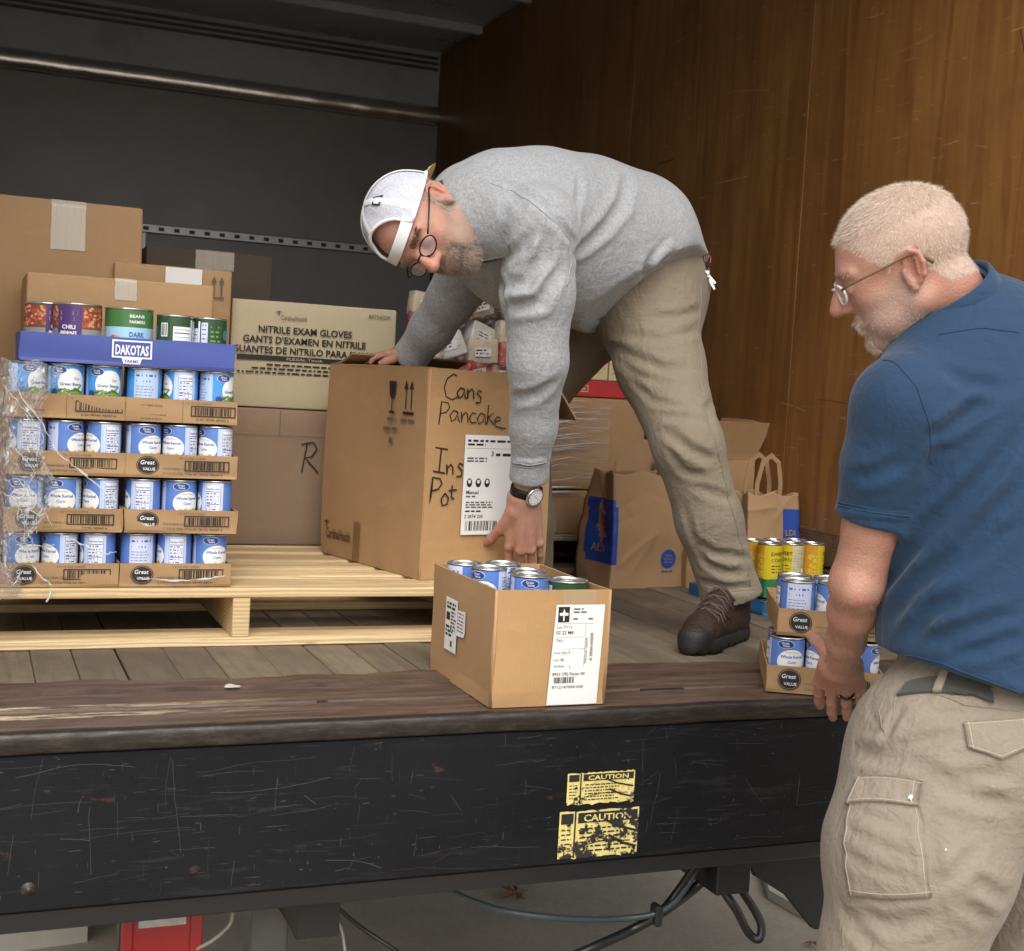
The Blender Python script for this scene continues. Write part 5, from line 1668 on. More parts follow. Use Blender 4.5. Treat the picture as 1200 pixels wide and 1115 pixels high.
        for a in range(3):
            sl0 = [slice(None)] + [slice(0, B)] * 3; sl1 = list(sl0); sl1[a + 1] = slice(1, B + 1)
            A0, A1 = inside[tuple(sl0)], inside[tuple(sl1)]
            e = np.argwhere(A0 != A1)
            gi = I[keep][e[:, 0]] * B + e[:, 1:]
            up = A0[tuple(e.T)]
            u, v = (a + 1) % 3, (a + 2) % 3
            q = []
            for (du_, dv_) in ((0, 0), (-1, 0), (-1, -1), (0, -1)):
                z = gi.copy(); z[:, u] += du_; z[:, v] += dv_; q.append(z)
            ok = np.all([(z >= 0).all(1) for z in q], axis=0)
            ix = []
            for z in q:
                kz = key(z); p_ = np.searchsorted(K, kz); p_ = np.clip(p_, 0, len(K) - 1); ok &= K[p_] == kz; ix.append(p_)
            Q = np.stack(ix, 1)
            Q[~up] = Q[~up][:, ::-1]
            F.append(Q[ok])
        F = np.concatenate(F)
        return V, F

def np_mesh(name, V, F, mats, smooth=True):
    me = bpy.data.meshes.new(name)
    me.vertices.add(len(V)); me.vertices.foreach_set('co', np.asarray(V, np.float32).ravel())
    k = F.shape[1]
    me.loops.add(F.size); me.loops.foreach_set('vertex_index', F.astype(np.int32).ravel())
    me.polygons.add(len(F)); me.polygons.foreach_set('loop_start', np.arange(0, F.size, k, dtype=np.int32))
    try: me.polygons.foreach_set('loop_total', np.full(len(F), k, np.int32))
    except Exception: pass
    me.polygons.foreach_set('use_smooth', np.full(len(F), smooth))
    for m in mats: me.materials.append(m)
    me.update(calc_edges=True); me.validate()
    return me

def drop_islands(V, F, keep_min=400):
    """Remove stray crumbs of surface."""
    n = len(V); lab = np.arange(n)
    while True:
        m = lab[F].min(1); new = lab.copy(); np.minimum.at(new, F.ravel(), np.repeat(m, F.shape[1])); new = new[new]
        if (new == lab).all(): break
        lab = new
    c = np.bincount(lab, minlength=n)
    fk = c[lab[F[:, 0]]] >= keep_min
    F = F[fk]; used = np.unique(F); mp = np.full(n, -1); mp[used] = np.arange(len(used))
    return V[used], mp[F]

def frame3(f, u):
    """Rotation with columns forward, left, up (world) from a forward and an approximate up vector."""
    f = np.array(f, float); f /= np.linalg.norm(f); u = np.array(u, float); u -= f * (u @ f); u /= np.linalg.norm(u)
    return np.stack([f, np.cross(u, f), u], 1)

def head_field(F, O, R, sc, ears=True, beard=0.0, brow=1.0):
    """A head in its own axes (x forward, y left, z up), placed by O, R and size sc."""
    O = np.array(O, float); R = np.array(R)
    def T(x, y, z): return O + R @ (np.array([x, y, z]) * sc)
    def E(c, r, k, op='u', Rl=None): F.ell(T(*c), np.array(r) * sc, R if Rl is None else R @ Rl, k * sc, op)
    def C(a, b, ra, rb, k, op='u'): F.cone(T(*a), T(*b), ra * sc, rb * sc, k * sc, op)
    E((-.014, 0, .030), (.099, .077, .086), .01)
    E((.022, 0, -.020), (.072, .063, .088), .03)
    for s in (-1, 1):
        C((-.004, s * .050, -.058), (.062, s * .014, -.098), .021, .018, .022)
        E((.052, s * .041, -.026), (.026, .022, .024), .02)                 # cheekbone
        E((.050, s * .034, -.066), (.028, .022, .026), .02)                 # cheek
    E((.070, 0, -.098), (.020, .026, .018), .018)                          # chin
    C((.076, -.026, .020), (.076, .026, .020), .0125, .0125, .014)           # brow
    for s in (-1, 1):
        C((.080, s * .012, .019), (.070, s * .046, .018), .0085, .008, .01)
        E((.100, s * .031, -.002), (.019, .017, .014), .014, 's')            # socket
        E((.0775, s * .031, -.003), (.0130, .0150, .0125), .004)            # lidded eye
        C((.0890, s * .022, -.0085), (.0850, s * .042, -.0085), .0018, .0016, .003)
    C((.086, 0, .012), (.107, 0, -.016), .0082, .0100, .012)                # nose
    E((.1110, 0, -.030), (.0145, .0140, .0125), .010)
    for s in (-1, 1):
        E((.096, s * .0120, -.0330), (.0125, .0085, .0090), .006)
        E((.101, s * .0065, -.0425), (.005, .0035, .004), .003, 's')
    C((.086, -.020, -.062), (.086, .020, -.062), .009, .009, .012)
    E((.0895, 0, -.0600), (.0085, .023, .0045), .006)
    E((.0875, 0, -.0710), (.0080, .020, .0050), .006)
    C((.101, -.020, -.0660), (.101, .020, -.0660), .0016, .0016, .004, 's')
    if ears:
        for s in (-1, 1):
            ty, tz = math.radians(22 * s), math.radians(-14)
            cz, sz = math.cos(ty), math.sin(ty)
            Rz = np.array([[cz, -sz, 0], [sz, cz, 0], [0, 0, 1]]).T        # back edge flares outward
            cy, sy = math.cos(tz), math.sin(tz)
            Ry = np.array([[cy, 0, sy], [0, 1, 0], [-sy, 0, cy]])
            Rl = Rz @ Ry
            c = np.array([-.014, s * .0790, -.008])
            def L(x, y, z): return c + Rl @ np.array([x, y * s, z])
            E(c, (.0185, .0055, .0300), .006, Rl=Rl)
            E(L(.003, .006, .002), (.0105, .0060, .0185), .003, 's', Rl=Rl)
            rim = [L(.013, .001, .004), L(.012, .003, .019), L(.003, .0045, .0275), L(-.010, .005, .023), L(-.0165, .005, .008), L(-.015, .004, -.010), L(-.006, .003, -.022)]
            for a, b in zip(rim[:-1], rim[1:]): C(a, b, .0036, .0036, .003)
            C(L(.006, .002, -.022), L(.001, .002, -.030), .0065, .0060, .005)  # lobe
            C(L(.0145, .002, -.004), L(.0135, .001, -.012), .0042, .0042, .004)  # tragus
            C(L(-.006, .0045, .014), L(-.007, .004, -.008), .0026, .0028, .004)
    return T

def hand_field(F, wrist, kn, fingers, thumb, rs=1.0, pw=.011, k=.004):
    """Palm between wrist and four knuckles, four jointed fingers, a thumb leaving the side of the palm."""
    wrist = np.array(wrist, float); kn = np.array(kn, float)
    for i, q in enumerate(kn):
        st = wrist + (q - kn.mean(0)) * .55
        F.cone(st, q, pw * 1.15 * rs, (.0112, .0115, .0108, .0095)[i] * rs, .016)
    for i, ch in enumerate(fingers):
        P = [kn[i]] + [np.array(c, float) for c in ch]
        r = np.array([.0100, .0090, .0081, .0069]) * (1, 1.02, .97, .86)[i] * rs
        for j in range(len(P) - 1):
            F.cone(P[j], P[j + 1], r[j], r[j + 1], k if j == 0 else .002)
            if j: F.ell(P[j], (r[j] * 1.10,) * 3, None, .002)
        F.ell(kn[i], (.0112 * rs,) * 3, None, .006)
    P = [np.array(c, float) for c in thumb]
    r = np.array([.0150, .0122, .0108, .0085]) * rs
    for j in range(len(P) - 1): F.cone(P[j], P[j + 1], r[j], r[j + 1], .014 if j == 0 else .004)

def strands(name, roots, normals, dirs, length, width, mats, parent, seed=1, curl=.25, droop=0.0, seg=2):
    """Many short tapered hairs as one mesh."""
    rs = np.random.RandomState(seed); n = len(roots)
    L = length * (.7 + .6 * rs.rand(n))[:, None]
    d = dirs + rs.randn(n, 3) * curl; d /= np.linalg.norm(d, axis=1)[:, None]
    side = np.cross(d, normals + rs.randn(n, 3) * .5); side /= np.linalg.norm(side, axis=1)[:, None] + 1e-9
    pts = []
    p = roots - normals * .0008; dd = d.copy()
    for j in range(seg + 1):
        pts.append(p.copy()); dd = dd - normals * .22 * j + rs.randn(n, 3) * curl * .3; dd /= np.linalg.norm(dd, axis=1)[:, None]
        p = p + dd * L / seg
    V, fs = [], []
    for j in range(seg):
        w = width * (1 - .45 * j)
        V += [pts[j] - side * w / 2, pts[j] + side * w / 2]
    V.append(pts[seg]); V = np.concatenate(V)
    tri = []
    a = np.arange(n)
    for j in range(seg - 1):
        l0, r0, l1, r1 = (2 * j) * n + a, (2 * j + 1) * n + a, (2 * j + 2) * n + a, (2 * j + 3) * n + a
        tri += [np.stack([l0, r0, r1], 1), np.stack([l0, r1, l1], 1)]
    tri.append(np.stack([(2 * seg - 2) * n + a, (2 * seg - 1) * n + a, 2 * seg * n + a], 1))
    me = np_mesh(name, V, np.concatenate(tri), mats, True)
    o = link(name, me, parent); return o

# ---- cloth, skin and leather
def mat_skin(name, col, red, amt=.5, hair=(.5, .42, .34), stub=(.36, .30, .26)):
    """Skin; the point attributes scalp, stub and flush say where hair roots, stubble and ruddy skin are."""
    s = Nodes(name)
    co = s.coord((1, 1, 1), rnd=False)
    n = s.noise(co, 26, 6, .7); f = s.noise(co, 230, 3); big = s.noise(co, 7, 4)
    c = s.mix(s.math('MULTIPLY', s.ramp(n, [(.36, (0, 0, 0)), (.66, (1, 1, 1))]), amt), col, red)
    c = s.mix(s.math('MULTIPLY', s.ramp(big, [(.45, (0, 0, 0)), (.7, (1, 1, 1))]), .35), c, tuple(v * k for v, k in zip(col, (.86, .72, .66))))
    c = s.mix(s.math('MULTIPLY', f, .35), c, tuple(v * .58 for v in col))
    spots = s.ramp(s.noise(co, 95, 2), [(.68, (0, 0, 0)), (.73, (.5, .5, .5))])
    c = s.mix(spots, c, tuple(v * k for v, k in zip(col, (.62, .48, .42))))
    def at(k):
        a = s.n('Attribute'); a.attribute_name = k; return a.outputs['Fac']
    c = s.mix(s.math('MULTIPLY', at('flush'), .55), c, tuple(v * k for v, k in zip(red, (1.0, .78, .80))))
    c = s.mix(s.math('MULTIPLY', at('stub'), s.math('ADD', s.math('MULTIPLY', f, .7), .15, True)), c, stub)
    c = s.mix(s.math('MULTIPLY', at('scalp'), s.math('ADD', s.math('MULTIPLY', f, .35), .6, True)), c, hair)
    s.set(Base_Color=c, Roughness=s.ramp(n, [(.3, (.40, .40, .40)), (.7, (.56, .56, .56))]))
    s.b.inputs['Subsurface Weight'].default_value = .05
    s.b.inputs['Subsurface Radius'].default_value = (.010, .004, .002)
    s.b.inputs['Subsurface Scale'].default_value = .5
    v = s.n('TexVoronoi', feature='DISTANCE_TO_EDGE'); v.inputs['Scale'].default_value = 330; s.l(co, v.inputs['Vector'])
    wr = s.noise(s.coord((60, 60, 260), rnd=False), 1, 3, .6, .5)
    s.bump(s.math('ADD', s.math('MULTIPLY', v.outputs['Distance'], .9), s.math('ADD', s.math('MULTIPLY', wr, .6), s.math('ADD', f, n))), .6, .0020)
    return s.m
def attr(o, name, vals):
    a = o.data.attributes.new(name, 'FLOAT', 'POINT'); a.data.foreach_set('value', np.asarray(vals, np.float32))
def mat_cloth(name, col, heather=0.0, weave=900, rough=.85, wr=.35, wrs=11, sheen=.25, dark=None):
    s = Nodes(name)
    co = s.coord((1, 1, 1), rnd=False)
    n = s.noise(co, 6, 5, .6)
    c = s.mix(n, tuple(v * .90 for v in col), tuple(v * 1.08 for v in col))
    if heather:
        h = s.noise(s.coord((1, 1, 1), rnd=False), 420, 3, .8); h2 = s.noise(s.coord((1, 1, 1), rnd=False), 150, 3, .6)
        c = s.mix(s.math('MULTIPLY', s.ramp(h, [(.40, (0, 0, 0)), (.62, (1, 1, 1))]), heather), c, dark or tuple(v * .55 for v in col))
        c = s.mix(s.math('MULTIPLY', s.ramp(h2, [(.45, (0, 0, 0)), (.6, (1, 1, 1))]), heather * .5), c, tuple(min(1, v * 1.25) for v in col))
    s.set(Base_Color=c, Roughness=rough)
    s.b.inputs['Sheen Weight'].default_value = sheen
    s.b.inputs['Specular IOR Level'].default_value = .25
    wrk = s.math('ADD', s.noise(s.coord((1.6, 1.6, .8), (.5, .4, 0), rnd=False), wrs, 4, .5, 1.1), s.math('MULTIPLY', s.noise(s.coord((.8, 1.5, 1.8), (.2, .9, .3), rnd=False), wrs * 2.6, 3, .5, .6), .45))
    b1 = s.n('Bump'); b1.inputs['Strength'].default_value = wr; b1.inputs['Distance'].default_value = .012; s.l(wrk, b1.inputs['Height'])
    b2 = s.n('Bump'); b2.inputs['Strength'].default_value = .25; b2.inputs['Distance'].default_value = .0008
    s.l(s.noise(co, weave, 2), b2.inputs['Height']); s.l(b1.outputs[0], b2.inputs['Normal']); s.l(b2.outputs[0], s.b.inputs['Normal'])
    return s.m
# ---------------------------------------------------------------- the bending man (on the truck bed)
M1 = dict(LH=(1.6350, 3.1378, 0.8523), LT=(1.6388, 3.0375, 0.6790), LK=(1.6491, 2.8899, 0.4869), LS=(1.7185, 2.8811, 0.3024), LA=(1.7909, 2.8708, 0.1147), RH=(1.6537, 3.3486, 0.8787), RT=(1.5198, 3.4136, 0.7126), RK=(1.4176, 3.4413, 0.5096), RS=(1.4473, 3.4103, 0.2387), RA=(1.4854, 3.4541, 0.0031))
HEAD1_R = [[-0.2367, 0.0154, -0.9715], [-0.6426, -0.7524, 0.1446], [-0.7287, 0.6585, 0.1880]]
HEAD1_O = (0.9189, 2.8426, 0.9498)
HEAD1_S = 1.08
def H1(x, y, z): return np.array(HEAD1_O) + np.array(HEAD1_R) @ (np.array([x, y, z]) * HEAD1_S)
TOR1 = [(1.6958, 3.1926, 0.9091), (1.5694, 3.1308, 0.9877), (1.4141, 3.0870, 0.9998), (1.2576, 3.0215, 1.0038), (1.1345, 2.9750, 1.0113), (1.0616, 2.9398, 1.0082)]
LARM1 = [(1.1853, 2.8211, 0.9666), (1.1952, 2.8176, 0.8190), (1.2096, 2.8335, 0.6648), (1.2321, 2.8897, 0.5158), (1.2455, 2.9303, 0.4002), (1.2455, 2.9532, 0.3407)]
RARM1 = [(1.2000, 3.1730, 0.9739), (1.1731, 3.2533, 0.8801), (1.1502, 3.2911, 0.8210), (1.1233, 3.3512, 0.7477), (1.0939, 3.4231, 0.6744), (1.0757, 3.4416, 0.6779)]
def body1():
    F = Field()
    F.chain(TOR1, [.112, .125, .140, .140, .110, .075], .05)
    F.cone(H1(-.030, 0, -.035), TOR1[5], .060, .070, .03)
    F.cone(LARM1[0], TOR1[3], .075, .10, .05); F.cone(RARM1[0], TOR1[3], .075, .10, .05)
    F.chain(LARM1, [.066, .058, .049, .043, .032, .0285], .02)
    F.chain(RARM1, [.066, .055, .049, .043, .033, .028], .02)
    F.chain([M1[k] for k in ('LH', 'LT', 'LK', 'LS', 'LA')], [.105, .085, .062, .052, .034], .03)
    F.chain([M1[k] for k in ('RH', 'RT', 'RK', 'RS', 'RA')], [.105, .085, .062, .052, .034], .03)
    for a, d in (('LA', FOOT1L), ('RA', FOOT1R)):
        F.cone(M1[a], (M1[a][0], M1[a][1], .05), .034, .034, .02); F.cone((M1[a][0], M1[a][1], .05), np.array([M1[a][0], M1[a][1], .04]) + d * .13, .036, .030, .02)
    hand_field(F, LARM1[5], [(1.2353, 3.0030, 0.2183), (1.2549, 2.9782, 0.2113), (1.2799, 2.9736, 0.2141), (1.3046, 2.9808, 0.2302)],
        [[(1.2419, 3.0197, 0.1845), (1.2540, 3.0396, 0.1541), (1.2678, 3.0599, 0.1382)], [(1.2674, 3.0030, 0.1743), (1.2798, 3.0231, 0.1459), (1.2937, 3.0489, 0.1313)], [(1.2925, 2.9931, 0.1800), (1.3031, 3.0139, 0.1516), (1.3152, 3.0404, 0.1369)], [(1.3154, 2.9959, 0.1987), (1.3240, 3.0122, 0.1731), (1.3343, 3.0341, 0.1593)]],
        [(1.2255, 2.9644, 0.3061), (1.2111, 3.0104, 0.2591), (1.2035, 3.0441, 0.2317), (1.1973, 3.0726, 0.2153)], 1.10, .0165)
    for a, b in (((1.2362, 2.9293, 0.3305), (1.2354, 2.9869, 0.2204)), ((1.2399, 2.9277, 0.3308), (1.2517, 2.9659, 0.2171)), ((1.2475, 2.9300, 0.3307), (1.2746, 2.9621, 0.2198))): F.cone(a, b, .0022, .0028, .006)   # tendons
    hand_field(F, RARM1[5], [(1.0311, 3.4273, 0.6751), (1.0341, 3.4531, 0.6753), (1.0414, 3.4771, 0.6736), (1.0537, 3.4936, 0.6721)],
        [[(1.0102, 3.4354, 0.6693), (0.9957, 3.4408, 0.6616), (0.9876, 3.4433, 0.6498)], [(1.0124, 3.4670, 0.6695), (0.9957, 3.4733, 0.6616), (0.9875, 3.4759, 0.6497)], [(1.0231, 3.4950, 0.6679), (1.0083, 3.5005, 0.6601), (0.9980, 3.5039, 0.6479)], [(1.0374, 3.5107, 0.6665), (1.0247, 3.5156, 0.6611), (1.0164, 3.5181, 0.6490)]],
        [(1.0614, 3.4257, 0.6747), (1.0361, 3.4026, 0.6618), (1.0181, 3.4040, 0.6540), (1.0057, 3.4087, 0.6487)], 1.0, .0115)
    head_field(F, HEAD1_O, HEAD1_R, HEAD1_S)
    return F
FOOT1L = np.array([-.80, -.60, 0]); FOOT1R = np.array([-.70, -.71, 0])
def trousers1(folds=True):
    F = Field()
    F.chain([M1[k] for k in ('LH', 'LT', 'LK', 'LS', 'LA')], [.134, .110, .084, .079, .073], .03)
    F.cone(M1['LA'], np.array(M1['LA']) + (np.array(M1['LA']) - np.array(M1['LS'])) * .25, .073, .073, .02)
    F.chain([M1[k] for k in ('RH', 'RT', 'RK', 'RS', 'RA')], [.135, .110, .088, .078, .072], .03)
    F.cone(M1['RA'], np.array(M1['RA']) + (np.array(M1['RA']) - np.array(M1['RS'])) * .25, .072, .072, .02)
    F.cone(M1['LH'], M1['RH'], .14, .14, .06)
    F.cone((1.7062, 3.2202, 0.9000), (1.6710, 3.2372, 0.9369), .138, .135, .05)
    F.cone((1.6852, 3.1972, 0.9130), (1.5746, 3.1380, 0.9668), .140, .150, .05)
    F.ell((1.6854, 3.1794, 0.8126), (.118, .118, .125), None, .05)
    if folds:
        for amp, w, pts in FOLDS_TR1: F.fold(pts, amp, w)
    n = np.array(M1['LA']) - np.array(M1['LS']); F.plane((1.7931, 2.8693, 0.1063), n + np.array([0, 0, -.03]))
    return F
def shirt1(folds=True):
    F = Field()
    F.chain([(1.6905, 3.1976, 0.9498), *TOR1], [.122, .142, .178, .183, .172, .132, .090], .06)
    F.cone((1.6759, 3.1790, 0.9068), (1.5019, 3.1303, 0.8942), .128, .135, .05)
    F.cone((1.5127, 3.1057, 0.9155), (1.1970, 2.9971, 0.9186), .155, .125, .05)
    F.cone((1.1970, 2.9971, 0.9186), (1.1293, 2.9822, 0.9275), .115, .085, .04)
    F.plane(HEM1_P, HEM1_N, .006)
    F.cone(LARM1[0], TOR1[3], .090, .12, .05); F.cone(RARM1[0], TOR1[3], .088, .12, .05)
    A = Field().chain(LARM1[:5], [.090, .080, .067, .053, .0445], .025)
    A.cone(LARM1[4], np.array(LARM1[4]) + (np.array(LARM1[5]) - np.array(LARM1[4])) * .6, .0445, .043, .01)
    A.plane((1.2479, 2.9392, 0.3873), np.array(LARM1[4]) - np.array(LARM1[3]))
    A.cone(LARM1[4], LARM1[5], .036, .036, .003, 's')
    F.join(A, .03)
    A = Field().chain(RARM1[:5], [.088, .072, .061, .055, .047], .025)
    A.cone(RARM1[4], np.array(RARM1[4]) + (np.array(RARM1[4]) - np.array(RARM1[3])) * .3, .047, .046, .01)
    A.plane((1.0873, 3.4304, 0.6626), np.array(RARM1[4]) - np.array(RARM1[3]))
    F.join(A, .03)
    if folds:
        for amp, w, pts in FOLDS_SH1: F.fold(pts, amp, w)
    # neck opening
    F.cone(TOR1[5], (1.0254, 2.8877, 0.9800), .096, .100, .03); F.cone((1.0011, 2.8698, 0.9702), (0.9510, 2.8616, 0.9456), .088, .094, .004, 's')
    return F
HEM1_P, HEM1_N = (1.5578, 3.0614, 0.8563), np.array((1.6592, 2.9655, 0.6978)) - np.array((1.5578, 3.0614, 0.8563))
FOLDS_SH1 = [(0.0086, 0.0095, [(1.164, 2.727, 0.986), (1.179, 2.724, 0.978), (1.195, 2.724, 0.970), (1.216, 2.729, 0.951), (1.242, 2.744, 0.933), (1.240, 2.746, 0.919), (1.239, 2.747, 0.905)]),
    (0.0148, 0.0151, [(1.247, 2.754, 0.910), (1.307, 2.845, 0.935), (1.330, 2.852, 0.952), (1.354, 2.860, 0.973), (1.379, 2.867, 0.994), (1.403, 2.877, 1.024), (1.430, 2.893, 1.055), (1.447, 2.914, 1.093), (1.473, 2.953, 1.134)]),
    (0.0123, 0.0123, [(1.496, 2.971, 0.870), (1.511, 2.963, 0.885), (1.526, 2.955, 0.899), (1.526, 2.926, 0.920), (1.539, 2.924, 0.944)]),
    (0.0074, 0.0095, [(1.312, 2.885, 1.119), (1.300, 2.860, 1.085), (1.291, 2.840, 1.053), (1.277, 2.811, 1.017), (1.248, 2.747, 0.977)]),
    (0.0123, 0.0123, [(1.104, 2.825, 0.887), (1.111, 2.781, 0.899), (1.124, 2.756, 0.914), (1.133, 2.743, 0.934), (1.144, 2.733, 0.955)]),
    (0.0148, 0.0142, [(1.108, 2.815, 0.829), (1.119, 2.775, 0.833), (1.137, 2.753, 0.838), (1.153, 2.743, 0.865), (1.170, 2.736, 0.892), (1.170, 2.730, 0.924), (1.171, 2.725, 0.957)]),
    (0.0148, 0.0142, [(1.115, 2.812, 0.782), (1.137, 2.761, 0.787), (1.169, 2.739, 0.795), (1.185, 2.732, 0.835), (1.206, 2.736, 0.877)]),
    (0.011, 0.0123, [(1.162, 2.859, 0.577), (1.174, 2.818, 0.585), (1.194, 2.797, 0.592), (1.214, 2.781, 0.609), (1.238, 2.777, 0.626)]),
    (-0.0074, 0.0057, [(1.193, 2.915, 0.432), (1.203, 2.886, 0.432), (1.220, 2.873, 0.430), (1.239, 2.867, 0.434), (1.265, 2.873, 0.438)]),
    (0.0123, 0.0132, [(1.086, 2.927, 0.860), (1.103, 2.945, 0.837), (1.125, 2.976, 0.814)]),
    (0.0123, 0.0113, [(1.101, 2.833, 0.898), (1.118, 2.866, 0.868), (1.108, 2.826, 0.832), (1.112, 2.820, 0.793), (1.125, 2.836, 0.756)]),
    (-0.0099, 0.0113, [(1.547, 2.960, 0.910), (1.550, 2.935, 0.927), (1.564, 2.931, 0.947), (1.583, 2.934, 0.964), (1.602, 2.939, 0.982)]),
    (0.0123, 0.0123, [(1.484, 3.103, 0.783), (1.534, 3.110, 0.811), (1.586, 3.118, 0.839), (1.639, 3.107, 0.880), (1.692, 3.095, 0.921)]),
    (0.0074, 0.0113, [(1.124, 2.839, 1.064), (1.133, 2.781, 1.039), (1.150, 2.745, 1.018), (1.170, 2.730, 1.000), (1.194, 2.725, 0.983)]),
    (0.0074, 0.0132, [(1.044, 2.849, 1.075), (1.074, 2.843, 1.068), (1.105, 2.843, 1.062), (1.115, 2.801, 1.034), (1.124, 2.756, 1.007)])]
FOLDS_TR1 = [(0.0101, 0.0136, [(1.522, 3.134, 0.729), (1.521, 3.036, 0.710), (1.538, 2.978, 0.693), (1.561, 2.944, 0.680), (1.587, 2.919, 0.668), (1.620, 2.907, 0.673), (1.660, 2.909, 0.679)]),
    (0.0072, 0.0119, [(1.529, 3.109, 0.703), (1.524, 3.011, 0.677), (1.543, 2.964, 0.653), (1.570, 2.923, 0.644), (1.602, 2.893, 0.636)]),
    (0.0065, 0.011, [(1.530, 3.021, 0.754), (1.556, 2.979, 0.749), (1.589, 2.951, 0.744), (1.638, 2.946, 0.758), (1.711, 2.984, 0.774)]),
    (0.0072, 0.011, [(1.569, 2.987, 0.799), (1.603, 2.972, 0.801), (1.643, 2.968, 0.804), (1.682, 2.980, 0.817), (1.735, 3.016, 0.833)]),
    (0.0101, 0.0127, [(1.566, 2.866, 0.525), (1.582, 2.828, 0.503), (1.608, 2.808, 0.480), (1.642, 2.800, 0.467), (1.683, 2.803, 0.454)]),
    (0.0086, 0.0119, [(1.567, 2.888, 0.555), (1.588, 2.854, 0.555), (1.616, 2.833, 0.555), (1.640, 2.824, 0.552), (1.668, 2.823, 0.548)]),
    (0.0072, 0.011, [(1.568, 2.846, 0.480), (1.584, 2.834, 0.454), (1.604, 2.828, 0.427), (1.632, 2.814, 0.419), (1.663, 2.805, 0.410)]),
    (0.0072, 0.0119, [(1.624, 2.826, 0.395), (1.649, 2.812, 0.386), (1.677, 2.804, 0.377), (1.707, 2.804, 0.369), (1.743, 2.812, 0.361)]),
    (0.0058, 0.0102, [(1.623, 2.851, 0.346), (1.639, 2.842, 0.295), (1.662, 2.842, 0.243), (1.684, 2.835, 0.212), (1.704, 2.825, 0.182)]),
    (0.0086, 0.011, [(1.652, 2.840, 0.264), (1.671, 2.826, 0.247), (1.694, 2.817, 0.229), (1.739, 2.800, 0.225), (1.808, 2.820, 0.215)]),
    (0.0086, 0.0102, [(1.678, 2.845, 0.211), (1.701, 2.822, 0.196), (1.730, 2.807, 0.181), (1.771, 2.799, 0.183)]),
    (0.0072, 0.0102, [(1.695, 2.876, 0.153), (1.709, 2.833, 0.149), (1.735, 2.811, 0.142), (1.770, 2.797, 0.146), (1.818, 2.803, 0.147)]),
    (0.0058, 0.0102, [(1.722, 2.909, 0.605), (1.671, 2.849, 0.578), (1.671, 2.824, 0.548), (1.675, 2.807, 0.518)]),
    (0.0058, 0.0102, [(1.528, 3.004, 0.651), (1.544, 2.962, 0.621), (1.559, 2.918, 0.591), (1.581, 2.882, 0.585), (1.609, 2.856, 0.579)])]

SEAM_SH1 = [(0, 0, [(1.161, 2.729, 0.989), (1.177, 2.724, 0.979), (1.195, 2.724, 0.970), (1.216, 2.729, 0.951), (1.242, 2.744, 0.933), (1.242, 2.749, 0.910), (1.242, 2.751, 0.886), (1.235, 2.744, 0.862), (1.228, 2.738, 0.837)]),
    (0, 0, [(1.194, 2.911, 0.431), (1.204, 2.886, 0.430), (1.220, 2.874, 0.428), (1.239, 2.868, 0.432), (1.262, 2.872, 0.436)]),
    (0, 0, [(1.196, 2.915, 0.420), (1.207, 2.890, 0.419), (1.222, 2.878, 0.418), (1.240, 2.872, 0.422), (1.263, 2.876, 0.425)]),
    (0, 0, [(1.483, 3.112, 0.776), (1.523, 3.110, 0.803), (1.587, 3.109, 0.845), (1.651, 3.107, 0.888), (1.708, 3.111, 0.921), (1.765, 3.115, 0.956)]),
    (0, 0, [(1.070, 2.833, 1.057), (1.098, 2.837, 1.054), (1.119, 2.824, 1.048), (1.124, 2.772, 1.026), (1.140, 2.745, 1.008), (1.151, 2.734, 0.996), (1.164, 2.727, 0.986)])]
SEAM_TR1 = [(0, 0, [(1.741, 3.036, 0.905), (1.730, 3.010, 0.826), (1.707, 2.966, 0.748), (1.696, 2.930, 0.694), (1.684, 2.895, 0.640)]),
    (0, 0, [(1.667, 2.830, 0.558), (1.672, 2.802, 0.502), (1.699, 2.809, 0.446), (1.719, 2.809, 0.389), (1.733, 2.799, 0.333), (1.754, 2.800, 0.281), (1.779, 2.805, 0.227), (1.790, 2.803, 0.187), (1.800, 2.797, 0.148)]),
    (0, 0, [(1.703, 2.855, 0.139), (1.717, 2.829, 0.137), (1.736, 2.811, 0.133), (1.768, 2.797, 0.140), (1.811, 2.799, 0.143)])]

# ---------------------------------------------------------------- the standing man (on the ground behind the truck)
HEAD2_R = [[-0.7071, -0.5483, -0.4466], [0.5563, -0.8212, 0.1274], [-0.4365, -0.1584, 0.8856]]
HEAD2_O = (1.3626, 1.7546, 0.8335)
HEAD2_S = 1.0217
def H2(x, y, z): return np.array(HEAD2_O) + np.array(HEAD2_R) @ (np.array([x, y, z]) * HEAD2_S)
FW2 = np.array((-0.4362, 0.8999, 0.0000))
TOR2 = [(1.5580, 1.6710, 0.1304), (1.5580, 1.6948, 0.3077), (1.5448, 1.7136, 0.5009), (1.5227, 1.7327, 0.6450), (1.4743, 1.7477, 0.7388)]
LARM2 = [(1.3382, 1.6804, 0.6035), (1.3239, 1.6972, 0.5161), (1.3222, 1.7197, 0.4202), (1.3207, 1.7476, 0.3224), (1.3513, 1.7940, 0.2700), (1.3970, 1.8675, 0.2065), (1.4415, 1.9358, 0.1434)]
RARM2 = [(1.7968, 1.8414, 0.7178), (1.8940, 1.8546, 0.4988), (1.9251, 1.8729, 0.2916), (1.9336, 2.0199, 0.1665)]
L2 = [(1.4523, 1.6635, 0.0538), (1.3943, 1.6379, -0.0849), (1.3567, 1.6250, -0.2462), (1.4169, 1.6512, -0.4950), (1.4421, 1.6477, -0.8000)]
R2 = [(1.7137, 1.7248, 0.0226), (1.7262, 1.7085, -0.1364), (1.7313, 1.6938, -0.3177), (1.8247, 1.7160, -0.5923), (1.8972, 1.7363, -0.8000)]
FOOT2L = np.array([.35, .93, 0]); FOOT2R = np.array([.55, .83, 0])
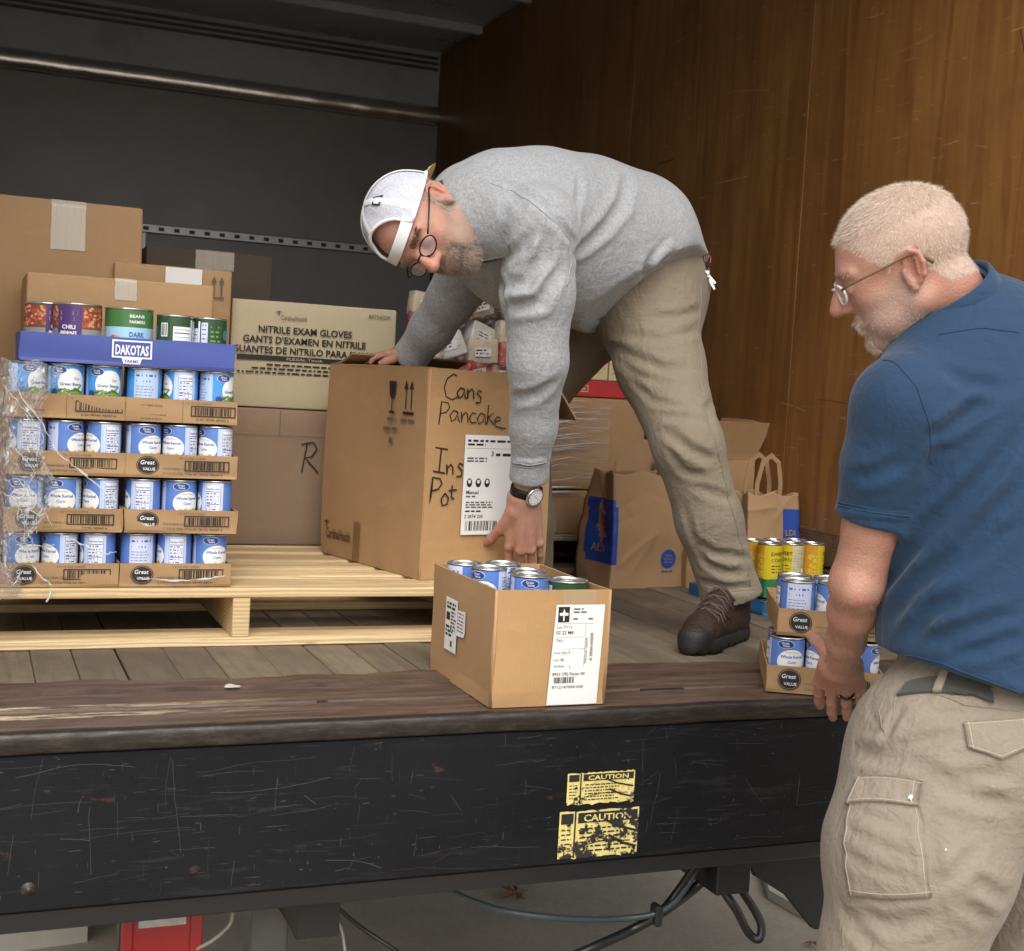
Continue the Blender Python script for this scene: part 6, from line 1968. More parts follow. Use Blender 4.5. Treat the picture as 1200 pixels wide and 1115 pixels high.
def body2():
    F = Field(1.05)
    F.chain(TOR2, [.165, .150, .155, .125, .062], .05, 'u', (FW2, 1.2))
    F.cone(H2(-.030, 0, -.035), TOR2[4], .058, .060, .03)
    F.cone(H2(-.055, 0, -.06), (1.5081, 1.7698, 0.7653), .042, .045, .03)
    F.cone(LARM2[0], TOR2[3], .066, .085, .05); F.cone(RARM2[0], TOR2[3], .066, .085, .05)
    F.chain(LARM2, [.060, .051, .0420, .0390, .0360, .0300, .0262], .018)
    F.ell((1.2990, 1.7219, 0.3157), (.015, .015, .020), None, .022)
    F.chain(RARM2, [.066, .055, .046, .028], .02)
    F.chain(L2, [.115, .10, .070, .060, .045], .03); F.chain(R2, [.115, .10, .070, .060, .045], .03)
    for a, d in ((L2[4], FOOT2L), (R2[4], FOOT2R)):
        F.cone(a, (a[0], a[1], BZ + .06), .045, .040, .02); F.cone((a[0], a[1], BZ + .05), np.array([a[0], a[1], BZ + .045]) + d * .15, .038, .032, .02)
    hand_field(F, LARM2[6], [(1.4494, 2.0036, 0.1018), (1.4661, 1.9871, 0.0941), (1.4833, 1.9699, 0.0959), (1.4992, 1.9552, 0.1081)],
        [[(1.4673, 2.0285, 0.0749), (1.4833, 2.0489, 0.0551), (1.4976, 2.0649, 0.0410)], [(1.4832, 2.0096, 0.0613), (1.4964, 2.0254, 0.0394), (1.5109, 2.0411, 0.0236)], [(1.5014, 1.9909, 0.0636), (1.5148, 2.0068, 0.0433), (1.5248, 2.0187, 0.0287)], [(1.5113, 1.9713, 0.0852), (1.5230, 1.9824, 0.0680), (1.5298, 1.9902, 0.0564)]],
        [(1.4370, 1.9544, 0.1395), (1.4453, 1.9866, 0.1604), (1.4555, 2.0286, 0.1706), (1.4560, 2.0516, 0.1772)], 1.06, .0160)
    w = np.array(RARM2[3]); fd = np.array([-.35, .85, -.25]); fd /= np.linalg.norm(fd); sd = np.array([-.8, -.3, .2]); sd -= fd * (sd @ fd); sd /= np.linalg.norm(sd)
    kn = [w + fd * .09 + sd * s_ for s_ in (.032, .011, -.011, -.032)]
    hand_field(F, w, kn, [[q + fd * .04, q + fd * .06 - np.array([0, 0, .02]), q + fd * .07 - np.array([0, 0, .04])] for q in kn], [w + sd * .03 + fd * .02, w + sd * .05 + fd * .05, w + sd * .06 + fd * .08, w + sd * .06 + fd * .10])
    F.sc = 1.0; head_field(F, HEAD2_O, HEAD2_R, HEAD2_S)
    return F
def polo2(folds=True):
    F = Field(1.05)
    F.chain([(1.5538, 1.6596, 0.1054), *TOR2], [.200, .196, .192, .190, .172, .080], .06, 'u', (FW2, 1.18))
    F.ell((1.5829, 1.7230, 0.6971), (.10, .10, .085), None, .06)
    F.plane((1.3518, 1.6369, 0.2223), HEM2_N, .006)
    F.cone(LARM2[0], TOR2[3], .076, .115, .06); F.cone(RARM2[0], TOR2[3], .080, .12, .06)
    A = Field(1.05).chain(LARM2[:3], [.076, .065, .0575], .02)
    A.cone(LARM2[2], np.array(LARM2[2]) + (np.array(LARM2[2]) - np.array(LARM2[1])) * .35, .0575, .0570, .01)
    A.plane((1.3207, 1.7208, 0.4281), np.array(LARM2[2]) - np.array(LARM2[1]))
    A.cone((1.3189, 1.7223, 0.4063), (1.3189, 1.7240, 0.3655), .0490, .0490, .003, 's')
    F.join(A, .03)
    A = Field(1.05).chain(RARM2[:2], [.080, .072], .02)
    F.join(A, .03)
    if folds:
        for amp, w, pts in FOLDS_PO2: F.fold(pts, amp, w)
    F.cone(H2(-.04, 0, -.05), H2(-.062, 0, -.130), .056, .062, .004, 's')
    return F
HEM2_N = np.array((-0.2415, 0.0315, -0.9699))
def pants2(folds=True):
    F = Field(1.05)
    F.cone((1.5620, 1.6807, 0.2122), (1.5647, 1.6729, 0.1156), .166, .170, .05, 'u', (FW2, 1.15))
    F.chain(L2, [.130, .134, .108, .105, .100], .04); F.chain(R2, [.138, .132, .110, .105, .100], .04)
    F.cone(L2[4], np.array(L2[4]) + [0, 0, -.06], .10, .10, .02); F.cone(R2[4], np.array(R2[4]) + [0, 0, -.06], .10, .10, .02)
    F.cone(L2[0], R2[0], .145, .145, .05)
    F.ell((1.5521, 1.6007, 0.0661), (.13, .13, .12), None, .06)
    F.ell((1.3187, 1.6304, -0.0655), (.06, .06, .09), None, .06)              # bulge of the cargo pocket
    if folds:
        for amp, w, pts in FOLDS_PA2: F.fold(pts, amp, w)
    F.plane((0, 0, BZ + .055), (0, 0, -1)); F.plane((1.3732, 1.6862, 0.2399), WAIST2_N, .004)
    return F
WAIST2_N = np.array((-0.2500, -0.1000, 1.0000))
FOLDS_PO2 = [(0.0143, 0.011, [(1.323, 1.601, 0.560), (1.341, 1.592, 0.577), (1.362, 1.586, 0.594), (1.387, 1.581, 0.611), (1.411, 1.574, 0.628)]),
    (0.0132, 0.0127, [(1.344, 1.651, 0.396), (1.352, 1.627, 0.422), (1.361, 1.604, 0.448), (1.380, 1.578, 0.486), (1.405, 1.560, 0.522), (1.424, 1.554, 0.555), (1.445, 1.551, 0.588)]),
    (0.0102, 0.0119, [(1.350, 1.634, 0.340), (1.364, 1.602, 0.370), (1.382, 1.577, 0.399), (1.409, 1.554, 0.455), (1.442, 1.538, 0.510)]),
    (0.0143, 0.0119, [(1.354, 1.725, 0.318), (1.347, 1.696, 0.341), (1.346, 1.674, 0.363), (1.347, 1.655, 0.384), (1.349, 1.638, 0.405)]),
    (0.0143, 0.0119, [(1.347, 1.644, 0.254), (1.351, 1.624, 0.278), (1.357, 1.608, 0.301), (1.367, 1.590, 0.317), (1.378, 1.575, 0.331)]),
    (0.0102, 0.0119, [(1.349, 1.629, 0.252), (1.357, 1.604, 0.260), (1.367, 1.583, 0.268), (1.381, 1.564, 0.280), (1.398, 1.548, 0.291), (1.420, 1.532, 0.304), (1.446, 1.520, 0.316)]),
    (0.0102, 0.011, [(1.372, 1.571, 0.242), (1.384, 1.556, 0.250), (1.398, 1.544, 0.257), (1.420, 1.528, 0.272), (1.445, 1.516, 0.285)]),
    (0.0071, 0.0102, [(1.367, 1.593, 0.352), (1.382, 1.575, 0.374), (1.399, 1.560, 0.395), (1.417, 1.548, 0.422), (1.437, 1.538, 0.449)]),
    (0.0082, 0.011, [(1.253, 1.686, 0.495), (1.260, 1.664, 0.500), (1.270, 1.647, 0.505), (1.283, 1.636, 0.516), (1.295, 1.625, 0.527)]),
    (0.0061, 0.0119, [(1.341, 1.617, 0.670), (1.360, 1.605, 0.658), (1.380, 1.594, 0.647), (1.409, 1.582, 0.645), (1.437, 1.568, 0.644)]),
    (-0.0052, 0.0051, [(1.259, 1.716, 0.441), (1.263, 1.693, 0.440), (1.278, 1.670, 0.440), (1.298, 1.655, 0.439), (1.316, 1.650, 0.439), (1.335, 1.645, 0.438)]),
    (0.0082, 0.0102, [(1.335, 1.619, 0.503), (1.336, 1.613, 0.519), (1.337, 1.606, 0.536), (1.343, 1.600, 0.546), (1.349, 1.595, 0.556)]),
    (0.0082, 0.0119, [(1.349, 1.700, 0.267), (1.345, 1.668, 0.300), (1.348, 1.645, 0.331), (1.356, 1.619, 0.361), (1.367, 1.597, 0.390)])]
FOLDS_PA2 = [(0.0045, 0.0043, [(1.390, 1.722, 0.199), (1.382, 1.736, 0.181), (1.335, 1.707, 0.152), (1.319, 1.692, 0.134), (1.308, 1.656, 0.120), (1.305, 1.630, 0.103)]),
    (0.0075, 0.0068, [(1.304, 1.628, 0.101), (1.310, 1.628, 0.114), (1.316, 1.629, 0.126), (1.323, 1.629, 0.139), (1.332, 1.630, 0.152)]),
    (0.009, 0.011, [(1.302, 1.623, 0.091), (1.311, 1.604, 0.098), (1.323, 1.587, 0.104), (1.345, 1.566, 0.119), (1.371, 1.551, 0.131)]),
    (0.003, 0.0034, [(1.374, 1.623, 0.192), (1.380, 1.599, 0.186), (1.390, 1.580, 0.180), (1.426, 1.551, 0.179), (1.466, 1.526, 0.177)]),
    (0.009, 0.0119, [(1.294, 1.689, 0.068), (1.292, 1.646, 0.075), (1.300, 1.615, 0.078), (1.314, 1.588, 0.084), (1.330, 1.565, 0.088)]),
    (0.0075, 0.0119, [(1.324, 1.565, 0.069), (1.340, 1.546, 0.067), (1.359, 1.531, 0.064), (1.397, 1.513, 0.074), (1.436, 1.496, 0.083)]),
    (0.0045, 0.0085, [(1.242, 1.629, -0.027), (1.246, 1.598, -0.032), (1.256, 1.574, -0.039), (1.274, 1.548, -0.043), (1.296, 1.527, -0.048)]),
    (0.0045, 0.0085, [(1.236, 1.621, -0.060), (1.242, 1.595, -0.064), (1.251, 1.574, -0.070), (1.270, 1.548, -0.072), (1.291, 1.527, -0.076)]),
    (0.0037, 0.0085, [(1.252, 1.624, -0.003), (1.260, 1.594, -0.003), (1.273, 1.570, -0.006), (1.287, 1.553, -0.008), (1.302, 1.539, -0.011)]),
    (0.009, 0.0119, [(1.329, 1.550, 0.048), (1.347, 1.534, 0.048), (1.368, 1.522, 0.047), (1.399, 1.507, 0.040), (1.433, 1.495, 0.032)]),
    (0.006, 0.011, [(1.311, 1.513, -0.085), (1.326, 1.504, -0.074), (1.343, 1.498, -0.063), (1.363, 1.496, -0.042), (1.386, 1.499, -0.023)]),
    (0.0075, 0.0127, [(1.247, 1.600, -0.151), (1.258, 1.574, -0.152), (1.273, 1.552, -0.154), (1.297, 1.527, -0.140), (1.326, 1.507, -0.129)]),
    (0.0067, 0.0119, [(1.243, 1.626, -0.151), (1.246, 1.608, -0.162), (1.250, 1.591, -0.174), (1.256, 1.573, -0.182), (1.264, 1.557, -0.190)]),
    (0.0053, 0.011, [(1.322, 1.536, 0.008), (1.317, 1.527, -0.014), (1.314, 1.518, -0.037), (1.314, 1.512, -0.060), (1.316, 1.510, -0.084)]),
    (0.0075, 0.011, [(1.359, 1.493, -0.107), (1.382, 1.492, -0.122), (1.412, 1.497, -0.140)]),
    (0.0075, 0.011, [(1.367, 1.490, -0.069), (1.390, 1.488, -0.083), (1.418, 1.490, -0.099), (1.451, 1.501, -0.109)]),
    (0.0067, 0.011, [(1.347, 1.594, 0.151), (1.366, 1.573, 0.153), (1.387, 1.557, 0.155), (1.415, 1.543, 0.161), (1.444, 1.531, 0.167)])]
SEAM_PO2 = [(0, 0, [(1.289, 1.683, 0.677), (1.291, 1.657, 0.674), (1.291, 1.629, 0.656), (1.298, 1.611, 0.639), (1.304, 1.599, 0.610), (1.318, 1.597, 0.580), (1.327, 1.603, 0.552), (1.338, 1.611, 0.523)]),
    (0, 0, [(1.263, 1.733, 0.454), (1.260, 1.703, 0.453), (1.265, 1.685, 0.451), (1.278, 1.666, 0.449), (1.296, 1.653, 0.447), (1.313, 1.648, 0.447), (1.330, 1.644, 0.446)]),
    (0, 0, [(1.262, 1.731, 0.449), (1.260, 1.703, 0.448), (1.265, 1.685, 0.446), (1.279, 1.667, 0.444), (1.298, 1.655, 0.442), (1.314, 1.650, 0.441), (1.332, 1.645, 0.441)]),
    (0, 0, [(1.367, 1.654, 0.720), (1.390, 1.634, 0.727), (1.416, 1.618, 0.733), (1.440, 1.603, 0.731), (1.468, 1.593, 0.729)]),
    (0, 0, [(1.354, 1.702, 0.224), (1.348, 1.633, 0.229), (1.361, 1.590, 0.228), (1.381, 1.556, 0.219), (1.405, 1.528, 0.210), (1.421, 1.514, 0.205), (1.439, 1.502, 0.199)])]
SEAM_PA2 = [(0, 0, [(1.351, 1.688, 0.175), (1.331, 1.672, 0.156), (1.316, 1.663, 0.135), (1.309, 1.642, 0.119), (1.305, 1.625, 0.101), (1.293, 1.637, 0.074), (1.279, 1.646, 0.048)]),
    (0, 0, [(1.242, 1.607, -0.130), (1.245, 1.613, -0.151), (1.245, 1.616, -0.170), (1.242, 1.613, -0.189), (1.239, 1.608, -0.206)]),
    (0, 0, [(1.366, 1.606, 0.177), (1.378, 1.584, 0.173), (1.393, 1.564, 0.168), (1.425, 1.542, 0.167), (1.460, 1.522, 0.166)]),
    (0, 0, [(1.340, 1.656, 0.166), (1.332, 1.648, 0.157), (1.326, 1.640, 0.147), (1.316, 1.631, 0.128), (1.308, 1.625, 0.109)])]
NECK1_C = (1.0203, 2.8734, 0.9781)
NECK1_U = np.array((1.0356, 2.9161, 0.9818)) - np.array((0.9338, 2.9543, 0.9308))
NECK1_A = np.array((1.0803, 2.8902, 0.8734)) - np.array((0.9909, 2.9420, 1.0903))
KEYS = (1.7829, 3.0854, 0.9707)
COL2_C = (1.4422, 1.7464, 0.7761)
PATCH_POCKET = ((1.2340, 1.6375, 0.0269), (1.3173, 1.5578, 0.0266), (1.3278, 1.5335, -0.0969), (1.2386, 1.6023, -0.1250))
PATCH_FLAP = ((1.2331, 1.6401, 0.0589), (1.3211, 1.5584, 0.0570), (1.3164, 1.5576, 0.0177), (1.2297, 1.6381, 0.0099))
PATCH_BACK = ((1.3871, 1.5596, 0.1371), (1.4765, 1.5238, 0.1489), (1.4710, 1.5221, 0.0926), (1.3932, 1.5537, 0.0879))
PATCH_BELT = ((1.2800, 1.6446, 0.2369), (1.4316, 1.5573, 0.2021), (1.4326, 1.5546, 0.1689), (1.2809, 1.6421, 0.2059))
PATCH_LOOP = ((1.3358, 1.5878, 0.2395), (1.3560, 1.5792, 0.2344), (1.3546, 1.5773, 0.1999), (1.3356, 1.5855, 0.2051))
PAINT_SPOTS = [((1.2833, 1.5390, 0.0461), .0062), ((1.2738, 1.5438, 0.0591), .0040), ((1.2208, 1.5990, 0.0497), .0035), ((1.2906, 1.5352, 0.0342), .0030), ((1.3390, 1.5329, -0.0399), .0024)]
RING_A, RING_B = (1.4833, 1.9698, 0.0944), (1.5014, 1.9909, 0.0636)
# ---------------------------------------------------------------- meshes of the two men
SKIN1 = mat_skin('weathered skin', (.50, .275, .195), (.47, .175, .125), .6, (.20, .15, .11), (.24, .19, .16))
SKIN2 = mat_skin('ruddy skin', (.50, .275, .198), (.46, .165, .120), .6, (.49, .375, .30), (.40, .31, .26))
GREYSW = mat_cloth('grey heather fleece', (.34, .35, .362), .75, 700, .9, .42, 15, .2)
KHAKI = mat_cloth('khaki twill', (.215, .176, .124), .15, 1400, .8, .5, 18, .1)
KHAKI2 = mat_cloth('worn stone canvas', (.25, .208, .158), .15, 1300, .8, .55, 17, .1)
POLO = mat_cloth('blue pique', (.0125, .040, .086), .12, 1100, .78, .38, 13, .15)
NAVYC = mat_cloth('navy lining', (.012, .016, .030), 0, 900, .8, .2)
BOOTL = mat_cloth('brown boot leather', (.040, .024, .018), .2, 300, .55, .5, 40, 0)
BOOTD = plain('boot sole', (.016, .015, .015), .6, 0, .3, 40, .4)
LACE = plain('boot lace', (.085, .055, .045), .8, 0, .3, 200)
HAIRW = plain('white blond hair', (.64, .54, .44), .55, 0, .25, 60)
HAIRT = plain('sandy grey hair', (.36, .27, .20), .55, 0, .25, 60)
HAIRG = plain('grey beard hair', (.36, .31, .26), .6, 0, .4, 90)
HAIRB = plain('brown beard hair', (.20, .13, .085), .6, 0, .4, 90)
FRAME_D = plain('dark spectacle frame', (.02, .017, .016), .3, .4, 0)
FRAME_T = plain('tan spectacle arm', (.16, .085, .04), .3, 0, .3, 200)
FRAME_C = plain('clear spectacle rim', (.62, .60, .57), .2, 0, .05)
gl = Nodes('spectacle lens'); gl.set(Base_Color=(.9, .93, .95), Roughness=.03, Alpha=.18); LENS = gl.m

def make(name, F, lo, hi, h, mats, parent, fine=(), keep=400):
    V, Q = drop_islands(*F.mesh(lo, hi, h, fine), keep)
    return link(name, np_mesh(name, V, Q, mats), parent), V, Q

man = root('person', (M1['LA'][0], M1['LA'][1], 0), 'man in grey sweatshirt, khaki trousers and white cap bending over the open carton', 'person')
def parented(o, r):                                              # meshes are written in world coordinates
    o.parent = r; o.matrix_parent_inverse = Matrix.Translation(r.location).inverted(); return o
F_b1, F_sh1, F_tr1 = body1(), shirt1(), trousers1()
hc = np.array(HEAD1_O)
o, Vb1, Qb1 = make('body', F_b1, (.75, 2.35, -.02), (2.25, 3.75, 1.35), .0060, [SKIN1], None,
    ((0, hc[0] - .16, hc[0] + .17, .0034), (1, hc[1] - .16, hc[1] + .17, .0034), (2, hc[2] - .16, hc[2] + .17, .0034), (0, 1.17, 1.36, .0032), (1, 2.90, 3.12, .0032), (2, .10, .40, .0032)))
body_1 = parented(o, man)
o, _, _ = make('sweatshirt', F_sh1, (.80, 2.35, .20), (2.15, 3.80, 1.40), .0056, [GREYSW], None); parented(o, man)
o, _, _ = make('trousers', F_tr1, (1.25, 2.60, .0), (2.20, 3.85, 1.20), .0056, [KHAKI], None); parented(o, man)

def boot(loc, d, label_parent, sc=1.0):
    """Laced hiking boot; local x runs from heel to toe."""
    d = np.array(d, float); R = np.stack([d, np.cross([0, 0, 1], d), [0, 0, 1]], 1); O = np.array(loc, float)
    T = lambda x, y, z: O + R @ (np.array([x, y, z]) * sc)
    U = Field()
    U.chain([T(.04, 0, .05), T(.13, 0, .048), T(.225, .004, .042), T(.265, .004, .036)], [.040, .043, .042, .034], .02, 'u', ((0, 0, 1), 1.1))
    U.chain([T(.055, 0, .05), T(.062, 0, .10), T(.06, 0, .155)], [.040, .043, .047], .03)
    U.chain([T(.09, 0, .115), T(.15, 0, .075), T(.21, 0, .055)], [.036, .033, .030], .02)
    for k in range(4): U.fold([T(.12 + .03 * k, -.045, .05), T(.115 + .028 * k, 0, .105 - .015 * k), T(.12 + .03 * k, .045, .05)], .003, .006)
    U.plane(T(0, 0, .026), (0, 0, -1))
    b, _, _ = make('boot', U, O - .36 * sc, O + .36 * sc, .004, [BOOTL], None)
    parented(b, label_parent)
    so = Field(); so.chain([T(.035, 0, .018), T(.12, 0, .018), T(.22, .004, .018), T(.268, .004, .020)], [.044, .042, .046, .036], .02)
    so.plane(T(0, 0, .033), (0, 0, 1)); so.chain([T(.215, .004, .036), T(.264, .004, .032)], [.0440, .0395], .004); so.plane(T(0, 0, .002), (0, 0, -1)); so.plane(T(0, 0, .052), (0, 0, 1))
    for k in range(9): so.box(T(.02 + .033 * k, 0, .003), np.array([.004, .08, .006]) * sc, R, .001, .001, 's')
    q, _, _ = make('sole', so, O - .36 * sc, O + .36 * sc, .004, [BOOTD], None); q.parent = b
    q.matrix_parent_inverse = b.matrix_world.inverted() if False else Matrix.Identity(4)
    lc = MB()
    for k in range(5):
        z = .128 - .017 * k; x = .098 + .022 * k
        for s in (-1, 1):
            P = U.snap(np.array([T(x, s * .026, z - .012), T(x + .006, s * .013, z + .004), T(x + .012, 0, z + .010), T(x + .014, -s * .013, z - .002), T(x + .020, -s * .026, z - .018)]), .0022 * sc)
            lc.tube(P, .0024 * sc, LACE, 6)
    l = lc.build('boot_lace', b)
    return b
boot((M1['LA'][0] - FOOT1L[0] * .068, M1['LA'][1] - FOOT1L[1] * .068, 0), FOOT1L, man, 1.14)
boot((M1['RA'][0] - FOOT1R[0] * .075, M1['RA'][1] - FOOT1R[1] * .075, 0), FOOT1R, man, 1.04)

# collar of the sweatshirt: a standing band round the neck, dark inside, open at the throat
def ring_band(F, c, e1, e2, up, r, t0, t1, h, m, name, parent, n=40, flare=0.0, thick=.004):
    c, e1, e2, up = (np.array(v, float) for v in (c, e1, e2, up)); b = MB(); V = []
    for i in range(n):
        a = t0 + (t1 - t0) * i / (n - 1)
        d = e1 * math.cos(a) + e2 * math.sin(a); nd = d / np.linalg.norm(d)
        for k, (rr, hh) in enumerate(((0, 0), (flare * .5, h * .55), (flare, h), (flare + thick, h * 1.02), (flare + thick * 2.2, h * .9), (flare * .5 + thick * 2.2, h * .4), (thick * 1.5, -.012))):
            V.append(c + d + nd * rr + up * hh)
    k = 7
    b.add(V, [(i * k + j, i * k + j + 1, (i + 1) * k + j + 1, (i + 1) * k + j) for i in range(n - 1) for j in range(k - 1)] + [tuple(range(k)), tuple((n - 1) * k + j for j in range(k))[::-1]], m, True)
    return parented(b.build(name), parent)
ax1 = np.array(NECK1_U); ax1 /= np.linalg.norm(ax1)
cc = np.array(NECK1_C)
e_a = np.array(NECK1_A); e_a -= ax1 * (e_a @ ax1); e_a /= np.linalg.norm(e_a)
e_b = np.cross(ax1, e_a)
ring_band(None, cc + ax1 * .056 + e_a * .006, e_a * .112, e_b * .114, -ax1, .085, math.radians(14), math.radians(350), .078, GREYSW, 'collar', man, 44, -.020, .004)
ring_band(None, cc + ax1 * .046 + e_a * .006, e_a * .106, e_b * .107, -ax1, .08, math.radians(6), math.radians(356), .094, NAVYC, 'collar_lining', man, 44, -.015, .003)

# mesh-backed cap worn backwards, strap across the forehead
def mat_capmesh():
    s = Nodes('white cap mesh')
    v = s.n('TexVoronoi'); v.inputs['Scale'].default_value = 520; s.l(s.tc.outputs['Object'], v.inputs['Vector'])
    hole = s.ramp(v.outputs['Distance'], [(.22, (0, 0, 0)), (.40, (1, 1, 1))])
    s.set(Base_Color=s.mix(hole, (.34, .36, .43), (.62, .63, .70)), Roughness=.8, Alpha=s.math('ADD', s.math('MULTIPLY', hole, .32), .60))
    s.bump(v.outputs['Distance'], .5, .002)
    return s.m
CAPM = mat_capmesh(); CAPW = mat_cloth('white cap cloth', (.76, .76, .77), 0, 1200, .8, .1); CAPO = mat_cloth('orange cap peak', (.62, .33, .03), 0, 900, .8, .1)
def cap_pt(az, el, off=0.0):
    """Point of the crown: az 0 = above the face, el 0 = edge, 1 = button."""
    a = math.radians(az); t = el * math.pi / 2
    q = .965 + .035 * math.sin(t * 2)
    r = np.array([.109 + off, .0885 + off, .099 + off]) * (1 + .018 * math.cos(6 * a) * math.sin(2 * t) + .010 * math.sin(5 * a + 4 * t) * math.sin(2 * t) + .006 * math.sin(11 * a + 7 * t) * math.sin(2 * t))
    x, y, z = r[0] * math.cos(t) ** .92 * math.cos(a), r[1] * math.cos(t) ** .92 * math.sin(a), r[2] * math.sin(t)
    return H1(-.012 + x, y, .024 + z + .012 * math.cos(a) * (1 - el))
def in_hole(az, el): return abs(az) < 42 and (el < .50 * math.sqrt(max(0, 1 - (az / 42) ** 2)) ** .8)
cb = MB(); na, ne = 96, 24
V = [cap_pt(360 * i / na - 180, j / ne, .0008 * math.sin(9 * j + i)) for j in range(ne + 1) for i in range(na)]
fs = [(j * na + i, j * na + (i + 1) % na, (j + 1) * na + (i + 1) % na, (j + 1) * na + i) for j in range(ne) for i in range(na)
      if not in_hole(360 * (i + .5) / na - 180, (j + .5) / ne)]
cb.add(V, fs, CAPM, True)
cap = parented(cb.build('cap'), man)
ribs = [[cap_pt(az, e, .0012) for e in np.linspace(0, 1, 14)] for az in (58, 120, -58, -120, 180)] + [[cap_pt(0, e, .0012) for e in np.linspace(.52, 1, 8)]]
for R_ in ribs:
    b = MB(); P = np.array(R_); n = len(P); T = np.gradient(P, axis=0); N = P - np.array(H1(-.012, 0, .03)); S_w = np.cross(T, N); S_w /= np.linalg.norm(S_w, axis=1)[:, None]
    N /= np.linalg.norm(N, axis=1)[:, None]
    w = .0072
    q = np.concatenate([P - S_w * w, P + N * .0022, P + S_w * w]); b.add(q, [(i, i + 1, n + i + 1, n + i) for i in range(n - 1)] + [(n + i, n + i + 1, 2 * n + i + 1, 2 * n + i) for i in range(n - 1)], CAPW, True)
    b.build('cap_seam', cap)
b = MB(); b.tube([cap_pt(az, .01, .001) for az in np.linspace(42, 318, 40)], .0038, CAPW, 8); b.build('cap_band', cap)
arch = [cap_pt(a, .50 * math.sqrt(max(0, 1 - (a / 42) ** 2)) ** .8 + .01, .001) for a in np.linspace(-42, 42, 26)]
b = MB(); b.tube(arch, .0036, CAPW, 8); b.build('cap_opening_trim', cap)
b = MB(); st = np.array([[cap_pt(a, -.005, .001), cap_pt(a, .155, .002)] for a in np.linspace(-46, 46, 16)]); n = 16
b.add(list(st[:, 0]) + list(st[:, 1]), [(i, i + 1, n + i + 1, n + i) for i in range(n - 1)], CAPW, True); b.build('cap_strap', cap)
b = MB()   # peak, pointing down the back of the neck
pk = []
for i, az in enumerate(np.linspace(128, 232, 15)):
    p0 = cap_pt(az, .01, .001); out = (1 - ((az - 180) / 52) ** 2) ** .6
    p1 = p0 + np.array(HEAD1_R) @ np.array([-.062 * out, 0, -.028 * out]); pk += [p0, (p0 + p1) / 2 + np.array(HEAD1_R) @ np.array([0, 0, .006 * out]), p1]
b.add(pk, [(i * 3 + k, i * 3 + k + 1, (i + 1) * 3 + k + 1, (i + 1) * 3 + k) for i in range(14) for k in range(2)], CAPO, True); b.build('cap_peak', cap)
b = MB(); P = [cap_pt(50, .50, .003), cap_pt(68, .50, .003), cap_pt(66, .66, .003), cap_pt(48, .66, .003)]
b.add(P, [(0, 1, 2, 3)], NAVYC); c0 = np.mean(P, 0); b.add([c0 + (np.array(q) - c0) * .62 + (c0 - np.array(H1(-.012, 0, .03))) * .008 for q in P], [(0, 1, 2, 3)], CAPW); b.build('cap_tag', cap)

def spectacles(H, F, parent, sc, arm_m, rim_m, arm_r, name='glasses', front_r=.0016, z0=-.004, full=True):
    """Two lenses, bridge and an arm over each ear, in head axes."""
    g = bpy.data.objects.new(name, None); COL.objects.link(g); g.empty_display_size = .02; parented(g, parent)
    for s in (-1, 1):
        c = np.array([.102, s * .033, z0 - .004])
        pts = [c + [-.006 * (abs(math.sin(a / 2 + (0 if s > 0 else math.pi / 2)) if False else 0)) - .010 * abs(.5 + .5 * math.cos(a) * s) ** 2, .0240 * math.cos(a), .0165 * math.sin(a) * (1 if math.sin(a) < 0 else .9)] for a in np.linspace(0, 2 * math.pi, 25)]
        W_ = [H(*p) for p in pts]
        b = MB(); b.tube(W_, front_r * sc, rim_m, 8, False); b.build('rim', g)
        b = MB(); b.add([H(*(c + [-.003, 0, 0]))] + W_[:-1], [(0, 1 + i, 1 + (i + 1) % 24) for i in range(24)], LENS, True); b.build('lens', g)
        arm = [(.094, s * .0600, z0 + .004), (.086, s * .0705, z0 + .007), (.060, s * .0765, z0 + .009), (.020, s * .0815, z0 + .012), (-.012, s * .0845, z0 + .016), (-.030, s * .0825, z0 + .008), (-.042, s * .0800, z0 - .010)]
        b = MB(); b.tube([H(*p) for p in arm], [arm_r * sc * q for q in (1.2, 1.1, 1, 1, 1.1, 1.4, 1.5)], arm_m, 8); b.build('temple_arm', g)
        b = MB(); b.tube([H(.101, s * .012, z0 - .010), H(.098, s * .011, z0 - .017)], .0022 * sc, rim_m, 6); b.build('nose_pad', g)
    b = MB(); b.tube([H(.101, .010, z0 + .003), H(.107, 0, z0 + .005), H(.101, -.010, z0 + .003)], front_r * 1.1 * sc, rim_m, 8); b.build('bridge', g)
    return g
spectacles(H1, F_b1, man, HEAD1_S, FRAME_D, FRAME_D, .0017, z0=-.003)

def local(P, O, R, sc): return ((P - np.array(O)) @ np.array(R)) / sc
def soft(x, w): return np.clip(.5 + x / (2 * w), 0, 1)
def masks(o, V, F, O, R, sc, scalp, stub):
    L = local(V, O, R, sc); near = (np.abs(L) < .16).all(1)
    attr(o, 'scalp', np.where(near, scalp(L), 0)); attr(o, 'stub', np.where(near, stub(L), 0))
    g = lambda c, r: np.exp(-(((L - c) / r) ** 2).sum(1))
    fl = sum(g(np.array(c), r) * k for c, r, k in (((.112, 0, -.03), .020, 1.0), ((.06, .046, -.02), .026, .55), ((.06, -.046, -.02), .026, .55), ((-.014, .086, -.008), .030, .75), ((-.014, -.086, -.008), .030, .75), ((.094, 0, -.066), .014, .8), ((-.06, 0, -.09), .05, .45)))
    attr(o, 'flush', np.clip(np.where(near, fl * .8, 0) + .25 * (V[:, 2] < -5), 0, 1))
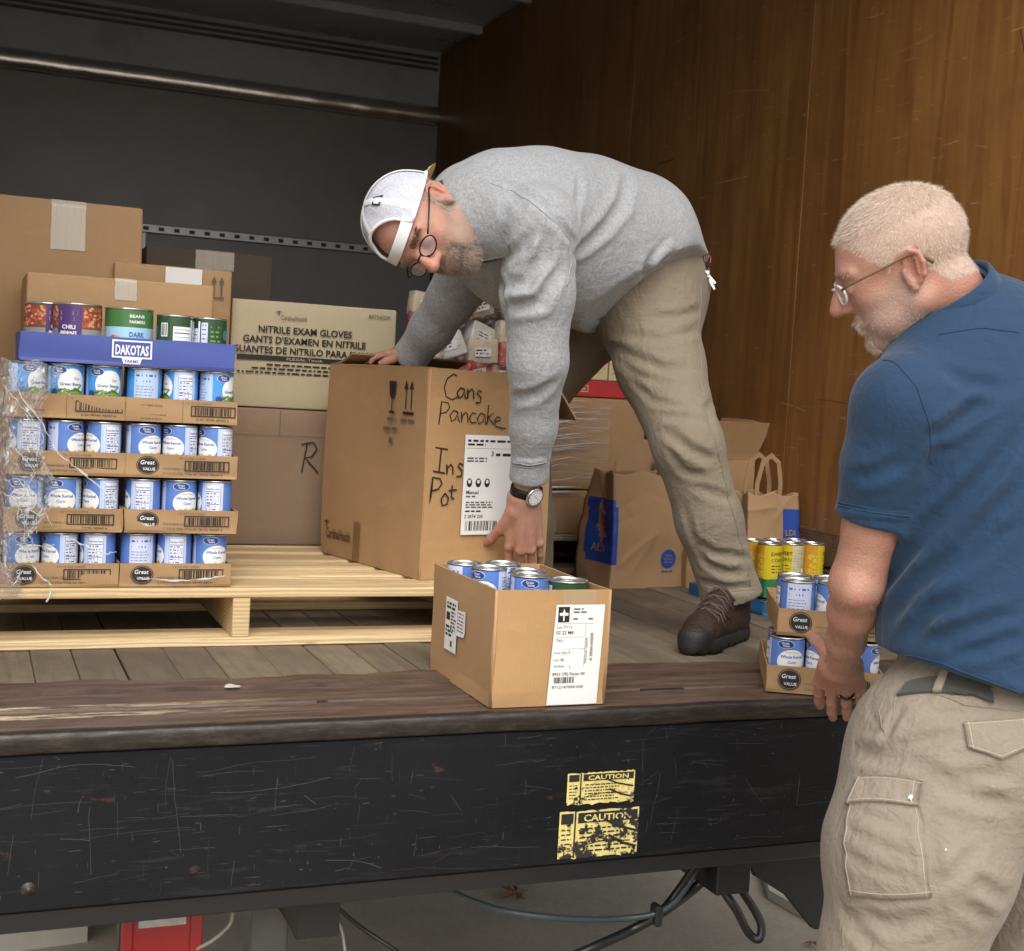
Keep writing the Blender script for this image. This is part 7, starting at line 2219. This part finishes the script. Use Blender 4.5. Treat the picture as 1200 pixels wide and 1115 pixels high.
def hairy(name, V, F, O, R, sc, cond, n, length, width, mats, parent, comb, seed, curl=.3, lift=.5):
    L = local(V, O, R, sc)
    ok = np.where(cond(L) & (np.abs(L) < .2).all(1))[0]
    rs = np.random.RandomState(seed)
    pick = ok[rs.randint(0, len(ok), n)]
    P = V[pick] + rs.randn(n, 3) * .0012
    N = F.grad(P); N /= np.linalg.norm(N, axis=1)[:, None] + 1e-9
    d = N * lift + comb(L[pick]) @ np.array(R).T
    o = strands(name, P, N, d, length * sc, width * sc, mats, None, seed, curl)
    return parented(o, parent)
beard_zone = lambda L: (L[:, 2] < -.046) & (L[:, 0] > .042) & (np.abs(L[:, 1]) < .046) & ~((np.abs(L[:, 2] + .066) < .007) & (L[:, 0] > .08) & (np.abs(L[:, 1]) < .018)) & (L[:, 2] > -.125) & ((L[:, 0] > .070) | (L[:, 2] < -.080))
down = lambda L: np.tile([.25, 0, -1.0], (len(L), 1))
hairy('beard', Vb1, F_b1, HEAD1_O, HEAD1_R, HEAD1_S, beard_zone, 3600, .010, .0007, [HAIRG], man, down, 3, .35, .6)
hairy('beard', Vb1, F_b1, HEAD1_O, HEAD1_R, HEAD1_S, beard_zone, 2400, .010, .0007, [HAIRB], man, down, 4, .35, .6)
stub_zone = lambda L: (L[:, 2] < -.022 - .35 * np.maximum(0, L[:, 0] - .02)) & (L[:, 0] > -.005) & (L[:, 2] > -.115) & (np.abs(L[:, 1]) > .02)
hairy('stubble', Vb1, F_b1, HEAD1_O, HEAD1_R, HEAD1_S, stub_zone, 3000, .0034, .0005, [HAIRG], man, down, 5, .4, .5)
brow_zone = lambda L: (np.abs(L[:, 2] - .020) < .006) & (L[:, 0] > .06) & (np.abs(L[:, 1]) > .012) & (np.abs(L[:, 1]) < .05)
hairy('eyebrow', Vb1, F_b1, HEAD1_O, HEAD1_R, HEAD1_S, brow_zone, 700, .009, .0010, [HAIRB], man, lambda L: np.stack([L[:, 0] * 0 + .2, np.sign(L[:, 1]), L[:, 0] * 0], 1), 6, .25, .4)
side_zone = lambda L: (np.abs(L[:, 1]) > .055) & (L[:, 0] > -.09) & (L[:, 0] < .018) & (L[:, 2] < .022) & (L[:, 2] > -.045) & ~((L[:, 0] > -.036) & (L[:, 0] < .010) & (np.abs(L[:, 1]) > .078))
hairy('hair', Vb1, F_b1, HEAD1_O, HEAD1_R, HEAD1_S, side_zone, 2600, .007, .0009, [HAIRG], man, lambda L: np.tile([-.5, 0, -.8], (len(L), 1)), 7, .3, .4)

hl_stub = lambda L: soft(-.028 - .45 * np.maximum(0, L[:, 0] - .01) - L[:, 2] + .02, .018) * soft(L[:, 0] + .004, .012) * soft(L[:, 2] + .118, .01)
masks(body_1, Vb1, F_b1, HEAD1_O, HEAD1_R, HEAD1_S, lambda L: side_zone(L) * .5, hl_stub)
# wristwatch: black strap, steel case, white dial
wa, wb = np.array(LARM1[4]), np.array(LARM1[5])
axw = (wb - wa) / np.linalg.norm(wb - wa)
cw = wa + (wb - wa) * .66
camdir = np.array([0, 0, .6]) - cw; camdir /= np.linalg.norm(camdir)
out = camdir + np.array([.62, .10, 0]); out -= axw * (out @ axw); out /= np.linalg.norm(out); sid = np.cross(axw, out)
watch = bpy.data.objects.new('watch', None); COL.objects.link(watch); watch.empty_display_size = .02; parented(watch, man)
b = MB(); ring = []
nn = 40
P = F_b1.snap(np.array([cw + (out * math.cos(a) + sid * math.sin(a)) * .045 for a in np.linspace(0, 2 * math.pi, nn, endpoint=False)]), .0022)
q = []
for k, (dz, dr) in enumerate(((-.0110, -.0015), (-.0105, .0012), (.0105, .0012), (.0110, -.0015))):
    for p in P: q.append(p + axw * dz + (p - cw) / np.linalg.norm(p - cw) * dr)
b.add(q, [(k * nn + i, k * nn + (i + 1) % nn, (k + 1) * nn + (i + 1) % nn, (k + 1) * nn + i) for k in range(3) for i in range(nn)], mat_cloth('black watch strap', (.012, .011, .011), 0, 500, .5, .2, 20, 0), True); b.build('strap', watch)
Rw = np.stack([sid, -axw, out], 1)
surf = F_b1.snap(np.array([cw + out * .05]))[0]
b = MB(); b.lathe([(.0205, -.002), (.0240, .001), (.0245, .006), (.0230, .0085), (.0205, .0090)], m=plain('watch steel', (.6, .6, .6), .22, .95, .05), n=32); b.xform(Rw, surf); b.build('case', watch)
b = MB(); b.disc((0, 0, .0082), .0208, WHITE, 32)
for k in range(12):
    a = k * math.pi / 6; pr = Print(); pr.rect(-.0007, .0155, .0007, .0190, INK); V2 = pr.items[0][0] @ np.array([[math.cos(a), -math.sin(a)], [math.sin(a), math.cos(a)]]); b.add([(x, y, .0084) for x, y in V2], pr.items[0][1], INK)
for a, L_ in ((.9, .010), (4.0, .015)):
    b.add([(-.0006 * math.cos(a), .0006 * math.sin(a), .0086), (.0006 * math.cos(a), -.0006 * math.sin(a), .0086), (L_ * math.sin(a), L_ * math.cos(a), .0086)], [(0, 1, 2)], INK)
b.xform(Rw, surf); b.build('dial', watch)

# bunch of keys clipped to the belt
ky = root('key_bunch', KEYS, 'bunch of steel keys on a clip hanging from the bending man\'s waistband', 'keys')
STEEL = plain('key steel', (.62, .60, .56), .25, .95, .2, 60)
COPPER = plain('red brown clip', (.25, .06, .04), .35, .6, .2)
b = MB(); b.tube([(.010 * math.cos(a), .004 * math.sin(a), -.002 + .014 * math.sin(a)) for a in np.linspace(0, 2 * math.pi, 18)], .0020, COPPER, 6, False); b.build('clip', ky)
b = MB(); b.tube([(.006 * math.cos(a), .014 * math.sin(a), -.030 + .014 * math.sin(a)) for a in np.linspace(0, 2 * math.pi, 18)], .0014, STEEL, 6, False); b.build('key_ring', ky)
b = MB(); b.box((-.005, -.009, -.024), (.005, .009, -.008), BLACK, .002); b.build('fob', ky)
for k in range(5):
    b = MB(); b.lathe([(.0005, -.0011), (.0105, -.0011), (.0108, 0), (.0105, .0011), (.0005, .0011)], (0, 0, -.010), STEEL, 14); b.box((-.0032, -.044, -.0012 - .010), (.0032, -.009, .0012 - .010), STEEL, .0004)
    for j in range(4): b.box((.0030, -.016 - .007 * j, -.0112), (.0052, -.013 - .007 * j, -.0088), STEEL, .0002)
    o = b.build('key', ky); o.location = (.004 * math.cos(k * 1.9), .012 * math.sin(k * 2.3), -.040); o.rotation_euler = (math.radians(75 + 11 * k), math.radians(-30 + 17 * k), math.radians(40 * k))

# ---------------------------------------------------------------- standing man
man2 = root('person', (L2[4][0], L2[4][1], BZ), 'grey haired man in blue polo and stone cargo trousers standing at the sill', 'person')
F_b2, F_po2, F_pa2 = body2(), polo2(), pants2()
h2 = np.array(HEAD2_O); w2 = np.array(LARM2[6])
hx, hy, hz = (w2[0] - .09, w2[0] + .12), (w2[1] - .06, w2[1] + .17), (w2[2] - .13, w2[2] + .08)
body_2, Vb2, Qb2 = make('body', F_b2, (.85, 1.15, BZ), (2.10, 2.45, .98), .0066, [SKIN2], None,
    ((0, h2[0] - .15, h2[0] + .16, .0026), (1, h2[1] - .15, h2[1] + .16, .0026), (2, h2[2] - .17, h2[2] + .15, .0026), (0, *hx, .0024), (1, *hy, .0024), (2, *hz, .0024), (2, .0, .40, .0042)))
parented(body_2, man2)
o, _, _ = make('polo_shirt', F_po2, (.85, 1.10, .15), (2.10, 2.35, .95), .0054, [POLO], None); parented(o, man2)
o, _, _ = make('cargo_trousers', F_pa2, (.95, 1.10, BZ), (2.15, 2.20, .42), .0056, [KHAKI2], None); parented(o, man2)
for a, d in ((L2[4], FOOT2L), (R2[4], FOOT2R)):
    b = boot((a[0] - d[0] * .075, a[1] - d[1] * .075, 0), d, man2, 1.05)
    for q in (b, *b.children):
        q.data.transform(Matrix.Translation((0, 0, BZ)))

# turned-down polo collar
cp = np.array(COL2_C); upn = H2(-.035, 0, 0) - cp; upn /= np.linalg.norm(upn)
fa = np.array(FW2) - upn * (np.array(FW2) @ upn); fa /= np.linalg.norm(fa); fb = np.cross(upn, fa)
def polo_collar():
    b = MB(); n = 60; V = []
    prof = [(.000, -.010), (.002, .012), (.004, .030), (.008, .037), (.0125, .035), (.017, .022), (.021, .004), (.0245, -.010), (.0215, -.012), (.014, .010)]
    for i in range(n):
        a = math.radians(14 + (346 - 14) * i / (n - 1))
        d = fa * math.cos(a) * .083 + fb * math.sin(a) * .074; nd = d / np.linalg.norm(d)
        lift = -.024 * (.5 + .5 * math.cos(a))
        for rr, hh in prof: V.append(cp + d + nd * rr * (1 + .15 * math.sin(3 * a)) + upn * (hh + lift))
    k = len(prof)
    b.add(V, [(i * k + j, i * k + (j + 1) % k, (i + 1) * k + (j + 1) % k, (i + 1) * k + j) for i in range(n - 1) for j in range(k)] + [tuple(range(k)), tuple((n - 1) * k + j for j in range(k))[::-1]], POLO, True)
    return parented(b.build('collar'), man2)
polo_collar()
def patch(F, quad, m, name, parent, off=.002, thick=.003, n=14, edge=True, shape=None):
    """A piece of cloth lying on a garment: bilinear patch between four corners, pressed onto the surface."""
    A, B, C_, D_ = (np.array(p, float) for p in quad)
    P = []
    for i in range(n + 1):
        for j in range(n + 1):
            u, v = i / n, j / n
            if shape: v = v * shape(u)
            P.append((A * (1 - u) + B * u) * (1 - v) + (D_ * (1 - u) + C_ * u) * v)
    P = np.array(P); S0 = F.snap(P, off); N = F.grad(S0); N /= np.linalg.norm(N, axis=1)[:, None]
    S1 = S0 + N * thick; S0 = S0 - N * .004
    k = n + 1; nn_ = k * k; b = MB()
    fs = [(i * k + j, (i + 1) * k + j, (i + 1) * k + j + 1, i * k + j + 1) for i in range(n) for j in range(n)]
    side = []
    for i in range(n):
        for e0, e1 in ((i * k, (i + 1) * k), (i * k + n, (i + 1) * k + n), (i, i + 1), (n * k + i, n * k + i + 1)): side.append((e0, e1, e1 + nn_, e0 + nn_))
    b.add(list(S1) + list(S0), fs + side, m, True)
    o = parented(b.build(name), parent)
    if edge:
        ST = STITCH
        t = MB(); 
        for line in ([i * k + 1 for i in range(n + 1)], [i * k + n - 1 for i in range(n + 1)], [k + j for j in range(n + 1)], [(n - 1) * k + j for j in range(n + 1)]):
            t.tube((S1 + N * .0002)[line], .0006, ST, 5)
        t.build('stitching', o)
    return o
STITCH = plain('pale stitching', (.45, .39, .30), .8, 0, .1)
patch(F_pa2, PATCH_POCKET, KHAKI2, 'cargo_pocket', man2, .002, .0035, 18)
F_pa2s = pants2(False)
patch(F_pa2s, PATCH_FLAP, KHAKI2, 'pocket_flap', man2, .007, .004, 12)
patch(F_pa2s, PATCH_BACK, KHAKI2, 'pocket_flap', man2, .003, .0035, 14, True, lambda u: .72 + .28 * (1 - abs(2 * u - 1)))
BELTM = mat_cloth('olive webbing belt', (.060, .062, .050), .3, 500, .8, .15)
patch(F_pa2, PATCH_BELT, BELTM, 'belt', man2, .002, .004, 14, False)
patch(F_pa2, PATCH_LOOP, KHAKI2, 'belt_loop', man2, .007, .003, 6, False)
PAINT = plain('dried white paint', (.75, .75, .72), .6, 0, .05)
b = MB()
for (p, r0) in PAINT_SPOTS:
    r0 *= .6
    c0 = F_pa2.snap(np.array([p]), .0135 if r0 > .0036 else .004)[0]; nrm = F_pa2.grad(c0[None])[0]; nrm /= np.linalg.norm(nrm); t1 = np.cross(nrm, [0, 0, 1]); t1 /= np.linalg.norm(t1); t2 = np.cross(nrm, t1); rr = np.random.RandomState(int(abs(p[2]) * 1e4) % 999)
    ring = [c0 + (t1 * math.cos(a) + t2 * math.sin(a) * 1.4) * r0 * (.5 + .8 * rr.rand()) for a in np.linspace(0, 6.283, 11)[:-1]]
    b.add([c0 + nrm * .0008] + ring, [(0, 1 + i, 1 + (i + 1) % 10) for i in range(10)], PAINT)
parented(b.build('paint_splash'), man2)

# short white hair, stubble, goatee, eyebrows
sk2 = mat_skin('scalp under white hair', (.56, .42, .33), (.50, .33, .26), .4)
def hairline(L): return np.where(L[:, 0] > .02, .040 + (L[:, 0] - .02) * .30, np.where(L[:, 0] > -.035, .012 + .5 * (L[:, 0] + .035) * .5, -.040 + (L[:, 0] + .035) * -.35))
def hair_zone(L):
    hl = np.interp(L[:, 0], [-.12, -.095, -.06, -.035, -.028, .005, .020, .040, .060, .075, .10], [-.055, -.055, -.050, -.020, .024, .020, .000, .030, .052, .062, .066])
    return (L[:, 2] > hl) & (L[:, 2] > -.06)
def combm(L):
    d = L - np.array([-.055, .01, .105]); d /= np.linalg.norm(d, axis=1)[:, None]
    return d + np.array([.12, 0, -.1])
masks(body_2, Vb2, F_b2, HEAD2_O, HEAD2_R, HEAD2_S, lambda L: hair_zone(L) * 1.0, hl_stub)
hairy('hair', Vb2, F_b2, HEAD2_O, HEAD2_R, HEAD2_S, hair_zone, 15000, .0068, .00040, [HAIRW], man2, combm, 11, .20, .22)
hairy('hair', Vb2, F_b2, HEAD2_O, HEAD2_R, HEAD2_S, hair_zone, 6000, .0068, .00040, [HAIRT], man2, combm, 21, .22, .22)
hairy('hair', Vb2, F_b2, HEAD2_O, HEAD2_R, HEAD2_S, lambda L: hair_zone(L) & (L[:, 2] > .068), 9000, .0105, .00045, [HAIRW], man2, combm, 12, .20, .34)
hairy('beard', Vb2, F_b2, HEAD2_O, HEAD2_R, HEAD2_S, lambda L: (L[:, 0] > .070) & (np.abs(L[:, 1]) < .028) & (L[:, 2] < -.047) & (L[:, 2] > -.114) & ~((np.abs(L[:, 2] + .066) < .006) & (np.abs(L[:, 1]) < .017)), 2300, .0078, .00045, [HAIRW], man2, down, 13, .25, .30)
hairy('stubble', Vb2, F_b2, HEAD2_O, HEAD2_R, HEAD2_S, lambda L: (L[:, 2] < -.030) & (L[:, 2] < -.01 - .55 * L[:, 0]) & (L[:, 0] > -.004) & (L[:, 2] > -.112), 4200, .0028, .00035, [HAIRW], man2, down, 14, .4, .4)
hairy('eyebrow', Vb2, F_b2, HEAD2_O, HEAD2_R, HEAD2_S, brow_zone, 500, .007, .0007, [HAIRG], man2, lambda L: np.stack([L[:, 0] * 0 + .2, np.sign(L[:, 1]), L[:, 0] * 0], 1), 15, .2, .3)
# fine hair on the forearm
fa_ = Vb2[(np.linalg.norm(np.cross(Vb2 - np.array(LARM2[3]), np.array(LARM2[6]) - np.array(LARM2[3])), axis=1) / np.linalg.norm(np.array(LARM2[6]) - np.array(LARM2[3])) < .065) & (Vb2[:, 2] < LARM2[3][2]) & (Vb2[:, 2] > LARM2[6][2])]
rs = np.random.RandomState(3); P = fa_[rs.randint(0, len(fa_), 1400)]; N = F_b2.grad(P); N /= np.linalg.norm(N, axis=1)[:, None]
ad = np.array(LARM2[6]) - np.array(LARM2[3]); ad /= np.linalg.norm(ad)
parented(strands('arm_hair', P, N, np.tile(ad, (1400, 1)) + N * .35, .012, .00022, [HAIRW], None, 5, .35), man2)
spectacles(H2, F_b2, man2, HEAD2_S, FRAME_T, FRAME_C, .0021, front_r=.0022, z0=-.002)

# dark ring on the ring finger
a_, b_ = np.array(RING_A), np.array(RING_B); t_ = (b_ - a_) / np.linalg.norm(b_ - a_); c_ = a_ + (b_ - a_) * .35
s1 = np.cross(t_, [1, 0, 0]); s1 /= np.linalg.norm(s1); s2 = np.cross(t_, s1)
b = MB(); b.tube([c_ + (s1 * math.cos(a) + s2 * math.sin(a)) * .0108 for a in np.linspace(0, 2 * math.pi, 20)], .0028, plain('dark ring', (.03, .03, .03), .3, .6), 8, False)
parented(b.build('finger_ring'), man2)

# ---------------------------------------------------------------- seams of the clothes: pairs of thin raised lines that follow the cloth
for F_, L_, m_, par_, r_ in ((F_sh1, SEAM_SH1, GREYSW, man, .0016), (F_tr1, SEAM_TR1, KHAKI, man, .0013), (F_po2, SEAM_PO2, POLO, man2, .0011), (F_pa2, SEAM_PA2, KHAKI2, man2, .0012)):
    for _, _, pts in L_:
        Q = np.array(pts); n_ = len(Q); t = np.linspace(0, n_ - 1, 40)
        Q = F_.snap(np.stack([np.interp(t, np.arange(n_), Q[:, k]) for k in range(3)], 1), .0004)
        parented(MB().tube(Q, r_, m_, 6).build('seam'), par_)
